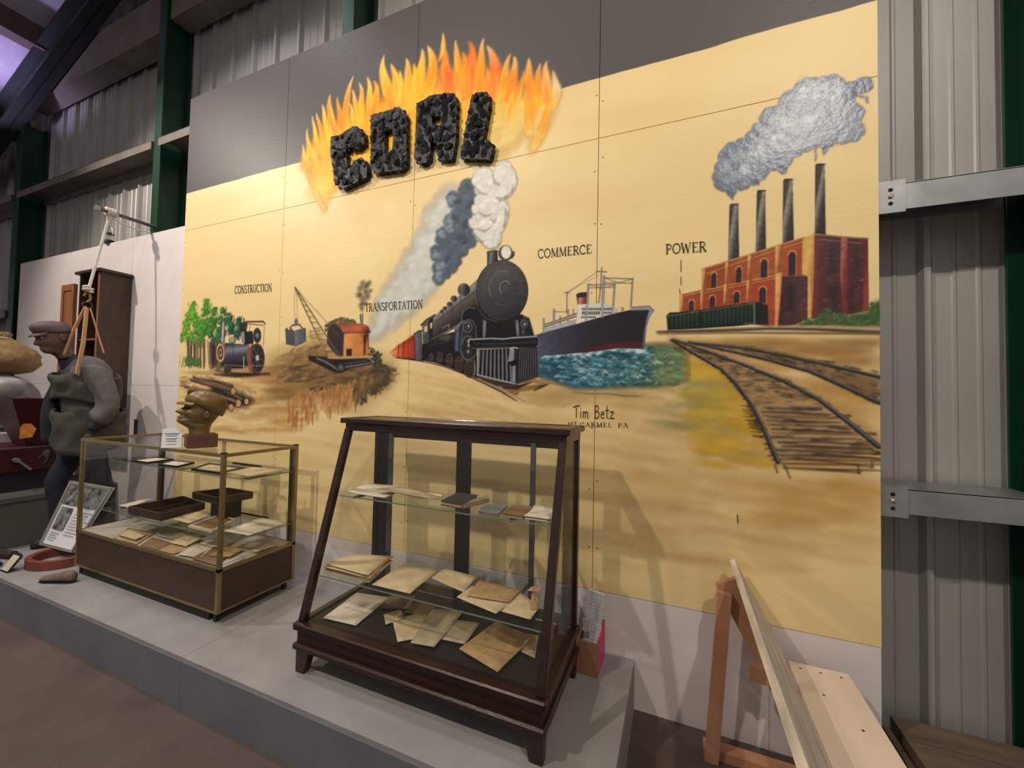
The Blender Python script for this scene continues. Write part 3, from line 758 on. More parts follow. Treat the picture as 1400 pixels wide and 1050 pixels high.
# domes and bell
for x, y, rx, ry in [(522,302,38,40),(460,358,20,20),(431,392,15,15),(402,418,13,12),(382,438,9,12)]:
    c.ell(L_((x, y))[0], rx/4.567, ry/4.567, lin(L_((x-rx, y))[0], L_((x+rx, y))[0], [(52,50,52),(100,98,98),(44,42,46),(28,27,30)]))
c.stroke(L_((492,300),(505,272),(530,266)), 1, (130,128,126), .7)
# running board, rods, pump
c.stroke(L_((322,612),(420,560),(540,500)), [1.6,2,2.6], (96,94,96), .9); c.stroke(L_((340,620),(430,590),(470,600)), [3,6,3], (60,56,58), .9, 0.01)
c.stroke(L_((390,540),(430,520),(426,560),(392,578)), 1.6, (120,118,116), .9); c.ell(L_((405,600))[0], 8, 5, (74,70,72), .9)
c.stroke(L_((300,650),(400,630),(470,612)), 1.4, (70,64,64), .8)
# saddle and dark front below smokebox
c.poly(L_((505,470),(525,425),(560,405),(610,400),(880,455),(930,480),(962,600),(560,606),(480,700),(462,680),(470,545)), K)
c.stroke(L_((505,500),(515,440),(552,412),(595,418)), 1.3, (112,112,112), .9)
c.poly(L_((636,485),(664,500),(664,600),(642,600)), lin(L_((636,550))[0], L_((664,550))[0], [(60,60,62),(140,140,140),(40,40,42)]))
c.poly(L_((836,490),(858,490),(880,596),(856,598)), lin(L_((840,545))[0], L_((874,545))[0], [(60,60,62),(136,136,136),(40,40,42)]))
# left cylinder
c.poly(L_((466,545),(492,508),(530,490),(510,540),(500,690),(462,684)), lin(L_((466,600))[0], L_((510,600))[0], [(56,56,66),(92,98,128),(50,52,66),(30,30,36)]))
c.stroke(L_((474,545),(500,512),(520,500)), 2.4, (166,158,140), .7, 0.008)
cyl = L_((515,545),(522,508),(548,487),(580,498),(597,535),(600,640),(602,690),(585,726),(548,745),(515,730),(502,690),(506,620))
c.poly(cyl, lin(L_((505,620))[0], L_((600,620))[0], [(52,54,54),(40,40,44),(28,28,32)]))
c.stroke(cyl[:6]+cyl[6:], 1.0, (112,114,112), .9); c.stroke([cyl[-1], cyl[0]], 1, (112,114,112), .9)
for r_, col in ((30,(58,58,60)),(24,(30,30,34)),(15,(84,84,84)),(7,(36,36,40))): c.ell(L_((546,536))[0], r_/4.567, r_*1.1/4.567, col)
c.ring(L_((546,536))[0], 6, 6.8, .9, (136,136,134), .8); c.ell(L_((552,530))[0], .9, 1.1, (226,226,222))
c.poly(L_((512,640),(522,604),(548,590),(575,602),(582,650),(580,705),(556,735),(522,728),(508,695)), (42,43,46)); c.stroke(L_((512,640),(522,604),(548,590),(572,600)), 1, (126,128,126), .9)
c.stroke(L_((508,690),(522,730),(556,738),(590,715)), 1, (104,104,106), .8)
for x, y in [(548,626),(551,652),(548,690)]: c.ell(L_((x, y))[0], 2.0, 3.0, (84,84,88)); c.ell(L_((x+2, y-2))[0], .8, 1.2, (208,208,208))
# right cylinder
c.poly(L_((874,486),(900,472),(926,478),(938,520),(962,596),(884,600)), lin(L_((880,540))[0], L_((960,540))[0], [(58,58,60),(36,36,40),(24,24,28)])); c.stroke(L_((900,472),(928,480),(960,590)), 1, (90,90,92), .8)
c.ell(L_((898,515))[0], 4.8, 5.4, (60,60,64)); c.ring(L_((898,515))[0], 4.4, 5, .8, (110,110,112), .8); c.ell(L_((902,518))[0], .9, 1.2, (226,226,226)); c.ell(L_((892,566))[0], 2, 2.6, (84,84,88))
# smokebox
CX, CY, RX, RY = 760, 310, 163, 193
c.ell(L_((CX, CY))[0], RX/4.567, RY/4.567, (22,21,24), n=48)
c.ell(L_((CX+1, CY-1))[0], (RX-5)/4.567, (RY-5)/4.567, lin(L_((700,130))[0], L_((800,500))[0], [(84,80,80),(70,67,68),(58,56,58),(40,39,43)]), n=48)
for k in range(36):
    a = 2*math.pi*k/36; q = L_((CX+(RX-13)*math.cos(a), CY+(RY-14)*math.sin(a)))[0]
    c.ell(q, .95, 1.15, (26,25,28)); c.ell((q[0]-.3, q[1]-.4), .4, .5, (130,128,128))
c.ring(L_((CX, CY))[0], (RX-24)/4.567, (RY-26)/4.567, .7, (44,42,45), .7)
c.ell(L_((766,290))[0], 88/4.567, 110/4.567, (52,50,52)); c.ell(L_((767,291))[0], 84/4.567, 106/4.567, lin(L_((720,200))[0], L_((810,380))[0], [(84,81,82),(66,64,66),(50,49,52)]))
c.ring(L_((766,290))[0], 86/4.567, 108/4.567, 1.0, (134,134,132), .8, 150, 300); c.ring(L_((766,290))[0], 86/4.567, 108/4.567, .8, (104,102,102), .6, 60, 130)
c.ell(L_((779,290))[0], 33/4.567, 41/4.567, (60,58,60)); c.ring(L_((779,290))[0], 33/4.567, 41/4.567, 1.1, (146,146,142), .85, 130, 330); c.ell(L_((781,292))[0], 20/4.567, 26/4.567, (74,72,73))
c.stroke(L_((606,260),(596,330),(612,420),(660,480),(730,503)), .9, (120,118,116), .6)
for k in range(90):
    a = random.uniform(0, 6.28); r_ = random.uniform(.2, .85); q = (CX+RX*r_*math.cos(a), CY+RY*r_*math.sin(a))
    c.stroke(L_(q, (q[0]+random.uniform(-14,14), q[1]+random.uniform(-18,18))), 1.4, jit((66,64,66), 16), .25, 0.008)
# stack and headlamp
c.poly(L_((668,68),(690,58),(731,60),(734,122),(712,132),(680,144),(667,150)), lin(L_((668,100))[0], L_((734,100))[0], [(36,35,38),(120,120,118),(52,50,52),(30,29,32)]))
c.stroke(L_((666,68),(700,60),(733,60)), 1.4, (60,58,58), 1)
c.poly(L_((800,60),(836,62),(838,84),(826,104),(800,110)), (58,56,56)); c.stroke(L_((836,62),(838,84)), .8, (150,146,136), .8)
c.ell(L_((782,74))[0], 44/4.567, 48/4.567, (50,48,50)); c.ell(L_((786,68))[0], 31/4.567, 41/4.567, (232,228,214)); c.ring(L_((784,70))[0], 37/4.567, 45/4.567, .9, (128,124,118), .8)
# pilot beam
c.poly(L_((555,612),(700,604),(820,602),(975,592),(990,600),(988,650),(960,664),(800,664),(600,670),(556,645)), (26,26,31))
c.stroke(L_((556,613),(700,606),(770,610),(830,602),(975,594)), 1.3, (206,210,212), .9); c.stroke(L_((590,640),(760,640),(975,628)), 1.6, (66,66,74), .7); c.stroke(L_((556,613),(553,640)), 1.2, (190,194,196), .8)
c.stroke(L_((575,668),(760,662),(810,664)), .9, (120,120,124), .7); c.stroke(L_((975,594),(990,606),(988,648),(978,658)), 1, (150,150,154), .8)
# cowcatcher
c.poly(L_((612,676),(800,668),(985,664),(992,842),(930,866),(846,892),(606,834)), (27,27,32))
for k in range(9):
    t = k/8; a = (622+190*t, 680-8*t); b = (612+206*t, 832+48*t)
    c.stroke(L_(a, ((a[0]+b[0])/2, (a[1]+b[1])/2), b), [1.6,2,1.9], (112,112,124), .95, 0.003); c.stroke(L_((a[0]-4, a[1]), (b[0]-4, b[1])), .6, (186,188,194), .7)
for k in range(9):
    t = k/8; a = (872+108*t, 672-4*t); b = (862+122*t, 876-38*t)
    c.stroke(L_(a, b), 1.2, (86,82,92), .9, 0.003); c.stroke(L_((a[0]+3, a[1]), (b[0]+3, b[1])), .5, (128,124,130), .6)
c.stroke(L_((606,832),(720,862),(846,890)), 1.6, (176,180,186), .95); c.stroke(L_((612,678),(607,832)), 1.2, (186,188,192), .9); c.stroke(L_((846,890),(930,866),(992,842)), 1.0, (110,108,114), .8); c.stroke(L_((986,668),(992,842)), .8, (130,130,136), .7)
c.poly(L_((818,780),(846,772),(850,884),(822,876)), lin(L_((820,830))[0], L_((850,830))[0], [(80,80,86),(160,162,166),(60,60,66)]))
c.poly(L_((812,668),(838,662),(834,744),(796,754)), (140,142,146)); c.poly(L_((838,662),(858,666),(854,738),(834,746)), (48,48,54)); c.stroke(L_((810,668),(836,662),(858,668)), 1.2, (226,226,226), .9)
c.poly(L_((800,755),(850,740),(846,775),(818,780)), (24,24,28))
c.build('painted_locomotive', 3, 0.05, 'black painted steam locomotive pulling red coaches')

# ---- the sea
H_ = Zm(730, 360, 5.529)
c = Canvas(733, 945, 464, 545, 0.004)
seap = H_((28,695),(90,680),(200,655),(300,640),(380,668),(450,655),(540,612),(640,615),(700,630),(830,612),(1000,604),(1060,606),(1130,640),(1165,690),(1165,880),(1040,915),(900,930),(700,935),(500,945),(300,945),(180,905),(100,870),(35,852))
c.poly(seap, lin((740,500), (942,500), [(38,78,92),(44,86,102),(58,106,122),(66,108,106),(86,110,78),(150,140,84)]), 1, 0.02)
c.setmask(seap, 0.02)
for k in range(620):
    a = random.uniform(30, 1120); y0 = 640+ (0 if a > 400 else 50); b = random.uniform(y0, 935); t = a/1160
    cols = [(24,62,80),(34,80,100),(66,128,146),(96,158,172),(150,190,198),(30,72,92)] if t < .78 else [(70,110,84),(96,130,96),(60,100,100),(130,150,110)]
    l = random.uniform(25, 90); bend = random.uniform(-16, 8)
    c.stroke(H_((a-l/2, b+random.uniform(-6,6)), (a, b+bend), (a+l/2, b+random.uniform(-2,10))), [.4, random.uniform(1,3.0), .4], jit(pick(cols), 10), random.uniform(.35,.8), 0.006)
c.poly(H_((470,700),(520,660),(600,640),(680,650),(760,690),(800,700),(700,720),(600,712)), (22,66,80), .7, 0.02)
c.stroke(H_((440,730),(520,672),(600,638),(690,660),(780,690)), [1,3,3.4,2.4,1], (120,176,184), .7, 0.012)
for k in range(150):
    t = random.random(); a = 60+780*t
    top = np.interp(a, [60,200,300,380,450,540,640,720,830], [684,660,645,672,660,616,620,634,640])
    b = top+random.uniform(0, 44)
    c.stroke(H_((a, b), (a+random.uniform(10,30), b+random.uniform(-12,10))), [random.uniform(1,2.6), .5], jit((206,222,224), 12), .75, 0.006)
for k in range(110):
    a = random.uniform(80, 1040); b = random.uniform(690, 920); l = random.uniform(14, 50)
    c.stroke(H_((a, b), (a+l*.5, b-random.uniform(4,14)), (a+l, b+4)), [.4, random.uniform(.8,1.8), .4], jit((196,216,220), 14), random.uniform(.4,.8), 0.005)
c.setmask(None)
for k in range(26):
    a = random.uniform(860, 1150); b = random.uniform(780, 900)
    c.stroke(H_((a, b), (a+60, b+random.uniform(-8,8))), [1, .5], jit((150,160,110), 14), .5, 0.01)
c.stroke(H_((300,975),(420,985),(560,985),(680,1002),(820,1005)), [.5,1,.6,1.2,.4], (96,104,110), .6, 0.006)
c.build('painted_sea', 1, 0.06, 'blue green painted sea with white wave crests')

# ---- the ship
c = Canvas(728, 900, 360, 488, 0.0034)
hull = H_((-10,552),(75,522),(200,490),(330,455),(520,402),(640,372),(720,354),(872,352),(850,450),(832,540),(822,645),(700,640),(640,640),(380,672),(200,690),(-10,700))
c.poly(hull, lin(H_((0,600))[0], H_((850,500))[0], [(88,90,112),(64,64,80),(48,47,54),(42,41,47),(38,37,44)]))
c.setmask(hull)
c.poly(H_((300,690),(420,640),(540,612),(680,598),(830,596),(830,660),(500,680)), (92,38,44), .95, 0.012)
for k in range(90):
    a = random.uniform(0, 830); b = random.uniform(400, 660); c.stroke(H_((a, b), (a+random.uniform(-10,30), b-random.uniform(0,30))), 1.6, jit((48,47,54), 12), .3, 0.01)
c.setmask(None)
c.poly(H_((872,350),(906,356),(872,410),(850,480),(832,645),(816,645),(828,520),(846,440)), lin(H_((830,500))[0], H_((870,500))[0], [(84,84,106),(142,142,170)]))
c.poly(H_((718,356),(742,332),(800,326),(870,322),(906,356),(872,353)), (150,150,162)); c.stroke(H_((742,332),(870,323),(905,355)), .8, (96,96,108), .8)
c.poly(H_((72,524),(78,492),(320,424),(332,456),(200,490)), (172,172,182)); c.stroke(H_((80,480),(200,440),(320,400)), 1.1, (80,72,84), .9); c.stroke(H_((84,462),(200,424),(320,380)), 1.4, (96,66,72), .85); c.stroke(H_((82,470),(320,390)), .8, (214,210,206), .8)
c.poly(H_((322,458),(330,312),(400,306),(480,306),(505,292),(530,305),(600,332),(634,346),(628,372),(520,402),(400,436)), lin(H_((330,380))[0], H_((630,350))[0], [(228,224,214),(222,218,210),(198,194,190)]))
for y0, y1, xa, xb, n in ((338,354,362,592,14),(364,388,362,500,8),(402,414,356,470,8),(368,380,510,590,5)):
    for k in range(n):
        a = xa+(xb-xa)*(k+.15)/n; b = xa+(xb-xa)*(k+.8)/n
        c.poly(H_((a, y0), (b, y0), (b, y1), (a, y1)), (46,44,48), .95)
c.poly(H_((322,236),(345,222),(402,218),(404,306),(330,310)), lin(H_((324,280))[0], H_((404,280))[0], [(120,50,46),(196,150,140),(150,62,54),(110,44,42)]))
c.poly(H_((322,236),(345,222),(402,218),(403,252),(324,262)), (52,44,50))
GR = (140,140,146)
for p, w in [(((412,160),(395,432)),2.2),(((529,100),(516,402)),2.8),(((611,160),(596,366)),2.0),(((746,114),(733,330)),1.5),(((513,30),(502,200),(490,298)),.9),(((412,162),(612,160)),.8),(((412,186),(612,180)),.7),(((412,162),(520,186),(612,162)),.5),(((530,110),(746,118)),.9),(((532,146),(746,150)),.7),(((535,112),(640,146),(746,120)),.6),(((475,60),(548,65)),1.0),(((475,66),(250,222)),.5),(((512,80),(340,170),(255,224)),.4),(((250,215),(248,372)),.8),(((225,222),(270,222)),.6),(((74,420),(74,524)),2.2),(((152,350),(150,470)),2.2),(((258,352),(256,440)),2),(((200,405),(198,450)),1.6),(((152,366),(258,366)),.6),(((660,340),(672,336),(678,350),(660,356)),.8),(((300,346),(296,380)),.8)]:
    c.stroke(H_(*p), w, GR if w > 1.2 else (110,106,108), .9); 
    if w >= 2: c.stroke([(a+.5, b) for a, b in H_(*p)], w*.3, (196,196,200), .7)
c.build('painted_ship', 2, 0.04, 'black hulled painted steamship with red funnel')

# ---- the power station
P_ = Zm(900, 190, 3.748)
c = Canvas(896, 1206, 218, 470, 0.0034)
BR, BR2, TN, PUR = (160,80,46), (190,82,48), (222,164,98), (84,52,54)
# chimneys
for q in [((366,338),(374,333),(408,332),(414,628),(358,630)),((506,268),(514,263),(546,263),(551,575),(499,586)),((641,211),(652,205),(685,206),(694,530),(637,542)),((805,133),(815,128),(850,128),(857,494),(802,494))]:
    xs_ = [p[0] for p in q]; ym = (q[0][1]+q[-1][1])/2
    c.poly(P_(*q), lin(P_((min(xs_), ym))[0], P_((max(xs_), ym))[0], [(58,54,52),(150,146,136),(118,114,106),(66,62,60),(52,48,50)]))
    x0, x1 = min(xs_), max(xs_)
    for k in range(26):
        y = random.uniform(q[1][1], q[-1][1]); c.stroke(P_((x0+4+random.uniform(0,10), y), (x1-4, y+random.uniform(-3,3))), .9, jit((92,86,82), 26), .3)
    c.stroke(P_((q[1][0], q[1][1]+3), (q[2][0], q[2][1]+3)), 1.2, (40,36,36), .9)
# right block
c.poly(P_((798,488),(860,492),(935,500),(1072,509),(1076,876),(950,905),(786,918)), lin(P_((800,700))[0], P_((1075,700))[0], [(92,54,56),(80,52,54),(76,50,54),(92,50,52)]))
c.poly(P_((798,488),(822,490),(818,914),(786,918)), (122,60,56), .85, 0.008); c.poly(P_((935,500),(970,503),(978,895),(945,905),(932,700)), lin(P_((935,700))[0], P_((975,700))[0], [(170,100,90),(128,58,54),(112,50,50)])); c.poly(P_((1044,507),(1072,509),(1076,876),(1046,880)), lin(P_((1044,700))[0], P_((1076,700))[0], [(100,46,46),(142,72,66)]))
for k in range(230):
    a = random.uniform(820, 1040); b = random.uniform(510, 880)
    if 930 < a < 980: continue
    c.stroke(P_((a, b), (a+random.uniform(8,22), b+random.uniform(-4,4))), .9, jit(pick([(60,42,48),(112,78,74),(96,62,62),(130,110,104)]), 12), .4)
for x0, y0, x1, y1 in [(885,760,915,880),(975,770,1000,880),(1000,560,1030,700),(870,560,910,690)]:
    c.poly(P_((x0,y0),(x1,y0+4),(x1,y1),(x0,y1)), (58,46,52), .75, 0.01)
c.stroke(P_((798,488),(935,502),(1072,510)), 1.2, (196,150,110), .7); c.stroke(P_((830,515),(930,525)), 1, (150,130,120), .6); c.stroke(P_((975,530),(1040,535)), 1, (150,130,120), .6)
# upper facade
c.poly(P_((226,668),(480,590),(740,508),(742,705),(600,705),(232,780)), lin(P_((226,720))[0], P_((740,620))[0], [(150,74,44),(156,80,48),(172,92,58),(158,78,48)]))
# lower facade
c.poly(P_((112,800),(226,772),(600,700),(606,965),(560,960),(112,890)), lin(P_((112,840))[0], P_((600,830))[0], [(164,80,50),(152,68,44),(170,70,50),(172,76,56)]))
for k in range(260):
    a = random.uniform(120, 735); b = np.interp(a, [120,740], [830,600])+random.uniform(-110, 170)
    if b < np.interp(a, [226,740], [668,510])+6 or b > 940 or (a > 600 and b > 695) or a < 226 and b < 806: continue
    c.stroke(P_((a, b), (a+random.uniform(6,16), b-random.uniform(1,4))), .9, jit(pick([(150,62,36),(206,106,64),(170,76,44)]), 10), .35)
# annex
c.poly(P_((632,702),(700,696),(772,700),(768,918),(700,952),(606,965)), lin(P_((632,800))[0], P_((770,800))[0], [(70,44,50),(82,52,54),(96,58,56)]))
for k in range(70):
    a = random.uniform(640, 760); b = random.uniform(715, 920); c.stroke(P_((a, b), (a+12, b)), .8, jit((110,80,78), 20), .35)
c.stroke(P_((634,702),(772,700)), .9, (190,140,100), .6)
c.poly(P_((660,745),(700,745),(695,880),(664,885)), (52,40,48), .8, 0.01)
# corner pilaster
c.poly(P_((738,508),(800,486),(797,690),(786,918),(766,918),(768,705),(736,692)), lin(P_((738,600))[0], P_((800,600))[0], [(216,168,90),(226,184,106),(196,140,76)])); c.poly(P_((766,705),(776,700),(780,918),(766,918)), (230,188,120), .9)
# cornices
for p, w in [(((226,668),(480,590),(740,508)),1.8),(((250,690),(480,612),(735,530)),1.1),(((130,806),(222,782)),1.6),(((232,778),(420,738),(600,702)),1.8),(((232,792),(420,752),(600,716)),.9)]:
    c.stroke(P_(*p), w, (206,146,86), .95); c.stroke([(a, b+1.1) for a, b in P_(*p)], .7, (110,60,40), .7)
# pilasters
for x0, x1, y0, y1 in [(224,246,666,780),(344,363,628,845),(459,481,592,838),(600,634,546,692),(217,233,776,882),(336,355,745,842),(453,471,725,835),(112,131,798,886)]:
    c.poly(P_((x0,y0),(x1,y0-4),(x1-2,y1),(x0-1,y1)), lin(P_((x0,y0))[0], P_((x1,y0))[0], [(236,190,130),(222,160,92),(150,90,56)]))
c.poly(P_((600,690),(634,684),(628,800),(612,965),(597,965)), lin(P_((598,830))[0], P_((634,830))[0], [(234,176,116),(222,150,92),(170,90,62)]))
# windows
for x0, y0, x1, y1 in [(273,688,297,764),(400,658,426,738),(526,618,559,712),(668,580,703,700),(159,828,182,884),(264,806,291,862),(388,784,416,842),(518,762,551,842)]:
    w_ = x1-x0
    c.poly(P_((x0,y0+w_*.3),(x0+w_*.2,y0+w_*.05),(x0+w_*.5,y0-w_*.08),(x0+w_*.8,y0),(x1,y0+w_*.25),(x1-1,y1-3),(x0-1,y1)), (48,42,48))
    c.stroke(P_((x0-3,y0+w_*.4),(x0+w_*.1,y0-2),(x0+w_*.5,y0-w_*.2),(x0+w_*.9,y0-3),(x1+3,y0+w_*.3)), 1, (226,176,112), .8)
    c.stroke(P_((x1+3,y0+w_*.3),(x1+2,y1-4)), .7, (214,160,104), .6); c.stroke(P_((x0+w_*.5,y0+4),(x0+w_*.5,y1-6)), .6, (86,80,84), .6)
# coal wagons
wag = P_((42,905),(60,888),(130,890),(215,880),(300,862),(400,850),(490,838),(560,852),(563,952),(490,948),(400,958),(215,970),(48,980))
c.poly(wag, lin(P_((300,850))[0], P_((300,970))[0], [(40,52,42),(34,48,40),(26,34,30)]))
for k in range(22):
    a = 50+k*21; y0 = np.interp(a, [42,215,490], [905,882,842]); y1 = np.interp(a, [42,215,490], [976,966,945])
    c.stroke(P_((a, y0+4), (a, y1-6)), .8, (66,86,68), .75)
for k in range(40):
    a = random.uniform(60, 540); y0 = np.interp(a, [42,215,490,560], [900,880,840,850]); c.ell(P_((a, y0))[0], random.uniform(1,2.4), random.uniform(.8,1.6), (36,38,36))
c.stroke(P_((44,908),(215,884),(400,856),(490,842)), .9, (104,124,100), .8); c.stroke(P_((490,842),(494,944)), 1.1, (132,150,128), .9); c.stroke(P_((216,882),(218,968)), 1.4, (20,26,24), .9); c.stroke(P_((440,946),(494,944)), .8, (150,160,140), .7)
c.poly(P_((497,848),(560,852),(563,952),(497,950)), (40,42,42), .85)
# bushes
c.poly(P_((715,955),(790,930),(850,880),(900,900),(980,905),(1070,880),(1110,840),(1142,830),(1142,965),(900,962)), (78,100,62), .9, .02)
for k in range(150):
    a = random.uniform(725, 1140); h = np.interp(a, [720,800,860,960,1060,1100,1142], [5,40,90,50,50,100,120]); b = 955-random.random()*h
    c.puff(P_((a, b))[0], random.uniform(1.6, 4), jit((104,130,84), 18), jit((52,74,50), 10), .8, 0.6)
for k in range(40):
    a = random.uniform(1090, 1142); b = random.uniform(840, 930); c.puff(P_((a, b))[0], random.uniform(1.6, 3.6), jit((84,126,70), 14), (40,76,46), .8, .6)
# ballast line
for p, w, col in [(((0,984),(150,984),(400,974),(650,964),(900,966),(1142,974)),(1,2.4,3,3,3.4,3),(206,176,140)),(((-8,990),(60,988),(300,982),(560,972),(800,976),(1142,992)),(1,2,2,1.6,1.8,2),(46,38,40)),(((0,1000),(400,992),(1000,996),(1142,1000)),(.6,1.4,1.8,1),(120,92,70))]:
    c.stroke(P_(*p), list(w), col, .85, 0.006)
c.build('painted_power_station', 2, 0.06, 'red brick painted power station with four chimneys')

# ---- railway tracks
T_ = Zm(880, 400, 3.75)
c = Canvas(905, 1206, 458, 660, 0.004)
RA = [(140,240),(260,310),(400,390),(480,470),(560,580),(620,700),(690,865)]
RB = [(150,238),(330,300),(520,370),(720,450),(900,545),(1050,660),(1205,785)]
RC = [(230,252),(450,298),(650,345),(850,400),(1000,465),(1210,562)]
RD_ = [(250,255),(500,280),(720,320),(950,370),(1218,432)]
def at(Rl, t):
    t *= len(Rl)-1; i = min(int(t), len(Rl)-2); f = t-i
    return (Rl[i][0]*(1-f)+Rl[i+1][0]*f, Rl[i][1]*(1-f)+Rl[i+1][1]*f)
bed = T_(*RA)+list(reversed(T_(*RB)))
c.poly(bed, lin(T_((300,290))[0], T_((900,800))[0], [(160,124,80),(160,128,90),(190,156,110),(210,174,124)]), .7, 0.03)
c.poly(T_(*RC)+list(reversed(T_(*RD_))), (136,106,76), .7, 0.02)
for k in range(330):
    t = random.random(); a = at(RA, t); y = a[1]; bx = np.interp(y, [p[1] for p in RB], [p[0] for p in RB]); 
    u0 = random.uniform(a[0]-40*t, bx); l = random.uniform(20, 130)*(0.2+t)
    c.stroke(T_((u0, y), (u0+l*.5, y+random.uniform(-5,6)), (min(u0+l, bx+20), y+random.uniform(-4,8))), [.5, random.uniform(.9,2.6)*(0.35+t), .4], jit(pick([(60,46,40),(90,72,58),(176,146,104),(120,98,74),(206,174,126),(48,40,40)]), 10), random.uniform(.4,.85), 0.006)
for y in range(590, 900, 22):
    x0 = np.interp(y, [p[1] for p in RA], [p[0] for p in RA]); x1 = min(1215, np.interp(y-60, [p[1] for p in RB], [p[0] for p in RB])+40)
    a0 = x0+random.uniform(0, 60)
    c.stroke(T_((a0, y), ((a0+x1)/2, y+random.uniform(0,12)), (x1, y+random.uniform(4,22))), [1, random.uniform(1.6,3), .8], jit(pick([(84,68,56),(64,52,46),(110,88,64)]), 8), .75, 0.006)
for k in range(90):
    t = random.uniform(.1, 1); a = at(RA, t); c.stroke(T_((a[0]-random.uniform(6,46)*t, a[1]+random.uniform(-12,12)), (a[0], a[1]+4)), [.6, 2.2*t+.6], jit((66,54,44), 12), .7, .006)
for k in range(120):
    t = random.uniform(.1, 1); a = at(RC, t); b = at(RD_, t); f = random.uniform(-.2, 1.2)
    q = (a[0]*(1-f)+b[0]*f, a[1]*(1-f)+b[1]*f); c.stroke(T_(q, (q[0]+random.uniform(16,50), q[1]+random.uniform(4,16))), [.6, random.uniform(1,2.4)], jit(pick([(80,62,50),(120,94,70),(60,50,48),(190,160,120)]), 10), .55, .006)
for Rl, w0, w1 in ((RA,1.0,3.2),(RB,1.0,3.8),(RC,1.0,2.6),(RD_,.8,2.2)):
    pp = T_(*Rl); W = [w0+(w1-w0)*k/(len(pp)-1) for k in range(len(pp))]
    c.stroke([(a-.6, b+1.2) for a, b in pp], [w*1.1 for w in W], (42,38,40), .95)
    c.stroke(pp, [w*.75 for w in W], (74,74,76), .95)
    c.stroke([(a+.7, b-.7) for a, b in pp], [w*.25 for w in W], (140,138,132), .8)
for p in [((710,840),(900,860),(1170,895)),((880,905),(1000,912),(1110,925)),((1170,870),(1172,895)),((1100,880),(1103,925)),((690,770),(900,790),(1210,815)),((1060,790),(1150,800),(1205,818)),((720,800),(960,830),(1215,855)),((700,860),(730,900),(750,950)),((672,880),(684,920))]:
    c.stroke(T_(*p), [.5,1.5,.6][:len(p)], (84,66,52), .7, .006)
for k in range(16):
    x = random.uniform(540, 620); y = np.interp(x, [540,690], [560,860])+random.uniform(0, 40); c.stroke(T_((x-50, y), (x, y+6)), [.5, 1.6], (90,70,50), .6)
c.build('painted_railway', 1, 0.06, 'painted railway tracks curving away')
# ---- woods, traction engine, logs, crane
R1 = Zm(240, 400, 6.176); R2 = Zm(370, 370, 4.567)
c = Canvas(244, 345, 400, 512, 0.0055)
for k in range(46):
    a = random.uniform(95, 340); c.stroke(R1((a, random.uniform(380,430)), (a+random.uniform(-8,8), random.uniform(590,640))), [1.6,1.0], jit(pick([(70,54,50),(96,74,62),(150,116,90),(46,40,44),(176,140,108)]), 10), .8, .008)
c.poly(R1((290,430),(400,400),(420,640),(300,640)), (44,38,44), .75, .04)
for k in range(60):
    a = random.uniform(90, 210); b = random.uniform(560, 610); c.puff(R1((a, b))[0], random.uniform(1.5,4), (96,140,70), (60,90,56), .6, .7)
crown = [(150,110,40),(130,180,60),(110,260,55),(90,340,55),(60,385,28),(170,220,60),(265,90,42),(260,160,55),(230,240,70),(180,320,70),(250,320,70),(130,380,50),(330,160,42),(320,250,60),(300,350,60),(410,160,38),(400,240,60),(380,330,60),(460,220,50),(470,300,60),(540,240,50),(560,300,50),(520,350,50),(350,390,50),(210,400,50)]
for x, y, r in crown:
    f = min(1, max(0, (x-150)/330)); g = (int(120-80*f), int(184-84*f), int(40+30*f)); d = (int(50-26*f), int(112-50*f), int(48+6*f))
    for j in range(12):
        a = random.uniform(0, 6.28); q = random.uniform(0, .7)*r
        c.puff(R1((x+q*math.cos(a)*.8, y+q*math.sin(a)*1.2))[0], r*random.uniform(.28,.5)/6.176, jit(g, 14), jit(d, 10), .85, .6)
for k in range(560):
    x, y, r = pick(crown); a = random.uniform(0, 6.28); q = random.uniform(.2, 1.05)*r; X_, Y_ = x+math.cos(a)*q, y+math.sin(a)*q
    f = min(1, max(0, (X_-170+(Y_-200)*.5)/330)); g = (int(150-100*f), int(206-96*f), int(56+34*f))
    if random.random() < .4: g = (int(60-34*f), int(126-60*f), int(52+8*f))
    c.stroke(R1((X_, Y_), (X_+random.uniform(-8,8), Y_+random.uniform(10,26))), [2.6, .8], jit(g, 14), .6, .008)
for k in range(12):
    a = random.uniform(10, 100); c.stroke(R1((a, 640-a*.2), (a+random.uniform(10,30), 540)), .8, (110,96,70), .7)
c.build('painted_trees', 1, 0.06, 'green painted trees with dark trunks')

c = Canvas(286, 374, 436, 520, 0.005)
for p, w, col in [(((330,690),(500,700),(800,690)),(2,7,2),(60,46,44)),(((340,660),(560,690),(800,680)),(2,4,1),(44,36,40))]: c.stroke(R1(*p), list(w), col, .8, .01)
c.poly(R1((418,425),(620,440),(640,610),(560,640),(430,640),(380,600)), lin(R1((500,430))[0], R1((500,640))[0], [(64,60,68),(130,132,150),(70,68,80),(48,44,54),(34,32,38)]))
c.stroke(R1((488,430),(492,590)), 1, (34,32,38), .8)
for rx, ry, col in ((40,88,(130,86,66)),(34,78,(206,176,134)),(26,62,(96,60,54)),(15,34,(176,140,110)),(8,16,(70,50,50))): c.ell(R1((380,508))[0], rx/6.176, ry/6.176, col)
c.poly(R1((386,250),(412,248),(414,420),(388,420)), lin(R1((386,330))[0], R1((414,330))[0], [(90,86,86),(196,192,182),(110,106,104)])); c.ell(R1((480,402))[0], 5, 4.6, (116,116,114)); c.ell(R1((476,398))[0], 3, 3, (160,158,150))
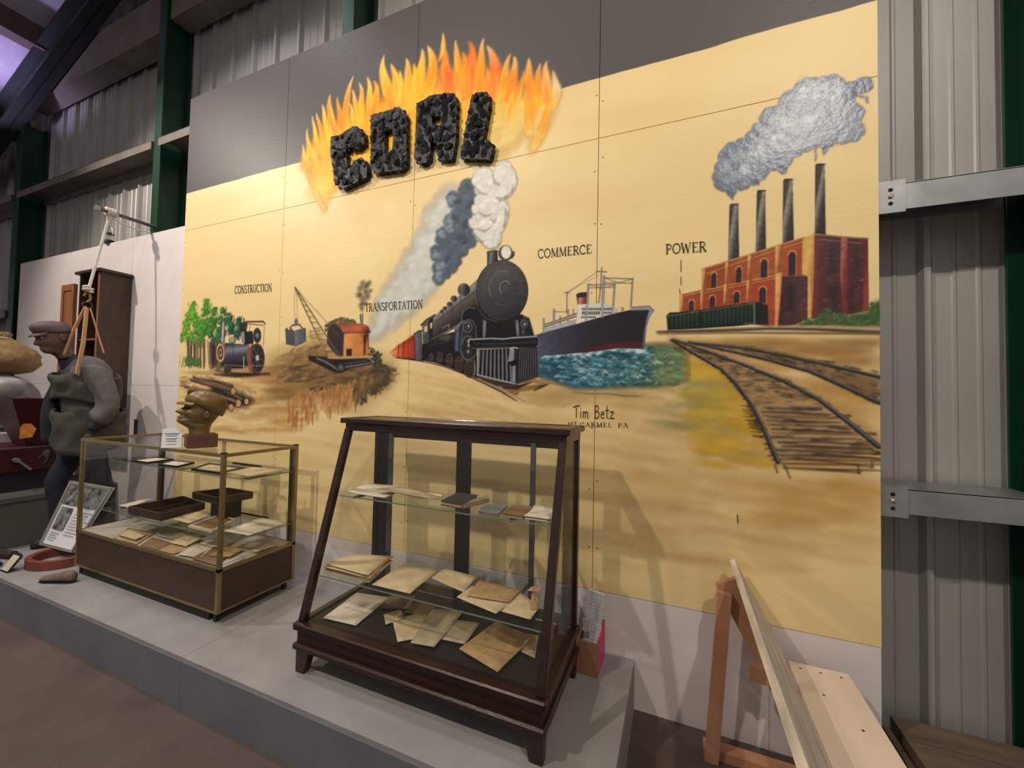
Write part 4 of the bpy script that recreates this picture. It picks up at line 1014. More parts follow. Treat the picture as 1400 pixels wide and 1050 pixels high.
c.poly(R1((575,330),(650,325),(660,430),(580,440)), (38,36,42)); c.poly(R1((555,335),(582,330),(586,420),(560,425)), (150,146,142)); c.poly(R1((540,262),(610,250),(600,330),(545,330)), (40,56,56), .8)
c.ell(R1((690,362))[0], 34/6.176, 64/6.176, (46,42,48)); c.ring(R1((690,362))[0], 28/6.176, 56/6.176, .9, (110,104,108), .8); c.ell(R1((690,362))[0], 2.2, 3.6, (120,114,114))
for k in range(6): a = k*1.05; c.stroke(R1((690,362),(690+26*math.cos(a),362+52*math.sin(a))), .6, (120,114,116), .8)
c.stroke(R1((545,265),(600,246),(740,244),(758,262)), [1.6,2.4,2.4,1.6], (96,60,54), 1); c.stroke(R1((600,262),(740,276)), 1.2, (120,76,62), .9)
for p in [((752,265),(742,450)),((628,275),(626,340)),((545,270),(540,360))]: c.stroke(R1(*p), .9, (120,72,60), .9)
for rx, ry, col in ((66,126,(44,36,40)),): c.ell(R1((688,556))[0], rx/6.176, ry/6.176, col)
c.poly(R1((660,432),(610,480),(602,560),(620,640),(660,680),(640,600),(634,540),(645,470)), (150,92,72))
for k in range(12): t = k/11; y = 445+220*t; x = 640-34*math.sin(math.pi*t); c.stroke(R1((x-14, y+2), (x+22, y-6)), .9, (70,44,42), .9)
c.ring(R1((696,556))[0], 54/6.176, 118/6.176, 1.2, (150,104,82), .9); c.ring(R1((696,556))[0], 47/6.176, 104/6.176, .7, (90,66,58), .8)
for k in range(8): a = k*.785+.2; c.stroke(R1((692,552),(692+44*math.cos(a),552+98*math.sin(a))), .8, (176,168,160), .8)
c.ell(R1((692,552))[0], 2.4, 4, (190,180,170))
c.stroke(R1((410,612),(560,620),(750,616)), 1, (176,150,110), .9); c.stroke(R1((576,545),(578,660)), 2, (196,192,186), .9)
c.ell(R1((440,650))[0], 5, 7.4, (54,48,50)); c.ring(R1((440,650))[0], 4.6, 6.8, .9, (140,130,116), .8); c.ell(R1((365,620))[0], 3, 5, (110,106,80))
c.stroke(R1((470,650),(600,640)), 1, (150,140,126), .8); c.stroke(R1((420,610),(470,690)), .9, (150,136,110), .7)
c.build('painted_traction_engine', 2, 0.05, 'dark painted steam traction engine')

c = Canvas(246, 350, 505, 572, 0.0055)
def log(pts, w, end, er, hi=(150,122,92)):
    pp = R1(*pts); c.stroke(pp, [x*1.25 for x in w], (40,34,40), .95, .008); c.stroke([(a, b-.6) for a, b in pp], [x*.8 for x in w], (104,80,64), .9, .008); c.stroke([(a, b-1.4) for a, b in pp], [x*.35 for x in w], hi, .9, .008)
    c.ell(R1(end)[0], er[0]/6.176, er[1]/6.176, (60,46,44)); c.ell(R1(end)[0], er[0]*.8/6.176, er[1]*.85/6.176, (206,166,104)); c.ring(R1(end)[0], er[0]*.4/6.176, er[1]*.4/6.176, .5, (150,110,70), .8)
c.poly(R1((250,860),(420,960),(600,960),(660,910),(560,850),(330,780)), (50,42,46), .85, .03)
log([(200,735),(340,750),(480,790)], (2,3.4,4), (600,920), (24,28)); log([(150,715),(350,800),(560,905)], (2,4,5), (600,920), (22,28))
log([(130,740),(320,790),(480,830)], (2.4,4.6,5.4), (488,832), (24,34)); log([(80,795),(300,850),(520,930)], (2.6,5.4,7), (532,936), (26,36), (176,146,110)); log([(220,850),(350,910),(460,970)], (2.6,5,6), (470,972), (24,34))
for k in range(50):
    a = random.uniform(200, 660); b = random.uniform(800, 990); c.stroke(R1((a, b), (a+random.uniform(10,50), b+random.uniform(4,24))), [.8,.4], jit((56,44,42), 14), .6, .008)
for k in range(40):
    a = random.uniform(20, 300); b = random.uniform(700, 790); c.stroke(R1((a, b), (a+random.uniform(20,70), b+random.uniform(0,16))), [1,.4], jit((150,116,76), 20), .5, .01)
c.build('painted_logs', 1, 0.06, 'stack of painted felled logs')

c = Canvas(330, 560, 372, 600, 0.006)
# spoil heap, cutting and turf edge
c.poly(R2((0,560),(100,520),(230,440),(300,430),(420,560),(640,560),(740,590),(735,680),(640,770),(560,830),(430,800),(300,760),(100,800),(-10,760)), (160,122,78), .55, .12)
for k in range(150):
    a = random.uniform(20, 330); b = random.uniform(450, 700); 
    if b < 560-a*.45: continue
    c.stroke(R2((a, b), (a+random.uniform(20,70), b-random.uniform(4,34))), [2,.6], jit(pick([(176,140,92),(130,98,64),(206,172,116),(100,76,54)]), 10), .5, .012)
for k in range(200):
    a = random.uniform(60, 740); b = random.uniform(600, 700); c.stroke(R2((a, b), (a+random.uniform(20,80), b-random.uniform(0,12))), [2.2,.6], jit(pick([(96,74,54),(70,56,46),(150,116,78),(120,92,64)]), 10), .55, .012)
for k in range(330):
    a = random.uniform(110, 700); top = np.interp(a, [100,250,400,560,700], [770,750,720,680,640]); bot = np.interp(a, [100,200,350,500,620,720], [990,970,910,860,790,720])
    b = random.uniform(top-10, bot-40); cols = [(206,150,84),(190,120,66),(222,176,110),(170,100,60),(196,130,80)] if a < 520 else [(130,100,70),(90,76,54),(170,124,76),(64,58,48)]
    c.stroke(R2((a, b), (a-random.uniform(-4,12), b+random.uniform(30,80))), [2.0,.5], jit(pick(cols), 12), .6, .01)
for k in range(170):
    t = random.random(); a = np.interp(t, [0,.4,.7,1], [660,735,720,560])+random.uniform(-26, 12); b = np.interp(t, [0,.4,.7,1], [600,620,700,810])+random.uniform(-22, 26)
    c.puff(R2((a, b))[0], random.uniform(1.4,3.6), jit((96,88,58), 14), (52,48,38), .7, .6)
for k in range(50):
    a = random.uniform(250, 520); b = np.interp(a, [250,520], [750,680])+random.uniform(-16, 16); c.puff(R2((a, b))[0], random.uniform(1,2.6), (110,96,60), (60,52,40), .6, .6)
# brush behind the cab
for k in range(110):
    a = random.uniform(340, 530); b = np.interp(a, [340,400,460,530], [350,310,300,320])+random.uniform(-6, 30); c.puff(R2((a, b))[0], random.uniform(1.2,3), jit((120,112,78), 14), (70,66,50), .75, .6)
for k in range(60):
    a = random.uniform(615, 690); b = random.uniform(470+(a-615)*.7, 580); c.puff(R2((a, b))[0], random.uniform(1.4,3), jit((90,94,56), 14), (50,54,36), .75, .6)
# chassis and tracks
c.poly(R2((235,530),(420,545),(660,520),(660,580),(500,610),(440,640),(400,635),(240,560)), (38,35,38), .95)
c.stroke(R2((290,545),(380,590),(420,620)), [1.4,2,2], (150,150,152), .9); c.stroke(R2((470,602),(560,588),(640,572)), [2,1.6,1.2], (150,148,146), .9); c.stroke(R2((450,585),(600,562)), 1, (120,118,116), .8)
for r_, col in ((26,(34,32,36)),(20,(110,110,112)),(14,(40,38,42)),(7,(150,150,150))): c.ell(R2((438,605))[0], r_/4.567, r_*1.05/4.567, col)
c.stroke(R2((612,545),(650,575)), 1.4, (170,168,164), .9); c.stroke(R2((655,540),(636,585)), 1.2, (130,128,124), .8); c.stroke(R2((285,550),(360,570)), 1.2, (120,120,120), .8)
c.poly(R2((355,535),(420,528),(640,528),(640,545),(420,552),(360,550)), (196,150,96))
# cab
c.poly(R2((355,380),(372,345),(400,330),(430,350),(450,385),(462,390),(455,535),(420,535),(370,480),(352,450)), (56,50,50))
c.poly(R2((460,390),(612,384),(610,528),(452,535)), lin(R2((460,460))[0], R2((612,460))[0], [(222,156,92),(206,132,72),(196,120,66)]))
c.poly(R2((400,330),(440,324),(580,334),(612,350),(624,384),(462,390),(440,350)), lin(R2((520,328))[0], R2((520,390))[0], [(150,80,54),(190,104,70),(170,84,56)]))
c.stroke(R2((400,330),(430,342),(450,378),(462,392)), 1.6, (150,80,54), 1); c.stroke(R2((462,391),(624,385)), 1.4, (110,60,46), .9)
c.poly(R2((474,490),(508,487),(508,532),(474,535)), (44,38,40)); c.poly(R2((582,402),(597,402),(594,526),(580,526)), (96,50,40)); c.stroke(R2((458,392),(454,534)), .9, (120,74,50), .9); c.stroke(R2((612,386),(610,528)), .9, (120,74,50), .8)
c.poly(R2((558,272),(578,270),(576,336),(560,338)), lin(R2((558,300))[0], R2((578,300))[0], [(70,66,66),(150,144,136),(90,84,82)]))
# boom
for p, w in [(((152,105),(356,540)),1.5),(((160,110),(432,535)),1.3),(((152,105),(350,320),(430,410)),.7),(((152,105),(148,200),(152,300)),.6),(((158,110),(166,200),(168,305)),.6)]:
    c.stroke(R2(*p), w, (140,110,70), .95); c.stroke([(a-.5, b) for a, b in R2(*p)], w*.4, (60,50,44), .8)
for k in range(1, 12):
    t = k/12; a = (152+204*t, 105+435*t); b = (160+272*t, 110+425*t); c.stroke(R2(a, b), .9, (110,86,60), .9)
    t2 = (k+.5)/12; c.stroke(R2(a, (160+272*t2, 110+425*t2)), .6, (110,86,60), .8)
for p in [((245,380),(310,375)),((245,400),(305,398)),((245,378),(250,420),(300,425)),((260,420),(270,500)),((270,450),(340,445)),((300,500),(330,455)),((330,440),(330,500)),((240,410),(320,418))]: c.stroke(R2(*p), 1.3, (176,146,90), .9)
# clamshell bucket
c.poly(R2((92,365),(104,356),(112,375),(128,360),(146,378),(196,362),(218,358),(220,440),(158,470),(98,458)), (78,80,88)); c.poly(R2((152,376),(218,358),(220,440),(158,470)), lin(R2((155,420))[0], R2((220,420))[0], [(110,112,122),(80,82,90)])); c.stroke(R2((120,360),(135,340),(180,336),(198,358)), 1.8, (60,60,66), 1); c.stroke(R2((122,358),(138,343),(180,339)), .7, (170,170,176), .9)
c.ell(R2((160,320))[0], 2.4, 4.2, (110,104,130)); c.stroke(R2((96,380),(98,455)), .8, (150,150,156), .8); c.stroke(R2((152,378),(158,468)), .9, (160,160,166), .8)
# smoke
for x, y, r in [(570,240,20),(565,215,26),(590,205,24),(575,175,30),(605,165,26),(550,150,28),(600,140,30),(560,110,30),(595,100,32),(615,75,24),(575,75,24),(625,125,18)]: c.puff(R2((x, y))[0], r/4.567, (120,108,96), (84,78,74), .6, .8)
for x, y, r in [(572,205,16),(560,150,20),(600,90,20),(590,130,16)]: c.puff(R2((x, y))[0], r/4.567, (70,66,66), (80,74,72), .5, .8)
c.stroke(R2((570,270),(570,250)), [2,2], (206,196,176), .8, .01)
c.build('painted_steam_crane', 2, 0.06, 'painted steam crane with clamshell bucket on a dug bank')

# ---------------------------------------------------------------- lettering on the mural (brushed capitals with serifs)
def arc(cx, cy, rx, ry, a0, a1, n=14): return [(cx+rx*math.cos(R(a0+(a1-a0)*k/n)), cy+ry*math.sin(R(a0+(a1-a0)*k/n))) for k in range(n+1)]
TK, TH = 0.13, 0.055
def serif(x, y, w=.26): return ([(x-w/2, y), (x+w/2, y)], TH)
GLY = {
 'C': (.72, [(arc(.40,.5,.36,.5,45,315), .10), ([(.66,.85),(.66,.66)], TH)]),
 'O': (.80, [(arc(.40,.5,.35,.49,0,360,22), .10)]),
 'N': (.78, [([(.14,0),(.14,1)],TH),([(.12,1),(.66,0)],TK),([(.66,0),(.66,1)],TH),serif(.14,0),serif(.10,1,.2),serif(.66,1)]),
 'S': (.58, [(arc(.29,.74,.22,.25,30,270)+arc(.29,.25,.24,.25,90,-150), .10)]),
 'T': (.66, [([(.33,0),(.33,1)],TK),([(.03,.97),(.63,.97)],TH),([(.03,.97),(.03,.80)],TH),([(.63,.97),(.63,.80)],TH),serif(.33,0)]),
 'R': (.70, [([(.15,0),(.15,1)],TK),([(.15,.97)]+arc(.33,.74,.22,.23,90,-90)+[(.15,.51)],.08),([(.33,.50),(.64,.02)],TK),serif(.15,0),serif(.10,.98,.2),serif(.62,0.01,.2)]),
 'U': (.74, [([(.14,1),(.14,.3)]+arc(.37,.28,.23,.27,180,360)+[(.60,1)],.09),serif(.14,1),serif(.60,1)]),
 'I': (.34, [([(.17,0),(.17,1)],TK),serif(.17,0),serif(.17,1)]),
 'A': (.76, [([(.08,0),(.37,1)],TH),([(.37,1),(.68,0)],TK),([(.18,.34),(.57,.34)],TH),serif(.08,0,.22),serif(.68,0,.22)]),
 'P': (.62, [([(.15,0),(.15,1)],TK),([(.15,.97)]+arc(.33,.72,.22,.25,90,-90)+[(.15,.47)],.08),serif(.15,0),serif(.10,.98,.2)]),
 'M': (.92, [([(.12,0),(.14,1)],TH),([(.14,1),(.46,.05)],TK),([(.46,.05),(.76,1)],TH),([(.76,1),(.78,0)],TK),serif(.12,0,.22),serif(.78,0)]),
 'E': (.62, [([(.15,0),(.15,1)],TK),([(.1,.97),(.55,.97),(.55,.82)],TH),([(.15,.52),(.45,.52)],TH),([(.1,.03),(.57,.03),(.57,.2)],TH)]),
 'W': (.98, [([(.06,1),(.27,0)],TK),([(.27,0),(.47,.9)],TH),([(.47,.9),(.68,0)],TK),([(.68,0),(.90,1)],TH),serif(.07,1,.22),serif(.90,1,.2)]),
 'L': (.6, [([(.15,1),(.15,.03),(.56,.03)],.09)]), ' ': (.45, []),
 't': (.42, [([(.2,1.0),(.18,.1),(.34,.02)],.08),([(.03,.62),(.40,.66)],.07)]),
 'i': (.26, [([(.13,.55),(.12,0)],.08),([(.13,.75),(.14,.80)],.09)]),
 'm': (.74, [([(.08,0),(.10,.55)],.08),([(.10,.4),(.22,.55),(.32,.45),(.34,0)],.08),([(.34,.4),(.48,.55),(.58,.45),(.62,0)],.08)]),
 'B': (.66, [([(.12,0),(.16,1),(.42,1.0),(.50,.80),(.40,.60),(.18,.54)],.08),([(.30,.55),(.54,.45),(.56,.18),(.36,.0),(.06,.02)],.08)]),
 'e': (.46, [([(.06,.3),(.38,.34),(.34,.52),(.16,.52),(.06,.3),(.10,.06),(.26,.0),(.40,.10)],.075)]),
 'z': (.5, [([(.04,.5),(.42,.54),(.06,.02),(.48,.04)],.08)]),
 'Q': (.66, [([(.34,0),(.36,.92)],.09),([(.0,.86),(.30,1.02),(.74,1.0)],.08)]),      # the signature's sweeping T
}
M_ink = mat('black_sign_paint', (34, 27, 24), 0.5, var=0.1)
def word(name, text, bl, tl, br, tr, label, layer=8, spread=0.06):
    adv = [GLY[ch][0]+spread for ch in text]; tot = sum(adv)-spread
    A, B, C2, E2 = [np.array(wall(*q)) for q in (bl, tl, br, tr)]
    ht = np.linalg.norm(B-A)
    sx = np.linalg.norm(C2-A)/tot
    def at2(x, y):
        u = x/tot; return (A*(1-u)+C2*u)*(1-y)+(B*(1-u)+E2*u)*y
    m = MB(); x0 = 0; yy = D-0.0004*layer-0.0006
    for ch, ad in zip(text, adv):
        for pts, w in GLY[ch][1]:
            q = [at2(x0+a, b) for a, b in pts]
            for k in range(len(q)-1):
                d = q[k+1]-q[k]; L = np.linalg.norm(d)
                if L < 1e-7: continue
                d /= L; n = np.array((-d[1], d[0]))
                # stroke width follows the letter's own proportions
                hw = w*0.5*np.hypot(n[0]*sx, n[1]*ht)*1.02
                e = d*hw*0.4; a, b = q[k]-e, q[k+1]+e
                c4 = [a-n*hw, b-n*hw, b+n*hw, a+n*hw]
                lift = 1e-6*(k % 7)
                m.add([(p[0], yy-lift, p[1]) for p in c4], [(0, 1, 2, 3)])
        x0 += ad
    o = m.build(name, M_ink, mural); o['label'] = label
word('painted_word', 'CONSTRUCTION', (321,401.5), (321.5,391.2), (371.8,398), (371.8,387.6), 'black painted word CONSTRUCTION')
word('painted_word', 'TRANSPORTATION', (499.5,426), (499.5,415.3), (578,420.9), (578,410.3), 'black painted word TRANSPORTATION')
word('painted_word', 'COMMERCE', (735.5,353.2), (735.5,341.4), (809,346.2), (809,334), 'black painted word COMMERCE')
word('painted_word', 'POWER', (910,347.4), (910,334.2), (965.6,344.1), (965.6,330.2), 'black painted word POWER')
word('painted_signature', 'Qim Betz', (784,571), (784,555), (840,572.5), (840,554.5), 'black handwritten signature of the painter')
for wd_, ua, ub in (('MT', 776.5, 789), ('CARMEL', 793, 837), ('PA', 845, 858.7)):
    fv = lambda u: 582.8+1.6*(u-776.5)/82
    word('painted_signature', wd_, (ua, fv(ua)), (ua, fv(ua)-5.6), (ub, fv(ub)), (ub, fv(ub)-6.6), 'small black handwritten %s below the signature' % wd_, spread=.14)
# thin scratches and pencil seams on the board
mm = MB()
for p0, p1, w in [((931,355),(931,372),.0016),((931,378),(931,390),.0016),((929,395),(930,402),.0014),((1008,703),(1009,715),.002)]:
    a, b = wall(*p0), wall(*p1); mm.add([(a[0]-w, D-.0042, a[1]), (b[0]-w, D-.0042, b[1]), (b[0]+w, D-.0042, b[1]), (a[0]+w, D-.0042, a[1])], [(0,1,2,3)])
mm.build('scratch_marks', M_ink, mural)

# ---------------------------------------------------------------- the word COAL in lumps of coal
M_coal = mat('glossy_black_coal', (8, 8, 9), 0.24, var=0.4, scale=24, bump=0.6, bscale=70, spec=0.32)
M_backing = mat('black_letter_backing', (14, 14, 15), 0.6)
YF = D-0.045
def lump_mesh(seed):
    r_ = random.Random(seed); bm = bmesh.new()
    bmesh.ops.create_icosphere(bm, subdivisions=1, radius=1.0)
    for v in bm.verts:
        v.co *= 0.62+0.62*r_.random(); v.co.y = max(-.55, min(.55, v.co.y))
    me = bpy.data.meshes.new('coal_lump'); bm.to_mesh(me); bm.free(); me.materials.append(M_coal); return me
LUMPS = [lump_mesh(k) for k in range(8)]
def inside(P, x, z):
    r_ = False
    for k in range(len(P)):
        a, b = P[k], P[(k+1) % len(P)]
        if (a[1] > z) != (b[1] > z) and x < (b[0]-a[0])*(z-a[1])/(b[1]-a[1])+a[0]: r_ = not r_
    return r_
def edist(P, x, z):
    best = 9
    for k in range(len(P)):
        a, b = np.array(P[k]), np.array(P[(k+1) % len(P)]); e = b-a; t = min(1, max(0, ((x-a[0])*e[0]+(z-a[1])*e[1])/(e@e+1e-12)))
        best = min(best, math.hypot(x-a[0]-t*e[0], z-a[1]-t*e[1]))
    return best
def coal_letter(polys, which, outline, hole=None):
    W = [wall(a, b, YF) for a, b in F_(*outline)]
    Hh = [wall(a, b, YF) for a, b in F_(*hole)] if hole else None
    cx = sum(p[0] for p in W)/len(W); cz = min(p[1] for p in W)
    t = thing('coal_letter', 'black letter %s built from glossy lumps of coal' % which, 'letter', (cx, D, cz), 'letters of the word COAL')
    m = MB()
    for q in polys: m.prism([wall(a, b, YF) for a, b in F_(*q)], D-0.045, D-0.002)
    m.build('backing', M_coal, t, recalc=True)
    xs0, xs1 = min(p[0] for p in W), max(p[0] for p in W); zs0, zs1 = min(p[1] for p in W), max(p[1] for p in W)
    st = 0.046; placed = []; n = 0
    r_ = random.Random(ord(which))
    for _ in range(5000):
        x, z = r_.uniform(xs0, xs1), r_.uniform(zs0, zs1)
        if not inside(W, x, z) or (Hh and inside(Hh, x, z)): continue
        ed = edist(W, x, z)
        if Hh: ed = min(ed, edist(Hh, x, z))
        if ed < 0.016: continue
        if any((x-a)**2+(z-b)**2 < st*st for a, b in placed): continue
        placed.append((x, z))
        o = link('coal_lump', LUMPS[r_.randrange(8)], t)
        s_ = r_.uniform(.034, .044); s_ = min(s_, ed+0.004)
        o.location = (x-cx, -0.040-r_.uniform(0, .005), z-cz); o.scale = (s_, .022, s_)
        o.rotation_euler = (r_.uniform(-.5,.5), r_.uniform(0,6.28), r_.uniform(-.5,.5))
        n += 1
    # rims down the sides of the letter
    for loop in ([W, Hh] if Hh else [W]):
        for k in range(len(loop)):
            a, b = np.array(loop[k]), np.array(loop[(k+1) % len(loop)]); L = np.linalg.norm(b-a); q = max(1, int(L/0.05))
            for j in range(q):
                p = a+(b-a)*(j+.5)/q; o = link('coal_lump', LUMPS[r_.randrange(8)], t)
                s_ = r_.uniform(.013, .018) if loop is W else .008
                o.location = (p[0]-cx, -0.024-r_.uniform(0, .004), p[1]-cz); o.scale = (s_, .028, s_); o.rotation_euler = (0, r_.uniform(0,6.28), 0)
OC = [(218,548),(262,540),(300,512),(340,497),(376,528),(378,582),(345,608),(305,600),(290,612),(292,660),(298,700),(318,706),(322,664),(368,650),(392,684),(388,742),(275,798),(236,776),(226,690),(214,620)]
coal_letter([OC], 'C', OC)
OO = [(408,446),(500,420),(545,404),(580,442),(578,688),(556,706),(432,724),(406,698),(410,560)]
HO = [(474,524),(512,508),(516,560),(510,612),(474,634)]
coal_letter([[(408,446),(500,420),(512,508),(474,524),(474,634),(432,724),(406,698),(410,560)], [(500,420),(545,404),(580,442),(578,688),(556,706),(432,724),(474,634),(510,612),(516,560),(512,508)]], 'O', OO, HO)
OA = [(628,388),(660,374),(690,352),(780,338),(812,348),(820,380),(816,560),(802,640),(796,656),(742,660),(726,638),(728,578),(696,576),(690,656),(668,674),(642,680),(616,652),(622,560)]
HA = [(702,456),(744,444),(742,492),(702,494)]
coal_letter([[(628,388),(660,374),(690,352),(780,338),(744,444),(702,456),(702,494),(696,576),(690,656),(668,674),(642,680),(616,652),(622,560)], [(780,338),(812,348),(820,380),(816,560),(802,640),(796,656),(742,660),(726,638),(728,578),(696,576),(702,494),(742,492),(744,444)]], 'A', OA, HA)
OL = [(892,348),(940,333),(970,344),(978,382),(946,562),(984,574),(994,602),(976,658),(844,654),(836,630),(852,560),(872,450)]
coal_letter([OL], 'L', OL)
# ---------------------------------------------------------------- dark wooden showcase with a sloping front
M_wood = mat('dark_red_brown_varnished_wood', (42, 18, 14), 0.32, var=0.35, scale=7, stretch=(1, 1, 6), bump=0.06, coat=0.12)
M_wood2 = mat('black_brown_wood', (30, 18, 17), 0.45, var=0.25, scale=8)
M_std = mat('grey_metal_shelf_standard', (100, 98, 100), 0.45, 0.6, var=0.15, scale=30)
M_brown = mat('brown_panel', (66, 46, 36), 0.5, var=0.15, scale=12)
M_gold = mat('dull_brass_trim', (150, 130, 88), 0.35, 0.7, var=0.1)
M_black = mat('black_plinth', (26, 25, 27), 0.6)
M_glass = glass_mat()
M_shelf = glass_mat('greenish_shelf_glass', (0.955, 0.975, 0.965), 1.4)
def pane(name, q, parent, m=M_glass, th=0.004):
    """glass pane from four corners"""
    a, b, c_, d = [Vector(p) for p in q]; n = (b-a).cross(c_-a).normalized()*th
    mb = MB(); mb.add([a, b, c_, d, a+n, b+n, c_+n, d+n], [(3,2,1,0),(4,5,6,7),(0,1,5,4),(1,2,6,5),(2,3,7,6),(3,0,4,7)])
    return mb.build(name, m, parent, recalc=True)

X0, X1, YF0, YB, YT = -1.70, -0.445, 1.445, 1.985, 1.715
ZD, ZT = 0.478, 1.40
case = thing('display_case', 'antique dark wooden showcase with sloping glass front on short bracket feet', 'display case', ((X0+X1)/2, 1.7, 0.25))
for sx, x in ((1, X0), (-1, X1)):
    for sy, y in ((1, YF0), (-1, YB)):
        m = MB(); w, w2 = 0.085, 0.055
        b4 = [(x, y), (x+sx*w2, y), (x+sx*w2, y+sy*0.04), (x, y+sy*0.04)]; t4 = [(x, y), (x+sx*w, y), (x+sx*w, y+sy*0.05), (x, y+sy*0.05)]
        if sx*sy < 0: b4.reverse(); t4.reverse()
        m.hexa([(a, b, 0.25) for a, b in b4], [(a, b, 0.36) for a, b in t4])
        m.build('foot', M_wood, case, bevel=0.004, recalc=True)
MB().box(X0+0.004, X1-0.004, YF0+0.004, YB-0.004, 0.388, 0.452).build('base_panel', M_wood, case)
MB().box(X0-0.012, X1+0.012, YF0-0.014, YB+0.006, 0.358, 0.390).build('lower_moulding', M_wood, case, bevel=0.008)
mo = MB()
for a, b, c_, d in ((X0-0.012, X1+0.012, YF0-0.014, YF0+0.030), (X0-0.012, X1+0.012, YB-0.03, YB+0.006), (X0-0.012, X0+0.03, YF0+0.030, YB-0.03), (X1-0.03, X1+0.012, YF0+0.030, YB-0.03)):
    mo.box(a, b, c_, d, 0.450, 0.486)
mo.build('upper_moulding', M_wood, case, bevel=0.006)
MB().box(X0+0.03, X1-0.03, YF0+0.03, YB-0.03, 0.453, ZD).build('deck', M_wood2, case)
def fy(z): return YF0+0.012+(YT-YF0-0.012)*(z-0.486)/(ZT-0.486)
for x in (X0+0.017, X1-0.017):
    MB().bar((x, fy(0.486)+0.012, 0.484), (x, fy(ZT)+0.012, ZT), 0.036, 0.034, (0, 1, 0)).build('front_post', M_wood, case, bevel=0.003)
    MB().box(x-0.016, x+0.016, YB-0.034, YB, 0.486, ZT).build('back_post', M_wood, case, bevel=0.003)
MB().box(X0, X1, YT, YT+0.036, ZT-0.008, ZT+0.032).build('front_rail', M_wood, case, bevel=0.003)
MB().box(X0, X1, YB-0.036, YB, ZT-0.02, ZT+0.032).build('back_rail', M_wood, case, bevel=0.003)
for x in (X0, X1-0.034): MB().box(x, x+0.034, YT+0.0365, YB-0.0365, ZT-0.004, ZT+0.032).build('side_rail', M_wood, case)
tm = MB()
for a, b, c_, d in ((X0-0.02, X1+0.02, YT-0.022, YT+0.035), (X0-0.02, X1+0.02, YB-0.04, YB+0.012), (X0-0.02, X0+0.04, YT+0.035, YB-0.04), (X1-0.04, X1+0.02, YT+0.035, YB-0.04)):
    tm.box(a, b, c_, d, ZT+0.033, ZT+0.062)
tm.build('top_frame', M_wood, case, bevel=0.005)
MB().box(X0+0.035, X1-0.035, YT+0.03, YB-0.035, ZT+0.054, ZT+0.060).build('top_pane', M_shelf, case)
pane('front_pane', [(X0+0.034, fy(0.49)+0.012, 0.488), (X1-0.034, fy(0.49)+0.012, 0.488), (X1-0.034, fy(ZT)+0.012, ZT-0.01), (X0+0.034, fy(ZT)+0.012, ZT-0.01)], case)
for x in (X0+0.012, X1-0.016):
    pane('side_pane', [(x, fy(0.49)+0.03, 0.488), (x, YB-0.035, 0.488), (x, YB-0.035, ZT-0.006), (x, fy(ZT)+0.03, ZT-0.006)], case)
# sliding doors at the back
for a, b in ((X0+0.034, X0+0.115), (-1.13, -1.045), (X1-0.075, X1-0.034)):
    MB().box(a, b, YB-0.030, YB-0.012, 0.49, ZT-0.022).build('door_stile', M_wood2, case)
for a, b in ((X0+0.1155, -1.1305), (-1.0445, X1-0.0755)):
    MB().box(a, b, YB-0.030, YB-0.012, ZT-0.06, ZT-0.022).build('door_rail', M_wood2, case)
    MB().box(a, b, YB-0.030, YB-0.012, 0.49, 0.53).build('door_rail', M_wood2, case)
    MB().box(a, b, YB-0.023, YB-0.019, 0.531, ZT-0.061).build('door_pane', M_glass, case)
for x in (X0+0.118, -0.69): MB().box(x, x+0.026, YB-0.046, YB-0.031, 0.49, ZT-0.022).build('shelf_standard', M_std, case)
# shelves on brackets
ZM, ZU = 0.686, 1.062
M_edge = mat('green_glass_edge', (112, 128, 112), .15, var=.1, spec=.6)
for sh_, q_ in (((X0+0.04, X1-0.04, 1.527, YB-0.05, ZM-0.006, ZM), (X0+0.04, X1-0.04, 1.5255, 1.527, ZM-0.006, ZM)),):
    so_ = MB().box(*sh_).build('shelf', M_shelf, case); MB().box(*q_).build('glass_edge', M_edge, so_, world=False).location = -case.location
so_ = MB().box(X0+0.06, X1-0.03, 1.634, YB-0.07, ZU-0.006, ZU).build('shelf', M_shelf, case); MB().box(X0+0.06, X1-0.03, 1.632, 1.634, ZU-0.006, ZU).build('glass_edge', M_edge, so_, world=False).location = -case.location
for z, y0 in ((ZM, 1.60), (ZU, 1.66)):
    for x in (X0+0.131, -0.677): MB().bar((x, YB-0.05, z-0.02), (x, y0, z-0.0125), 0.012, 0.013).build('shelf_bracket', M_wood2, case)

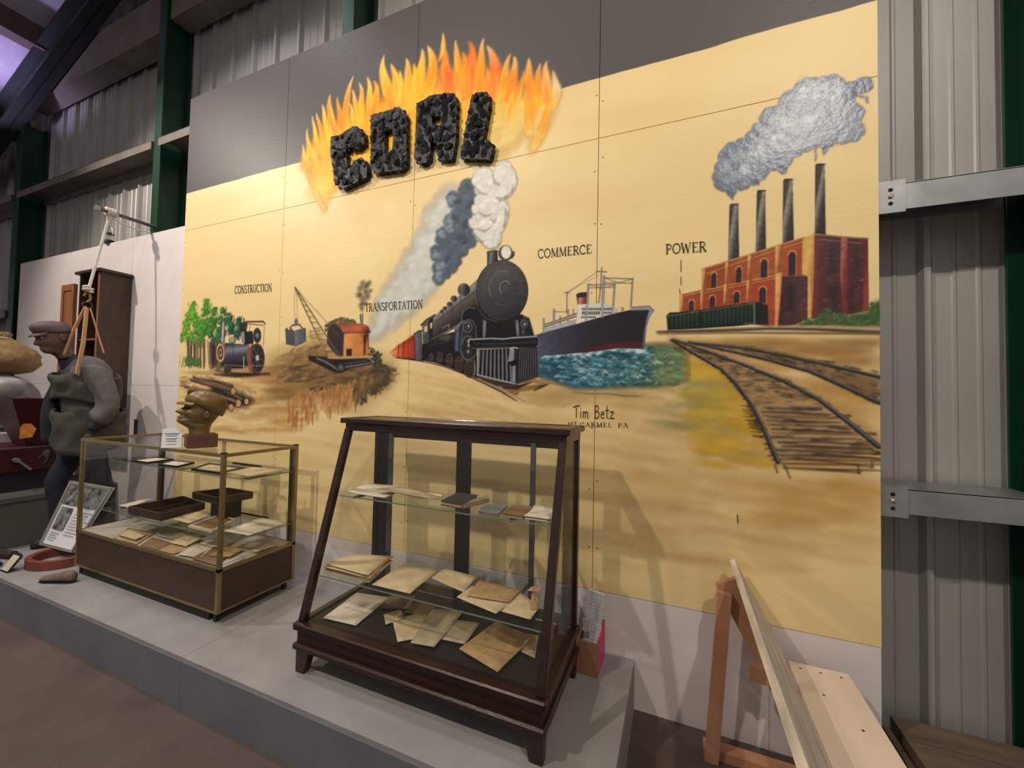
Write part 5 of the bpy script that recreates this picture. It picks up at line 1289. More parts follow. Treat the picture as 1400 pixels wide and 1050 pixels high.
# ---------------------------------------------------------------- papers
PAPER = {
 'cream': written_paper('cream_document', (212, 188, 146), (120, 90, 62), 34, 0.38), 'white': written_paper('white_document', (224, 208, 184), (120, 104, 92), 34, 0.35),
 'tan': written_paper('tan_envelope', (182, 146, 98), (120, 88, 56), 10, 0.25), 'brown': written_paper('brown_document', (140, 108, 74), (84, 60, 40), 14, 0.3),
 'dark': written_paper('dark_print', (66, 58, 54), (150, 140, 130), 16, 0.4), 'grey': written_paper('grey_print', (190, 170, 138), (84, 72, 62), 30, 0.55), 'pink': written_paper('pink_slip', (206, 140, 116), (140, 80, 70), 6, 0.2)}
def quad3(px, z): return [tuple(onz(u, v, z)[:2]) for u, v in px]
def sheet_mesh(q, z, th=0.0012, curl=0.004, n=5, seed=0):
    """a slightly curled sheet over four corners (x, y)"""
    ar = sum(q[i][0]*q[(i+1) % 4][1]-q[(i+1) % 4][0]*q[i][1] for i in range(4))
    if ar < 0: q = [q[1], q[0], q[3], q[2]]
    r_ = random.Random(seed); cz = [r_.random()*curl for _ in range(4)]
    v, f, uv = [], [], []
    for s in (0, 1):
        for j in range(n+1):
            for i in range(n+1):
                a, b = i/n, j/n
                w = ((1-a)*(1-b), a*(1-b), a*b, (1-a)*b)
                x = sum(w[k]*q[k][0] for k in range(4)); y = sum(w[k]*q[k][1] for k in range(4))
                edge = max(abs(a-.5), abs(b-.5))*2
                zz = z+sum(w[k]*cz[k] for k in range(4))*edge**2+curl*.25*(1+math.sin(5*a+3*b+seed))*edge
                jx = 0.0015*math.sin(17*b+seed) if i in (0, n) else 0; jy = 0.0015*math.sin(13*a+seed) if j in (0, n) else 0
                v.append((x+jx, y+jy, zz+s*th)); uv.append((a, b))
    N = (n+1)**2
    for j in range(n):
        for i in range(n):
            a = j*(n+1)+i; f.append((a+n+1, a+n+2, a+1, a)); f.append((N+a, N+a+1, N+a+n+2, N+a+n+1))
    rim = [i for i in range(n+1)]+[j*(n+1)+n for j in range(1, n+1)]+[n*(n+1)+i for i in range(n-1, -1, -1)]+[j*(n+1) for j in range(n-1, 0, -1)]
    for k in range(len(rim)): a, b = rim[k], rim[(k+1) % len(rim)]; f.append((a, b, N+b, N+a))
    return v, f, uv
SH = [0]
def set_uv(me, uv):
    l = me.uv_layers.new(name='UVMap')
    for lp in me.loops: l.data[lp.index].uv = uv[lp.vertex_index]
def sheet(px, z, kind, label, cat='document', group=None, name='document', th=0.0012, curl=0.004, parent=None):
    SH[0] += 1
    q = quad3(px, z) if px[0][0] > 3 else px
    if parent is None and ZM <= z < ZM+.05 and q[0][0] > -1.9: q = [(min(max(a, X0+.05), X1-.05), min(max(b, 1.548), YB-.06)) for a, b in q]
    if parent is None and ZU <= z < ZU+.05 and q[0][0] > -1.9: q = [(min(max(a, X0+.07), X1-.05), min(max(b, 1.655), YB-.08)) for a, b in q]
    cx = sum(p[0] for p in q)/4; cy = sum(p[1] for p in q)/4
    v, f, uv = sheet_mesh([(a-cx, b-cy) for a, b in q], 0, th, curl, 5, SH[0])
    me = bpy.data.meshes.new(name); me.from_pydata(v, [], f); me.update(); set_uv(me, uv)
    me.materials.append(PAPER[kind]); me.polygons.foreach_set('use_smooth', [True]*len(me.polygons))
    o = link(name, me, parent); o.location = (cx, cy, z+0.0004)
    if parent is not None: o.location = o.location-parent.location
    else: tag(o, label, cat, group)
    return o
K4 = Zm(430, 750, 4.0); K5 = Zm(440, 640, 3.889)
GD = 'documents on the floor of the sloping showcase'; GM = 'documents on the lower glass shelf'; GU = 'items on the upper glass shelf'
zz = ZD+0.001
sheet(K4((45,385),(230,245),(412,270),(225,428)), zz, 'white', 'white letter alone on the showcase floor at the end nearer the brass showcase', group=GD)
sheet(K4((360,335),(420,255),(555,260),(520,332)), zz, 'brown', 'dark brown document on the showcase floor next to the white letter', group=GD)
sheet(K4((490,355),(560,290),(672,318),(612,372)), zz+.003, 'brown', 'small reddish brown document behind the fanned ledger sheets', group=GD)
sheet(K4((378,365),(470,335),(490,385),(390,418)), zz+.006, 'cream', 'tiny cream card on the showcase floor', 'card', GD, 'card')
sheet(K4((425,395),(600,352),(640,480),(455,517)), zz+.002, 'cream', 'torn cream sheet under the fanned ledger sheets', group=GD)
sheet(K4((525,520),(640,335),(815,345),(655,545)), zz+.008, 'grey', 'printed grey ledger sheet fanned out on the showcase floor', group=GD)
sheet(K4((690,498),(770,395),(905,410),(822,530)), zz+.004, 'grey', 'grey ledger sheet half under the fanned one, nearer the tan envelope', group=GD)
sheet(K4((1128,570),(1165,470),(1225,480),(1205,605)), zz, 'cream', 'cream sheet peeping out from under the big tan envelope', group=GD)
sheet(K4((790,555),(990,405),(1200,490),(1000,678)), zz+.006, 'tan', 'big tan envelope lying askew on the showcase floor', 'envelope', GD, 'envelope', th=.003)
zz = ZM+0.001
sheet(K4((310,205),(480,90),(680,120),(520,250)), zz, 'cream', 'wide cream letter on the lower shelf beside the paper pile', group=GM)
sheet(K4((640,165),(715,110),(885,160),(815,245)), zz, 'cream', 'pale cream certificate between two wider letters on the lower shelf', group=GM)
sheet(K4((778,270),(865,205),(1085,285),(992,364)), zz+.003, 'cream', 'cream letter on the lower shelf lying under a browned sheet', group=GM)
sheet(K4((828,262),(905,175),(1125,235),(1062,302)), zz+.007, 'tan', 'browned old sheet on top of a cream letter on the lower shelf', group=GM)
sheet(K4((1020,350),(1120,240),(1232,325),(1180,395)), zz+.002, 'cream', 'cream letter on the lower shelf under a tan tag', group=GM)
sheet(K4((1178,338),(1188,248),(1228,250),(1222,335)), zz+.006, 'tan', 'narrow tan tag on the lower shelf', 'tag', GM, 'paper_tag')
sheet(K4((1165,236),(1185,212),(1248,208),(1236,240)), zz+.006, 'pink', 'pink paper slip on the lower shelf', 'slip', GM, 'paper_slip')
# ragged pile of papers
t = thing('paper_pile', 'ragged pile of browned old papers on the lower glass shelf', 'papers', (-1.5, 1.7, ZM))
pq = quad3(K4((52,100),(215,38),(420,55),(250,185)), ZM+.03)
for k in range(7):
    r_ = random.Random(k); q = [(a+r_.uniform(-.012,.012), b+r_.uniform(-.012,.012)) for a, b in pq]
    q = [(min(max(a, X0+.05), X1-.06), min(max(b, 1.55), YB-.06)) for a, b in q]
    sheet(q, ZM+.001+k*.0055, ('cream','tan')[k % 2], '', name='paper_sheet', th=.003, curl=.006, parent=t)
# upper shelf
zz = ZU+0.001
def book(px, z, h, cover, pages, label, name='book', cat='book', group=GU):
    q = [(min(a, X1-.05), min(max(b, 1.650), YB-.08)) for a, b in quad3(px, z+h)]; cx = sum(p[0] for p in q)/4; cy = sum(p[1] for p in q)/4
    t = thing(name, label, cat, (cx, cy, z), group)
    s = lambda k: [(cx+(a-cx)*k, cy+(b-cy)*k) for a, b in q]
    MB().slab(s(1), z, z+h*.14).build('back_cover', cover, t); MB().slab(s(.95), z+h*.14, z+h*.86).build('pages', pages, t); MB().slab(s(1), z+h*.86, z+h).build('front_cover', cover, t)
    return t
M_pages = mat('yellowed_pages', (170, 140, 104), 0.8, var=.2, scale=60, stretch=(.1, .1, 4))
M_bk = {k: mat('book_cover_'+k, v, .6, var=.25, scale=14) for k, v in dict(black=(44,42,42), brown=(118,88,56), olive=(130,112,84), blue=(104,106,106)).items()}
sheet(K5((100,150),(262,96),(440,122),(300,180)), zz, 'white', 'white sheaf of papers on the upper shelf beside the long photograph', 'papers', GU, 'paper_sheaf', th=.006, curl=.012)
t = sheet(K5((285,124),(420,108),(640,165),(560,188)), zz+.019, 'grey', 'long black and white photograph print on the upper shelf', 'photograph', GU, 'photograph', th=.003, curl=.012)
t = thing('rolled_paper', 'white rolled paper lying behind the long photograph', 'paper roll', (-1.3, 1.85, ZU), GU)
a, b = onz(*K5((330,106))[0], ZU+.012), onz(*K5((640,152))[0], ZU+.012)
MB().tube([tuple(a), tuple(b)], .009, 12).build('roll', PAPER['white'], t)
book(K5((632,172),(722,128),(830,142),(742,192)), zz, .022, M_bk['black'], M_pages, 'black covered book on the upper shelf')
book(K5((745,196),(800,168),(885,142),(892,160)), zz, .020, M_bk['olive'], M_pages, 'thin olive book standing open against the black one')
book(K5((812,240),(870,190),(990,195),(932,248)), zz, .010, M_bk['blue'], M_pages, 'grey blue booklet on the upper shelf', 'booklet', 'booklet')
book(K5((942,250),(1012,195),(1122,205),(1056,266)), zz, .018, M_bk['brown'], M_pages, 'worn brown book on the upper shelf beside white papers')
t = thing('paper_pile', 'creased white paper pile on the upper shelf beside the worn brown book', 'papers', (-.55, 1.7, ZU), GU)
pq = quad3(K5((1062,268),(1140,200),(1300,228),(1235,300)), ZU+.012)
pq = [(min(a, X1-.05), max(b, 1.66)) for a, b in pq]
for k in range(3):
    r_ = random.Random(k+50); q = [(min(X1-.05, a+r_.uniform(-.008,.008)), max(1.66, b+r_.uniform(-.008,.008))) for a, b in pq]
    sheet(q, ZU+.001+k*.006, 'white', '', name='paper_sheet', th=.004, curl=.006, parent=t)

# ---------------------------------------------------------------- brass framed showcase
A0, A1, B0, B1 = -4.03, -2.432, 1.532, 2.035
sc = thing('showcase', 'brass framed glass showcase with brown base on low black plinth', 'display case', (-3.23, 1.78, 0.25))
MB().box(A0+.06, A1-.10, B0+.02, B0+.045, .25, .312).build('plinth', M_black, sc)
for x, y in ((A1-.05, B0+.02), (A1-.05, B1-.05), (A0+.05, B1-.05), (A0+.03, B0+.02)): MB().box(x-.012, x+.012, y, y+.024, .25, .312).build('foot', M_black, sc)
MB().box(A0+.006, A1-.006, B0+.006, B1-.006, .318, .55).build('base_panel', M_brown, sc)
def trim(z0, z1, nm='trim_rail', w=.016):
    for a, b, c_, d in ((A0, A1, B0, B0+w), (A0, A1, B1-w, B1), (A0, A0+w, B0+w, B1-w), (A1-w, A1, B0+w, B1-w)): MB().box(a, b, c_, d, z0, z1).build(nm, M_gold, sc)
trim(.312, .324); trim(.548, .566); trim(1.208, 1.228)
for x, y in ((A0, B0), (A1-.022, B0), (A1-.022, B1-.022), (A0, B1-.022)): MB().box(x, x+.022, y, y+.022, .3245, 1.2075).build('corner_post', M_gold, sc)
for x, y in ((A1-.012, B0+.012), (A1-.012, B1-.012)): MB().box(x-.013, x+.013, y-.013, y+.013, 1.2285, 1.236).build('corner_cap', M_black, sc)
MB().box(A0+.017, A1-.017, B0+.017, B1-.017, .551, .563).build('deck', mat('pale_deck', (176, 166, 152), .7), sc)
MB().box(A0+.012, A1-.012, B0+.012, B1-.012, 1.2165, 1.2225).build('top_pane', M_glass, sc)
pane('front_pane', [(A0+.022, B0+.008, .567), (A1-.022, B0+.008, .567), (A1-.022, B0+.008, 1.207), (A0+.022, B0+.008, 1.207)], sc)
for x in (A0+.006, A1-.012): pane('side_pane', [(x, B0+.022, .567), (x, B1-.022, .567), (x, B1-.022, 1.207), (x, B0+.022, 1.207)], sc)
for a in (A0+.03, A0+.80, A1-.07): MB().box(a, a+.035, B1-.012, B1-.004, .567, 1.207).build('back_stile', M_wood2, sc)
ZC1, ZC2 = float(onx(343, 733, A1-.02)[2]), 1.050
for y_, z_ in ((1.64, ZC1), (1.70, ZC2)):
    so_ = MB().box(A0+.02, A1-.03, y_, B1-.02, z_-.006, z_).build('shelf', M_shelf, sc); MB().box(A0+.02, A1-.03, y_-.002, y_, z_-.006, z_).build('glass_edge', M_edge, so_, world=False).location = -sc.location
    MB().box(A1-.03, A1-.028, y_, B1-.02, z_-.006, z_).build('glass_edge', M_edge, so_, world=False).location = -sc.location
for z in (ZC1, ZC2):
    for a in (A0+.10, A0+.82, A1-.12): MB().bar((a, B1-.022, z-.014), (a, 1.74, z-.0125), .010, .011).build('shelf_bracket', M_black, sc)
K6 = Zm(150, 610, 5.185)
G1_, G2_, G3_ = 'documents on the brass showcase floor', 'items on the brass showcase middle shelf', 'items on the brass showcase top shelf'
def clampq(q, y0=B0+.02, x1=A1-.02): return [(min(max(a, A0+.03), x1), min(max(b, y0), B1-.03)) for a, b in q]
z = .564
for k, (p, kd, lb) in enumerate([
 (((0,660),(130,580),(330,612),(190,700)), 'tan', 'tan folder lying far from the corner post on the brass showcase floor'),
 (((-60,690),(20,640),(130,690),(60,740)), 'cream', 'cream sheet at the end of the brass showcase floor beside the tan folder'),
 (((160,720),(300,650),(440,690),(330,742)), 'brown', 'crumpled brown document on the brass showcase floor'),
 (((225,772),(530,655),(662,712),(330,808)), 'tan', 'long tan ledger page across the brass showcase floor'),
 (((330,640),(480,600),(620,640),(500,680)), 'grey', 'grey sheet behind the long tan ledger page'),
 (((470,780),(620,700),(765,705),(640,802)), 'white', 'white sheet on the brass showcase floor next to the brown booklet'),
 (((510,828),(700,740),(905,735),(740,858)), 'brown', 'brown booklet on the brass showcase floor behind the corner post'),
 (((640,700),(760,650),(880,690),(780,735)), 'white', 'white sheet under the middle shelf of the brass showcase'),
 (((790,888),(950,790),(1115,835),(900,918)), 'grey', 'grey photograph sheet on the brass showcase floor near the side pane'),
 (((60,640),(150,600),(260,640),(180,680)), 'cream', 'pale sheet half under the tan folder in the brass showcase'),
 (((700,790),(820,720),(960,740),(850,800)), 'tan', 'tan sheet touching the brown booklet in the brass showcase'),
 (((1000,760),(1120,700),(1240,720),(1130,790)), 'cream', 'cream sheet under the middle shelf by the side pane'),
 (((420,700),(560,640),(660,670),(540,725)), 'cream', 'folded cream sheet on top of the long tan ledger page'),
 (((930,890),(1110,820),(1230,760),(1180,800)), 'white', 'thin white strip along the side pane on the brass showcase floor')]):
    q = clampq(quad3(K6(*p), z+.002)); sheet(q, z+.0012*k, kd, lb, group=G1_)
def tray(p, z, h, label):
    q = clampq(quad3(K6(*p), z+h), 1.66); cx = sum(a for a, b in q)/4; cy = sum(b for a, b in q)/4
    t = thing('wooden_tray', label, 'tray', (cx, cy, z), 'open wooden trays on the brass showcase middle shelf')
    MB().slab(q, z, z+.006).build('bottom', M_wood2, t)
    for k in range(4):
        a, b = q[k], q[(k+1) % 4]; MB().bar((a[0], a[1], z+h/2+.003), (b[0], b[1], z+h/2+.003), .012, h-.006).build('side', M_brown, t)
    for f in (.35, .65):
        a = [q[0][i]*(1-f)+q[1][i]*f for i in (0, 1)]; b = [q[3][i]*(1-f)+q[2][i]*f for i in (0, 1)]
        MB().bar((a[0], a[1], z+.02), (b[0], b[1], z+.02), .008, .024).build('divider', M_brown, t)
tray(((140,425),(340,480),(668,400),(520,352)), ZC1+.001, .055, 'open dark wooden tray with a white card beside it')
tq = clampq(quad3(K6((592,322),(770,365),(1030,318),(880,285)), ZC1+.18), 1.66); tcx, tcy = sum(a for a, b in tq)/4, sum(b for a, b in tq)/4
tb = thing('storage_box', 'black box under the open tray behind the corner post', 'box', (tcx, tcy, ZC1))
MB().slab([(tcx+(a-tcx)*.55, tcy+.02+(b-tcy)*.45) for a, b in tq], ZC1+.001, ZC1+.115).build('body', M_black, tb); MB().slab([(tcx+(a-tcx)*.6, tcy+.02+(b-tcy)*.5) for a, b in tq], ZC1+.1155, ZC1+.125).build('lid', M_black, tb)
tray(((592,322),(770,365),(1030,318),(880,285)), ZC1+.1255, .05, 'open dark wooden tray behind the corner post of the brass showcase')
def framed(p, z, fr, face, label, group, y0=1.66, h=.014, name='picture_frame'):
    q = clampq(quad3(K6(*p), z+h), y0, A1-.032); cx = sum(a for a, b in q)/4; cy = sum(b for a, b in q)/4
    t = thing(name, label, 'picture frame', (cx, cy, z), group); s = lambda k: [(cx+(a-cx)*k, cy+(b-cy)*k) for a, b in q]
    MB().slab(q, z, z+h*.6).build('back', fr, t)
    for k in range(4):
        o, i = s(1), s(.84); kk = (k+1) % 4; MB().slab([o[k], o[kk], i[kk], i[k]], z+h*.6, z+h).build('frame_side', fr, t)
    sheet(s(.84), z+h*.62, face, '', name='picture', th=.001, curl=0, parent=t)
M_cream = mat('cream_frame', (196, 180, 150), .5)
framed(((555,562),(780,482),(900,515),(682,612)), ZC1+.001, M_cream, 'brown', 'cream edged frame with a brown picture on the middle shelf', G2_)
framed(((1010,462),(1200,392),(1285,402),(1140,500)), ZC1+.001, M_cream, 'tan', 'cream edged frame with a tan picture by the mural end of the middle shelf', G2_)
for k, (p, kd, lb) in enumerate([(((800,602),(1090,505),(1280,535),(1010,640)), 'white', 'bright white printed sheet on the middle shelf behind the corner post'), (((60,422),(190,375),(310,372),(140,440)), 'white', 'white card beside the wooden tray'), (((440,520),(640,450),(780,470),(560,550)), 'cream', 'cream sheet between the wooden tray and the cream edged frame'), (((880,440),(990,405),(1110,420),(1000,465)), 'cream', 'cream sheet on the middle shelf near the second tray')]):
    q = clampq(quad3(K6(*p), ZC1+.003), 1.66, A1-.032); sheet(q, ZC1+.001+.001*k, kd, lb, group=G2_)
framed(((100,103),(330,75),(455,88),(255,115)), ZC2+.001, M_black, 'white', 'black framed certificate on the top shelf towards the miner figure', G3_, 1.71)
framed(((320,128),(450,97),(602,112),(480,142)), ZC2+.001, M_black, 'white', 'small black framed card in the middle of the top shelf', G3_, 1.71)
framed(((530,165),(700,118),(960,152),(752,192)), ZC2+.001, M_black, 'cream', 'black framed cream document on the top shelf behind the corner post', G3_, 1.71)
framed(((872,112),(1050,86),(1285,102),(1082,142)), ZC2+.001, M_black, 'white', 'wide black framed print at the mural end of the top shelf', G3_, 1.71)
q = clampq(quad3(K6((820,208),(1010,165),(1285,188),(1050,236)), ZC2+.003), 1.705, A1-.032); sheet(q, ZC2+.0165, 'cream', 'bright cream sheet along the side pane of the top shelf', group=G3_)
# ---------------------------------------------------------------- sculpted heads
def head_mesh(H, fr, bk, wd, nose, segs=40, rings=44, extras=None):
    """head seen from the side: fr/bk = front and back reach, wd = half width, nose = ridge, all by height 0..1; faces -x"""
    v, f = [], []
    for j in range(rings+1):
        h = j/rings
        F0, B0_, W0 = [np.interp(h, [p[0] for p in t], [p[1] for p in t]) for t in (fr, bk, wd)]
        N0 = np.interp(h, [p[0] for p in nose], [p[1] for p in nose])
        for k in range(segs):
            t = 2*math.pi*k/segs; c_, s_ = math.cos(t), math.sin(t)
            e = 0.8
            x = -(abs(c_)**e)*F0 if c_ > 0 else (abs(c_)**e)*B0_
            y = math.copysign(abs(s_)**0.9, s_)*W0
            if c_ > 0:
                x -= N0*math.exp(-(y/0.022)**2)
                for eh, ey, ew, ed in (extras or []):
                    x += ed*math.exp(-((h-eh)/ew)**2-((abs(y)-ey)/0.016)**2)
            v.append((x, y, h*H))
    for j in range(rings):
        for k in range(segs):
            a = j*segs+k; b = j*segs+(k+1) % segs; f.append((a, b, b+segs, a+segs))
    f.append(tuple(reversed(range(segs)))); f.append(tuple(range(rings*segs, rings*segs+segs)))
    return v, f
def smooth_obj(o, lv=1):
    for p in o.data.polygons: p.use_smooth = True
    if lv:
        md = o.modifiers.new('sub', 'SUBSURF'); md.levels = lv; md.render_levels = lv
    return o
def cap_parts(t, z, fr, bk, w, m, lean=0.0, lamp=True, drop=0.03, tall=1.0):
    """soft miner's cap: crown, peak, lamp bracket; facing -x"""
    prof = []
    v, f = [], []; n = 28
    for j, (s, h) in enumerate(((1.0, 0), (1.04, .02), (1.05, .045), (.98, .075), (.78, .10), (.42, .116), (.05, .12))):
        for k in range(n):
            a = 2*math.pi*k/n; c_, s_ = math.cos(a), math.sin(a)
            x = -c_*fr*s if c_ > 0 else -c_*bk*s
            v.append((x+lean*h, s_*w*s, z+h*tall-drop*(x/bk+.4)*(1-h*5)))
    for j in range(6):
        for k in range(n): a = j*n+k; b = j*n+(k+1) % n; f.append((a, b, b+n, a+n))
    f.append(tuple(reversed(range(n)))); f.append(tuple(6*n+k for k in range(n)))
    o = MB().add(v, f).build('cap', m, t, world=False, smooth=True)
    # peak
    v, f = [], []; n2 = 14
    for j, (s, dz) in enumerate(((.92, .012), (1.16, .006), (1.36, -.004))):
        for k in range(n2+1):
            a = R(-62+124*k/n2); v.append((-math.cos(a)*fr*s, math.sin(a)*w*(.92 if j == 0 else 1.0), z+dz))
    nn = len(v); v += [(a, b, c_-.009) for a, b, c_ in v]
    for j in range(2):
        for k in range(n2):
            a = j*(n2+1)+k; f.append((a, a+1, a+n2+2, a+n2+1)); f.append((nn+a+n2+1, nn+a+n2+2, nn+a+1, nn+a))
    rim = list(range(n2+1))+[n2+1+n2, 2*(n2+1)+n2]+[2*(n2+1)+k for k in range(n2-1, -1, -1)]+[n2+1]
    for k in range(len(rim)): a, b = rim[k], rim[(k+1) % len(rim)]; f.append((b, a, nn+a, nn+b))
    MB().add(v, f).build('cap_peak', m, t, world=False, smooth=False)
    if lamp:
        MB().lathe([(.018, .01), (.024, -.008), (.026, -.03), (.022, -.033)], (-fr*.62, 0, z+.078), 16, 'x').build('cap_lamp', m, t, world=False, smooth=False)

M_bronze = mat('brown_bronze', (112, 90, 56), 0.42, 0.35, var=.3, scale=14, bump=.25, bscale=45)
M_block = mat('walnut_block', (94, 60, 44), .5, var=.2, scale=5, stretch=(1, 1, 5))
bx_, by_ = -2.862, 1.655
az = math.atan2(by_, bx_)
bust = thing('bust', 'brown bronze head of a miner in a cap on a wooden block', 'sculpture', (bx_, by_, 1.2285), rz=math.atan2(.863, .505)+0.12)
MB().box(-.075, .085, -.065, .065, 0, .086).build('base_block', M_block, bust, world=False, bevel=.003)
hv, hf = head_mesh(.25, [(0,.030),(.06,.036),(.14,.044),(.20,.075),(.26,.104),(.31,.110),(.36,.100),(.40,.104),(.46,.094),(.52,.088),(.60,.084),(.66,.078),(.72,.092),(.78,.094),(.86,.086),(.94,.07),(1,.03)],
    [(0,.078),(.1,.072),(.2,.070),(.32,.072),(.42,.084),(.55,.098),(.70,.104),(.85,.098),(.95,.07),(1,.03)],
    [(0,.058),(.12,.055),(.22,.058),(.30,.056),(.38,.062),(.5,.070),(.62,.074),(.75,.076),(.88,.07),(.96,.05),(1,.02)],
    [(0,0),(.28,0),(.315,.006),(.335,-.006),(.35,.016),(.372,-.004),(.392,.016),(.42,0),(.47,.006),(.50,.036),(.535,.042),(.59,.030),(.66,.014),(.70,.006),(.76,.004),(.82,0)],
    extras=[(.665,.032,.035,.022),(.53,.050,.05,-.014),(.745,.034,.03,-.012),(.40,.046,.04,.012),(.66,.032,.012,-.008)], segs=56, rings=60)
hd_ = MB().add(hv, hf).build('head', M_bronze, bust, world=False, smooth=True)
hd_.location = (-.028, 0, .082); hd_.rotation_euler = (0, R(10), 0)
for s_ in (-1, 1):
    ear = MB().lathe([(.004, -.006), (.018, -.002), (.020, .004), (.012, .008), (.004, .004)], (0, 0, 0), 12, 'y').build('ear', M_bronze, hd_, world=False, smooth=True)
    ear.location = (.026, s_*.074, .135); ear.scale = (.8, s_, 1.35)
cap_parts(hd_, .190, .098, .118, .086, M_bronze, lean=.2, drop=.04, tall=.85)
# sign beside the bust
M_sign = bpy.data.materials.get('card_white') or mat('card_white', (226, 222, 226), .5, var=.02)
M_text = mat('print_ink', (40, 36, 60), .6)
lx = onz(234, 612, 1.2285)
sg = thing('sign_card', 'small white printed card standing by the bust', 'sign', tuple(lx), rz=math.atan2(.863, .505)-.15-math.pi/2+math.pi/2)
SGW, SGH = .10, .118
MB().hexa([(-SGW/2, -.004, 0), (SGW/2, -.004, 0), (SGW/2, .004, 0), (-SGW/2, .004, 0)], [(-SGW/2+.0, .022, SGH), (SGW/2, .022, SGH), (SGW/2, .03, SGH), (-SGW/2, .03, SGH)]).build('card', M_sign, sg, world=False)
MB().box(-SGW/2, SGW/2, -.012, .03, 0, .004).build('holder_foot', M_glass, sg, world=False)
for k, (w, z, h) in enumerate(((.034, .104, .010), (.078, .088, .005), (.066, .080, .005), (.050, .072, .005), (.062, .056, .005), (.046, .048, .005), (.052, .038, .005), (.05, .020, .004))):
    y = -.004+.026*z/SGH-.0006
    n = 2 if k == 0 else 6
    for j in range(n):
        a = -w/2+w*j/n; b = a+w/n*.82
        MB().add([(a, y, z-h/2), (b, y, z-h/2), (b, y+.026*h/SGH, z+h/2), (a, y+.026*h/SGH, z+h/2)], [(0, 1, 2, 3)]).build('text_mark', M_text, sg, world=False)

# ---------------------------------------------------------------- things on the platform beside the brass showcase
M_silver = mat('silver_frame', (176, 172, 166), .3, .7, var=.08)
def leaning_panel(name, bl, br, tr, tl, th, label, cat):
    bl, br, tr, tl = [Vector(p) for p in (bl, br, tr, tl)]
    t = thing(name, label, cat, tuple((bl+br)/2)); n = (br-bl).cross(tl-bl).normalized()
    return t, bl, br, tr, tl, n
def face_pt(c4, u, v, n, off):
    bl, br, tr, tl = c4; return (bl*(1-u)+br*u)*(1-v)+(tl*(1-u)+tr*u)*v+n*off
def face_quad(c4, u0, u1, v0, v1, n, o0, o1):
    m = MB(); a = [face_pt(c4, u, v, n, o0) for u, v in ((u0,v0),(u1,v0),(u1,v1),(u0,v1))]; b = [face_pt(c4, u, v, n, o1) for u, v in ((u0,v0),(u1,v0),(u1,v1),(u0,v1))]
    m.add(a+b, [(3,2,1,0),(4,5,6,7),(0,1,5,4),(1,2,6,5),(2,3,7,6),(3,0,4,7)]); return m
M_photo = mat('dark_photo', (34, 34, 36), .4, var=.9, scale=22, col2=(150, 148, 146))
t, bl, br, tr, tl, n = leaning_panel('framed_display', (-4.76, 1.60, .322), (-4.31, 1.625, .322), (-4.17, 1.79, .80), (-4.66, 1.725, .82), .02, 'silver framed white display sheet with dark photographs leaning beside the showcase', 'picture frame')
c4 = (bl, br, tr, tl)
face_quad(c4, 0, 1, 0, 1, n, -.012, 0).build('backing', M_sign, t, recalc=True)
for u0, u1, v0, v1 in ((0, 1, 0, .035), (0, 1, .965, 1), (0, .045, .035, .965), (.955, 1, .035, .965)): face_quad(c4, u0, u1, v0, v1, n, 0, .010).build('frame_side', M_silver, t, recalc=True)
face_quad(c4, .06, .94, .64, .95, n, .0005, .002).build('photograph', M_photo, t, recalc=True)
face_quad(c4, .10, .40, .26, .60, n, .0005, .002).build('photograph', M_photo, t, recalc=True)
M_grey = mat('faint_print', (176, 168, 172), .6)
for k in range(9): face_quad(c4, .48, .90-.06*(k % 3), .56-.045*k, .575-.045*k, n, .0005, .0012).build('text_line', M_grey, t, recalc=True)
for k in range(4): face_quad(c4, .12, .36-.05*(k % 2), .20-.035*k, .212-.035*k, n, .0005, .0012).build('text_line', M_grey, t, recalc=True)
# round red brown wooden rim it stands on
M_redwood = mat('red_brown_wood', (112, 56, 44), .5, var=.25, scale=9)
t = thing('wooden_hoop', 'red brown round wooden rim lying on the platform under the framed display', 'hoop', (-4.40, 1.60, .25))
m = MB(); N = 40; RO, RI = .205, .165
for k in range(N):
    a = 2*math.pi*k/N; c_, s_ = math.cos(a), math.sin(a)
    m.v += [(-4.40+RO*c_, 1.60+RO*s_*.9, .25), (-4.40+RO*c_, 1.60+RO*s_*.9, .315), (-4.40+RI*c_, 1.60+RI*s_*.9, .315), (-4.40+RI*c_, 1.60+RI*s_*.9, .25)]
for k in range(N):
    for j in range(4): a = 4*k+j; b = 4*k+(j+1) % 4; a2 = 4*((k+1) % N)+j; b2 = 4*((k+1) % N)+(j+1) % 4; m.f.append((a, a2, b2, b))
m.build('rim', M_redwood, t, recalc=True, smooth=False)
MB().box(-4.57, -4.23, 1.64, 1.67, .3155, .328).build('cross_bar', M_redwood, t)
# old shoe
M_leather = mat('grey_brown_leather', (110, 92, 78), .6, var=.25, scale=20, bump=.2)
t = thing('old_shoe', 'flat grey brown old shoe on the platform at the showcase corner', 'shoe', (-3.96, 1.43, .25), rz=R(18))
def foot_loft(secs, nm, m, par, n=16):
    v, f = [], []
    for x, w, z0, z1 in secs:
        for k in range(n):
            a = 2*math.pi*k/n; v.append((x, w*math.cos(a), (z0+z1)/2+(z1-z0)/2*math.sin(a)))
    for j in range(len(secs)-1):
        for k in range(n): a = j*n+k; b = j*n+(k+1) % n; f.append((a, b, b+n, a+n))
    f.append(tuple(reversed(range(n)))); f.append(tuple((len(secs)-1)*n+k for k in range(n)))
    return MB().add(v, f).build(nm, m, par, world=False, smooth=True, recalc=True)
foot_loft([(-.125,.014,.010,.022),(-.11,.032,.006,.032),(-.07,.044,.005,.042),(-.02,.040,.006,.052),(.04,.034,.008,.072),(.09,.032,.008,.080),(.12,.02,.012,.07)], 'upper', M_leather, t)
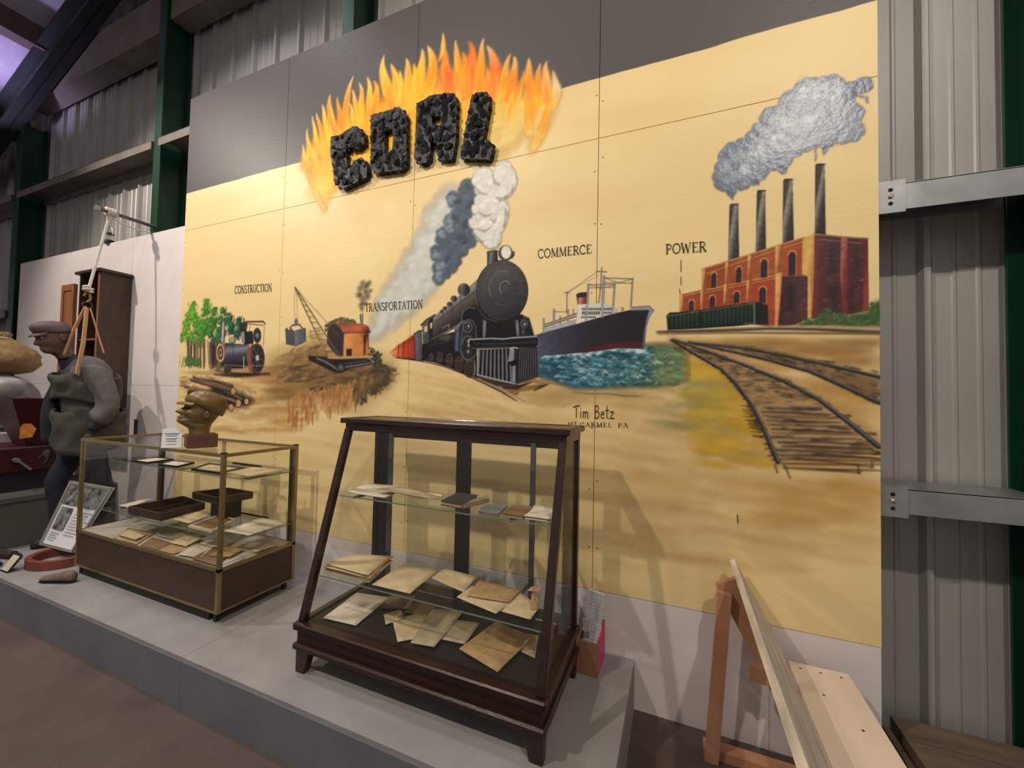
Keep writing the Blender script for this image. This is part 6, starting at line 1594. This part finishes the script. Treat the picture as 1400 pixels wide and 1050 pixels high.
foot_loft([(-.13,.012,0,.006),(-.11,.036,0,.008),(-.06,.047,0,.008),(0,.040,0,.008),(.07,.035,0,.008),(.125,.02,0,.008)], 'sole', M_black, t)
# small label in a dark frame
t, bl, br, tr, tl, n = leaning_panel('label_card', (-4.56, 1.335, .25), (-4.45, 1.338, .25), (-4.43, 1.40, .36), (-4.54, 1.397, .36), .01, 'small cream label in a black frame propped on the platform edge', 'label')
c4 = (bl, br, tr, tl)
face_quad(c4, 0, 1, 0, 1, n, -.010, 0).build('frame', M_black, t, recalc=True); face_quad(c4, .09, .91, .10, .93, n, .0005, .002).build('card', mat('cream_card', (206, 196, 170), .6), t, recalc=True)
for k in range(4): face_quad(c4, .22, .76, .72-.14*k, .75-.14*k, n, .0021, .0028).build('text_line', M_grey, t, recalc=True)
# iron bars
M_iron = mat('rusty_iron', (62, 48, 42), .6, .4, var=.4, scale=18, bump=.3)
for k, (a, b, r_, lb) in enumerate([((-5.06,1.40,.30),(-4.78,1.47,.30),.03,'thick rusty iron bar lying on the platform beside the grey block'), ((-5.02,1.32,.285),(-4.70,1.36,.275),.022,'thin rusty iron bar lying in front of the thick one')]):
    t = thing('iron_bar', lb, 'iron bar', ((a[0]+b[0])/2, (a[1]+b[1])/2, .25), 'rusty iron bars'); z = .25+r_
    MB().tube([(a[0],a[1],z),(b[0],b[1],z)], r_, 12).build('shaft', M_iron, t); d = (Vector(b)-Vector(a)).normalized(); p0 = Vector((b[0],b[1],z))
    MB().tube([tuple(p0), tuple(p0+d*.05)], r_*.6, 8).build('tang', M_iron, t)

# ---------------------------------------------------------------- carton with rolled newspaper
M_card = mat('brown_cardboard', (138, 96, 70), .75, var=.1, scale=12)
M_pink = mat('magenta_print', (206, 30, 100), .55, var=.15, scale=10, col2=(226, 70, 130))
t = thing('cardboard_box', 'open brown carton with a bright pink side next to the wooden showcase', 'box', (-.395, 2.08, .25))
ax0, ax1, ay0, ay1, az1 = -.448, -.345, 1.995, 2.19, .412
MB().box(ax0, ax1, ay0, ay1, .25, .256).build('bottom', M_card, t); MB().box(ax0, ax1, ay0, ay0+.005, .2565, az1).build('side_panel', M_card, t); MB().box(ax0, ax1, ay1-.005, ay1, .2565, az1+.02).build('side_panel', M_card, t)
MB().box(ax0, ax0+.005, ay0+.0055, ay1-.0055, .2565, az1).build('side_panel', M_card, t); s = MB().box(ax1-.005, ax1, ay0+.0055, ay1-.0055, .2565, az1+.015).build('side_panel', M_pink, t); s['label'] = 'bright pink printed side'
M_news = written_paper('newsprint', (222, 220, 222), (110, 110, 124), 40, .4)
t = thing('newspaper', 'folded white newspaper in clear plastic standing in the carton', 'newspaper', (-.405, 2.06, .257))
v, f, uv = sheet_mesh([(-.042,-.008),(.042,-.008),(.042,.008),(-.042,.008)], 0, .36, 0)
me = bpy.data.meshes.new('folded_paper'); me.from_pydata(v, [], f); me.update(); set_uv(me, [(a, c_[2]/.36) for (a, b), c_ in zip(uv, v)]); me.materials.append(M_news); o = link('folded_paper', me, t); o.rotation_euler = (R(-6), R(4), R(-12))
MB().box(-.430, -.388, 2.030, 2.036, .44, .50).build('printed_block', M_grey, t)
sl = MB(); 
for k, (z, w, d_) in enumerate(((.42,.046,.016),(.48,.046,.018),(.60,.04,.02),(.68,.036,.016),(.72,.042,.010),(.74,.05,.006))):
    for j in range(14):
        a = 2*math.pi*j/14; sl.v.append((-.402+(w+.004*math.sin(3*a+k))*math.cos(a)+.0*k, 2.055+(d_+.004*math.cos(2*a+k))*math.sin(a)-.02*(z-.3), z))
for k in range(5):
    for j in range(14): a = 14*k+j; b = 14*k+(j+1) % 14; sl.f.append((a, b, b+14, a+14))
sl.build('plastic_sleeve', glass_mat('plastic_film', (.96,.96,.96), 1.35), t, smooth=True)
t = thing('cardboard_roll', 'dark roll standing in the carton beside the newspaper', 'roll', (-.37, 2.14, .257)); MB().lathe([(.012,.257),(.012,.455),(.009,.455),(.009,.30)], (-.368, 2.15, 0), 14).build('tube', M_black, t)

# ---------------------------------------------------------------- wooden bench standing end-on to the mural
M_ply = mat('pale_pine', (228, 206, 184), .6, var=.12, scale=5, stretch=(1, .3, 1), bump=.08)
M_grime = mat('grey_weathered_pine', (196, 178, 160), .65, var=.3, scale=9, stretch=(3, .5, 3), bump=.15)
M_pine2 = mat('orange_brown_pine', (180, 128, 96), .6, var=.12, scale=5, stretch=(3, 3, .6))
M_screw = mat('dark_screw', (80, 66, 56), .5, .5)
bn = thing('bench', 'rough pine bench with leaning backrest standing end-on to the mural', 'bench', (.45, 1.5, 0))
y0, y1 = .62, 2.135
def plank(a0, a1, b0, b1): # cross section corners in (x, z), extruded in y
    return MB().hexa([(a0[0], y0, a0[1]), (b0[0], y0, b0[1]), (b0[0], y1, b0[1]), (a0[0], y1, a0[1])], [(a1[0], y0, a1[1]), (b1[0], y0, b1[1]), (b1[0], y1, b1[1]), (a1[0], y1, a1[1])])
MB().box(.452, .668, y0, y1-.01, .448, .472).build('seat_board', M_ply, bn, bevel=.002)
bk0, bk1 = Vector((.398, 0, .585)), Vector((.247, 0, .872)); d = (bk1-bk0).normalized(); nn = Vector((-d.z, 0, d.x))*-1
th = .022; q = [bk0, bk1, bk1-Vector((d.z, 0, -d.x))*th, bk0-Vector((d.z, 0, -d.x))*th]
m = MB(); m.add([(p.x, yy, p.z) for yy in (y0, y1) for p in q], [(0,1,2,3),(7,6,5,4),(0,4,5,1),(1,5,6,2),(2,6,7,3),(3,7,4,0)])
m.build('backrest_board', M_grime, bn, recalc=True)
for yy in (y1-.045, y0+.3):
    o2 = Vector((d.z, 0, -d.x))*-(th+.051)
    a, b = bk0+o2-d*.22, bk1+o2-d*.06
    MB().bar((a.x, yy, a.z), (b.x, yy, b.z), .10, .035, (0, 1, 0)).build('back_support', M_pine2, bn)
    MB().bar((.150, yy-.04, 0.0), (.200, yy-.04, .745), .035, .055, (1, 0, 0)).build('rear_leg', M_pine2, bn)
    MB().box(.12, .66, yy-.03, yy+.03, 0.0, .04).build('floor_skid', M_pine2, bn)
    MB().box(.60, .64, yy-.03, yy+.03, .0405, .447).build('front_leg', M_pine2, bn)
    MB().box(.30, .66, yy-.032, yy-.012, .38, .4475).build('seat_bearer', M_pine2, bn)
for x, yy in ((.49, y1-.05), (.56, y1-.05), (.63, y1-.05), (.53, y1-.2), (.60, y1-.35)):
    MB().lathe([(.005, .472), (.005, .4728), (.001, .473)], (x, yy, 0), 8).build('screw', M_screw, bn)
# low boards stacked at the foot of the siding
t = thing('plank_stack', 'low stack of old brown planks at the foot of the grey siding', 'planks', (1.3, 2.3, 0))
M_old = mat('old_brown_plank', (112, 92, 78), .7, var=.25, scale=6, stretch=(.4, 3, 1), bump=.15)
for k in range(3):
    for j in range(3): MB().box(.86+.03*k, 2.2, 2.0+.15*j, 2.142+.15*j, .001+.055*k, .052+.055*k).build('plank', M_old, t)

wp = ony(186, 586, D+.002)
t = thing('wall_bracket', 'grey steel bracket arm screwed to the white partition behind the brass showcase', 'bracket', (wp[0], D+.004, wp[2]))
MB().box(wp[0]-.028, wp[0]+.028, D-.004, D+.0035, wp[2]-.09, wp[2]+.09).build('plate', M_std, t)
MB().bar((wp[0], D-.006, wp[2]-.07), (wp[0]-.06, 1.98, wp[2]-.075), .014, .014).build('arm', M_std, t)
# ---------------------------------------------------------------- figure of a miner hung in a harness
def skin_obj(name, verts, edges, radii, m, parent, root=0, lv=2, flat=1.0):
    me = bpy.data.meshes.new(name); me.from_pydata(verts, edges, []); me.update()
    o = link(name, me, parent); md = o.modifiers.new('skin', 'SKIN'); md.use_smooth_shade = True
    sv = me.skin_vertices[0].data if me.skin_vertices else None
    if sv is None:
        me.skin_vertices.new() if hasattr(me.skin_vertices, 'new') else None
        sv = me.skin_vertices[0].data
    for i, r_ in enumerate(radii):
        sv[i].radius = (r_, r_*flat) if not isinstance(r_, tuple) else r_
        sv[i].use_root = (i == root)
    s = o.modifiers.new('sub', 'SUBSURF'); s.levels = lv; s.render_levels = lv
    me.materials.append(m)
    return o
M_navy = mat('dark_navy_trousers', (30, 33, 44), .85, var=.25, scale=10, bump=.5, bscale=16)
M_jack = mat('grey_denim_jacket', (88, 84, 82), .85, var=.25, scale=9, bump=.6, bscale=14)
M_vest = mat('olive_grey_smock', (62, 58, 53), .85, var=.25, scale=9, bump=.6, bscale=12)
M_face = mat('dark_brown_carved_face', (98, 72, 66), .5, var=.25, scale=12)
M_capm = mat('plum_brown_cap', (88, 70, 74), .7, var=.2, scale=14)
M_glove = mat('brown_glove', (50, 42, 38), .8, var=.2)
M_boot = mat('black_boot', (34, 30, 30), .5, var=.2)
MX, MY, MZ = -4.75, 1.80, 0.25
mn = thing('miner_figure', 'life-size miner figure in cap and grey jacket hanging in a strap harness', 'mannequin', (MX, MY, MZ), rz=math.atan2(.935, .354))
def zl(p): return (p[0], p[1], p[2]-MZ)
# body: pelvis, spine, neck, arms, legs in one skin
V = [(.05,0,1.16),(.05,0,1.38),(.03,0,1.60),(-.01,0,1.76),(-.10,0,1.85),(-.15,0,1.93),
     (.05,-.17,1.76),(.16,-.23,1.46),(.05,-.27,1.24),(-.06,.17,1.74),(-.17,.20,1.42),(-.17,.18,1.10),
     (.06,-.10,1.10),(.16,-.12,.72),(.10,-.12,.34),(.0,.10,1.10),(-.13,.11,.80),(-.08,.11,.36)]
E = [(0,1),(1,2),(2,3),(3,4),(4,5),(3,6),(6,7),(7,8),(3,9),(9,10),(10,11),(0,12),(12,13),(13,14),(0,15),(15,16),(16,17)]
rad = [.13,.125,.13,.10,.055,.05,.062,.048,.036,.095,.085,.06,.095,.075,.06,.095,.075,.06]
skin_obj('body', [zl(p) for p in V], E, rad, M_navy, mn)
VJ = [(.06,0,1.12),(.06,0,1.34),(.04,0,1.58),(.01,0,1.75),(-.06,0,1.85),(.06,-.18,1.765),(.17,-.24,1.46),(.08,-.27,1.30),(-.03,.15,1.76),(.08,0,1.86)]
EJ = [(0,1),(1,2),(2,3),(3,4),(3,5),(5,6),(6,7),(3,8),(3,9)]
skin_obj('jacket', [zl(p) for p in VJ], EJ, [.20,.19,.19,.155,.085,.095,.085,.07,.10,.11], M_jack, mn)
wr = bpy.data.textures.new('cloth_wrinkles', 'CLOUDS'); wr.noise_scale = .09
def wrinkle(o, st=.035):
    md = o.modifiers.new('wrinkle', 'DISPLACE'); md.texture = wr; md.strength = st; md.mid_level = .5; md.texture_coords = 'LOCAL'
wrinkle(bpy.data.objects[mn.children[-1].name] if False else [o for o in bpy.data.objects if o.name.startswith('jacket')][0])
wrinkle([o for o in bpy.data.objects if o.name.startswith('body') and o.parent == mn][0], .025)
# smock flap across the chest and belt
def ring_band(name, z0, z1, rx, ry, cx, m, n=40, rows=9, seed=0):
    v, f = [], []
    for j in range(rows):
        t = j/(rows-1)
        for k in range(n):
            a = 2*math.pi*k/n; w = 1+.05*math.sin(3*a+4*t+seed)+.035*math.sin(8*a-7*t+seed)+.03*math.sin(t*9+2*a)
            z = z0+(z1-z0)*t+(1-t)*.03*math.sin(2*a+seed)+t*.015*math.sin(3*a)
            v.append((cx+rx*w*math.cos(a), ry*w*math.sin(a), z-MZ))
    nn = len(v); v += [(cx+(a-cx)*.93, b*.93, c_) for a, b, c_ in v]
    for j in range(rows-1):
        for k in range(n): a = j*n+k; b = j*n+(k+1) % n; f.append((a, b, b+n, a+n)); f.append((nn+a+n, nn+b+n, nn+b, nn+a))
    e = (rows-1)*n
    for k in range(n): b = (k+1) % n; f.append((b, k, nn+k, nn+b)); f.append((e+k, e+b, nn+e+b, nn+e+k))
    return MB().add(v, f).build(name, m, mn, world=False, smooth=True)
ring_band('smock', 1.48, 1.71, .212, .222, .025, M_vest)
ring_band('jacket_skirt', 1.06, 1.40, .225, .215, .06, M_vest, seed=2)
# head, leaning forward
hd = MB().add(*head_mesh(.30, [(0,.035),(.08,.04),(.16,.06),(.22,.095),(.30,.105),(.38,.10),(.46,.098),(.54,.098),(.62,.092),(.70,.10),(.84,.096),(.94,.075),(1,.03)],
    [(0,.07),(.12,.068),(.25,.075),(.4,.10),(.6,.12),(.8,.12),(.94,.085),(1,.03)], [(0,.055),(.15,.056),(.25,.058),(.4,.07),(.6,.08),(.8,.08),(.94,.06),(1,.02)],
    [(0,0),(.27,0),(.31,.007),(.34,0),(.37,.012),(.40,.002),(.44,.01),(.48,.036),(.54,.03),(.62,.014),(.70,.004),(.8,0)],
    extras=[(.635,.033,.04,.016),(.50,.055,.05,-.010),(.71,.033,.03,-.010),(.36,.045,.05,.008)])).build('head', M_face, mn, world=False, smooth=True)
hd.location = zl((-.120, -.01, 1.845)); hd.rotation_euler = (0, R(-22), R(24))
for s in (-1, 1):
    e_ = MB().lathe([(.004,-.006),(.02,-.002),(.022,.004),(.013,.008),(.004,.004)], (0,0,0), 12, 'y').build('ear', M_face, hd, world=False, smooth=True)
    e_.location = (.02, s*.078, .165); e_.scale = (.8, s, 1.35)
class _T: pass
before = set(o.name for o in bpy.data.objects)
cap_parts(hd, .222, .100, .124, .088, M_capm, lean=-.1, lamp=False, drop=.03, tall=.8)
M_eye = mat('pale_eye', (190, 170, 160), .4)
for s in (-1, 1):
    ey = MB().lathe([(.002, -.010), (.008, -.007), (.011, 0), (.008, .007), (.002, .010)], (0, 0, 0), 12).build('eye', M_eye, hd, world=False, smooth=True); ey.location = (-.078, s*.034, .190)
MB().tube([(-.093+.012*abs(y/.03)**2*1.4, y, .108+.006*(y/.03)**2) for y in (-.034, -.02, 0, .02, .034)], .004, 6).build('mouth', M_boot, hd, world=False)
# gloves with fingers
def glove(px_, ang, side):
    t = Vector(zl(px_)); v = [tuple(t), tuple(t+Vector((-.01, 0, -.05))), ]; e = [(0, 1)]; r_ = [.030, .034]
    for k in range(4):
        y = (-.024+.016*k); L = (.06, .072, .068, .054)[k]
        i = len(v); v += [tuple(t+Vector((-.012, y, -.082))), tuple(t+Vector((-.02, y*1.1, -.082-L*.5))), tuple(t+Vector((-.034, y*1.1, -.082-L*.9)))]
        e += [(1, i), (i, i+1), (i+1, i+2)]; r_ += [.0105, .0095, .008]
    i = len(v); v += [tuple(t+Vector((-.04, side*.006, -.05))), tuple(t+Vector((-.062, side*.006, -.085)))]; e += [(1, i), (i, i+1)]; r_ += [.011, .009]
    skin_obj('glove', v, e, r_, M_glove, mn, lv=2)
glove((.055, -.27, 1.225), 0, -1); glove((-.17, .18, 1.07), 0, 1)
for x, y, z in ((.10, -.12, .25), (-.06, .11, .25)):
    b = foot_loft([(-.19,.025,.004,.05),(-.16,.046,.002,.075),(-.09,.052,.002,.09),(-.03,.046,.002,.13),(.04,.045,.002,.17),(.085,.035,.004,.16),(.10,.02,.02,.12)], 'boot', M_boot, mn)
    b.location = (x, y, z-MZ)
# harness straps, hook, rope and pole
M_strap = mat('tan_canvas_strap', (176, 132, 92), .75, var=.12, scale=20)
M_rope = mat('white_rope', (206, 200, 190), .8, var=.12, scale=60, bump=.5, bscale=120)
ca, sa = math.cos(math.atan2(.935, .354)), math.sin(math.atan2(.935, .354))
def mw(p): return (MX+p[0]*ca-p[1]*sa, MY+p[0]*sa+p[1]*ca, p[2])
hs = thing('harness', 'tan canvas harness straps gathered over the miner figure', 'harness', mw((0, 0, 2.3)))
for pts, w in ([((.0,-.02,2.29),(-.01,-.15,1.98),(-.035,-.262,1.70)), .045], [((-.01,.0,2.29),(-.07,-.07,2.08),(-.115,-.115,1.86)), .028], [((.02,.0,2.29),(.07,-.05,2.08),(.115,-.10,1.90)), .022]):
    m = MB()
    for a, b in zip(pts[:-1], pts[1:]): m.bar(mw(a), mw(b), w, .006, (ca*.35-.94*-sa*0, .2, .2))
    m.build('strap', M_strap, hs)
MB().tube([mw((.03*math.cos(a), .0, 2.31+.03*math.sin(a))) for a in [k*.45 for k in range(15)]], .007, 8).build('ring', M_iron, hs)
MB().tube([mw(p) for p in ((0,0,2.34),(.018,0,2.37),(.012,0,2.41),(-.012,0,2.42),(-.02,0,2.39))], .010, 8).build('hook', mat('brass_hook', (150, 110, 60), .4, .7), hs)
pe = onz(150, 290, 3.19)
rp_ = thing('rope', 'white knotted rope from the pole down to the harness', 'rope', tuple(mw((0, 0, 2.43))))
MB().tube([mw((0, 0, 2.43)), tuple(Vector(mw((0,0,2.43))).lerp(Vector((pe[0], pe[1], 3.16)), .5)+Vector((.004,0,0))), (pe[0], pe[1], 3.16)], .011, 10).build('line', M_rope, rp_)
def coil(c_, r_, n, dz, axis, nm, k0=0):
    pts = []
    for k in range(n*12+1):
        a = 2*math.pi*k/12; q = dz*k/(n*12)
        pts.append((c_[0]+(q if axis == 'x' else r_*math.cos(a)), c_[1]+(q if axis == 'y' else (r_*math.cos(a) if axis == 'x' else r_*math.sin(a))), c_[2]+(q if axis == 'z' else r_*math.sin(a))))
    return MB().tube(pts, .010, 8).build(nm, M_rope, rp_)
coil(mw((0, 0, 2.43)), .028, 2, .045, 'z', 'knot'); coil((pe[0], pe[1]-.03, 3.19), .030, 4, .075, 'y', 'lashing')
MB().tube([(pe[0], pe[1], 3.15), (pe[0]+.02, pe[1]+.06, 3.12), (pe[0]+.03, pe[1]+.16, 3.10), (-4.70, 2.20, 3.10)], .006, 8).build('loose_end', M_rope, rp_)
t = thing('iron_pole', 'grey iron pole jutting from the wall above the white partition', 'pole', (pe[0], 2.24, 3.19))
MB().tube([(pe[0], pe[1]-.07, 3.19), (pe[0], 2.262, 3.19)], .016, 12).build('shaft', M_std, t); MB().tube([(pe[0], pe[1]-.10, 3.19), (pe[0], pe[1]-.07, 3.19)], .024, 12).build('end_cap', M_galv, t)
# lantern standing on the partition's top edge
lp = ony(150, 327, D+.013)
t = thing('lantern', 'small dark lantern with wire handle on top of the white partition', 'lantern', (lp[0], D+.013, 3.10)); c0 = (lp[0], D+.013, 3.10)
MB().lathe([(.045,0),(.05,.012),(.05,.03),(.035,.036)], c0, 16).build('base', M_rafter, t); MB().lathe([(.03,.036),(.042,.06),(.036,.09),(.028,.096)], c0, 16).build('globe', M_glass, t, smooth=True); MB().lathe([(.034,.0965),(.036,.106),(.016,.118)], c0, 16).build('cap', M_rafter, t)
MB().tube([(c0[0]+.05*math.cos(a), c0[1], c0[2]+.08+.11*math.sin(a)) for a in [k*math.pi/12 for k in range(13)]], .003, 6).build('handle', M_galv, t)

# ---------------------------------------------------------------- wall cupboard
M_oak = mat('orange_brown_oak', (150, 92, 52), .5, var=.2, scale=5, stretch=(3, 3, .7))
M_dkoak = mat('dark_brown_oak', (66, 46, 36), .55, var=.2, scale=5, stretch=(3, 3, .7))
CX0, CX1, CY0, CY1, CZ0, CZ1 = -5.40, -5.01, 1.985, D+.002, 1.20, 2.69
t = thing('wall_cupboard', 'dark wooden cupboard with its door open on the white partition', 'cupboard', ((CX0+CX1)/2, CY1, CZ0))
MB().box(CX1-.02, CX1, CY0, CY1, CZ0, CZ1).build('side', M_dkoak, t); MB().box(CX0, CX0+.02, CY0, CY1, CZ0, CZ1).build('side', M_dkoak, t)
MB().box(CX0+.0205, CX1-.0205, CY1-.012, CY1, CZ0, CZ1).build('back', M_dkoak, t); MB().box(CX0+.0205, CX1-.0205, CY0, CY1-.0125, CZ0, CZ0+.02).build('bottom', M_dkoak, t)
MB().box(CX0-.03, CX1+.03, CY0-.03, CY1, CZ1+.0005, CZ1+.03).build('cornice', M_dkoak, t, bevel=.006)
for z in (1.6, 2.05): MB().box(CX0+.0205, CX1-.0205, CY0+.01, CY1-.0125, z, z+.015).build('shelf', M_oak, t)
MB().box(CX1-.05, CX1-.0205, CY0-.001, CY0+.015, CZ0+.021, CZ1-.001).build('front_stile', M_oak, t)
dr = MB().box(CX0-.245, CX0-.004, CY0-.03, CY0-.008, 1.24, 2.60).build('door', M_oak, t, bevel=.003)
for a, b, c_, d in ((CX0-.245, CX0-.20, 1.24, 2.60), (CX0-.05, CX0-.004, 1.24, 2.60), (CX0-.1995, CX0-.0505, 2.54, 2.60), (CX0-.1995, CX0-.0505, 1.24, 1.31)): MB().box(a, b, CY0-.038, CY0-.0302, c_, d).build('door_frame', M_oak, dr, world=False).location = -t.location
MB().lathe([(.006, 0), (.012, -.012), (.010, -.02)], (CX0-.22, CY0-.038, 1.9), 10, 'y').build('knob', M_gold, t)

# ---------------------------------------------------------------- maroon machine and its neighbours on the grey block
M_cblock = mat('grey_plinth_block', (92, 87, 82), .7, var=.15, scale=4)
t = thing('plinth_block', 'grey painted block with a lipped top carrying the maroon machine', 'plinth', (-7, 1.8, .25))
MB().box(-8.95, -5.11, 1.42, D-.002, .25, .63).build('body', M_cblock, t); MB().box(-8.97, -5.09, 1.40, D-.002, .6305, .67).build('lipped_top', M_cblock, t)
M_maroon = mat('maroon_enamel', (64, 11, 24), .4, var=.15)
t = thing('hopper_machine', 'maroon steel machine with a flared hopper beside the miner figure', 'machine', (-5.6, 1.7, .67))
def ring4(x0, x1, y0_, y1_, z): return [(x0, y0_, z), (x1, y0_, z), (x1, y1_, z), (x0, y1_, z)]
m = MB(); m.hexa(ring4(-5.68, -5.42, 1.70, 1.86, 1.06), ring4(-5.86, -5.36, 1.585, 1.90, 1.485)); m.f.remove((4,5,6,7)) if (4,5,6,7) in m.f else None
inn = ring4(-5.66, -5.44, 1.72, 1.84, 1.075), ring4(-5.84, -5.38, 1.605, 1.88, 1.485); k = len(m.v); m.v += inn[0]+inn[1]
m.f += [(k,k+1,k+2,k+3)]+[(k+i, k+4+i, k+4+(i+1) % 4, k+(i+1) % 4) for i in range(4)]+[(4+i, 4+(i+1) % 4, k+4+(i+1) % 4, k+4+i) for i in range(4)]
m.build('hopper', M_maroon, t)
MB().box(-5.95, -5.36, 1.44, 1.88, .84, 1.058).build('gear_case', M_maroon, t, bevel=.01)
MB().box(-5.92, -5.40, 1.46, 1.86, .671, .839).build('base_frame', M_black, t)
MB().tube([(-5.355, 1.62, .95), (-5.30, 1.62, .95)], .02, 10).build('crank_shaft', M_galv, t); MB().tube([(-5.30, 1.62, .95), (-5.30, 1.70, .86)], .010, 8).build('crank', M_galv, t)
og = onx(38, 590, -5.345)
t = thing('price_tag', 'orange cardboard tag hung on the maroon machine', 'tag', tuple(og)); M_or = mat('orange_card', (226, 110, 40), .6, var=.2, scale=20, col2=(240, 170, 60))
MB().add([(og[0]-.004*s, og[1]+a, og[2]+b) for s in (0, 1) for a, b in ((-.045,-.06),(.03,-.05),(.05,.02),(.02,.07),(-.03,.07),(-.045,.03))], [(0,1,2,3,4,5),(11,10,9,8,7,6)]+[(i, i+6, (i+1) % 6+6, (i+1) % 6) for i in range(6)]).build('card', M_or, t, recalc=True)
M_enam = mat('white_enamel', (206, 200, 196), .35, var=.08)
t = thing('white_cabinet', 'white enamel cabinet behind the maroon machine', 'cabinet', (-6.25, 1.75, .67))
MB().box(-6.5, -6.0, 1.52, 1.98, .675, 1.15).build('body', M_enam, t, bevel=.012); MB().box(-5.999, -5.988, 1.58, 1.92, .95, .985).build('vent', M_black, t); MB().box(-5.999, -5.99, 1.56, 1.94, .72, .90).build('door', M_enam, t, bevel=.003)
M_drum = mat('blotched_grey_steel', (96, 94, 96), .35, .5, var=.6, scale=5, col2=(200, 198, 196))
t = thing('motor_housing', 'blotched grey steel motor housing with a round side cover on the white cabinet', 'motor', (-6.25, 1.75, 1.15))
MB().lathe([(.10,-6.46),(.24,-6.44),(.27,-6.36),(.27,-6.10),(.24,-6.02),(.10,-6.0)], (0, 1.74, 1.44), 26, 'x').build('drum', M_drum, t, smooth=True, recalc=True)
MB().box(-6.4, -6.1, 1.6, 1.88, 1.151, 1.24).build('foot', M_drum, t); MB().lathe([(.10,-5.999),(.10,-5.96),(.06,-5.94),(.05,-5.93)], (0, 1.84, 1.40), 20, 'x').build('side_cover', M_std, t)
for k in range(6): a = k*1.047; MB().lathe([(.012,-5.959),(.012,-5.95)], (0, 1.84+.08*math.cos(a), 1.40+.08*math.sin(a)), 8, 'x').build('bolt', M_galv, t)
M_sack = mat('tan_burlap', (156, 126, 88), .9, var=.25, scale=12, bump=.6, bscale=30)
t = thing('burlap_sack', 'tan burlap sack slumped on the grey motor housing', 'sack', (-6.25, 1.74, 1.71))
v, f = [], []; n = 24; prof = [(.12,0),(.24,.03),(.29,.10),(.28,.18),(.22,.26),(.14,.32),(.07,.36),(.09,.41)]
for j, (r_, z) in enumerate(prof):
    for k in range(n): a = 2*math.pi*k/n; w = 1+.07*math.sin(3*a+j)+.05*math.sin(7*a-j*2); v.append((-6.25+r_*w*math.cos(a)*.8, 1.74+r_*w*math.sin(a), 1.715+z+.012*math.sin(4*a+j)*(j > 0)))
for j in range(len(prof)-1):
    for k in range(n): a = j*n+k; b = j*n+(k+1) % n; f.append((a, b, b+n, a+n))
f.append(tuple(reversed(range(n)))); f.append(tuple((len(prof)-1)*n+k for k in range(n)))
MB().add(v, f).build('bag', M_sack, t, smooth=True); MB().tube([(-6.25+.066*math.cos(a), 1.74+.08*math.sin(a), 2.072) for a in [k*.45 for k in range(15)]], .010, 8).build('tie', M_rope, t)
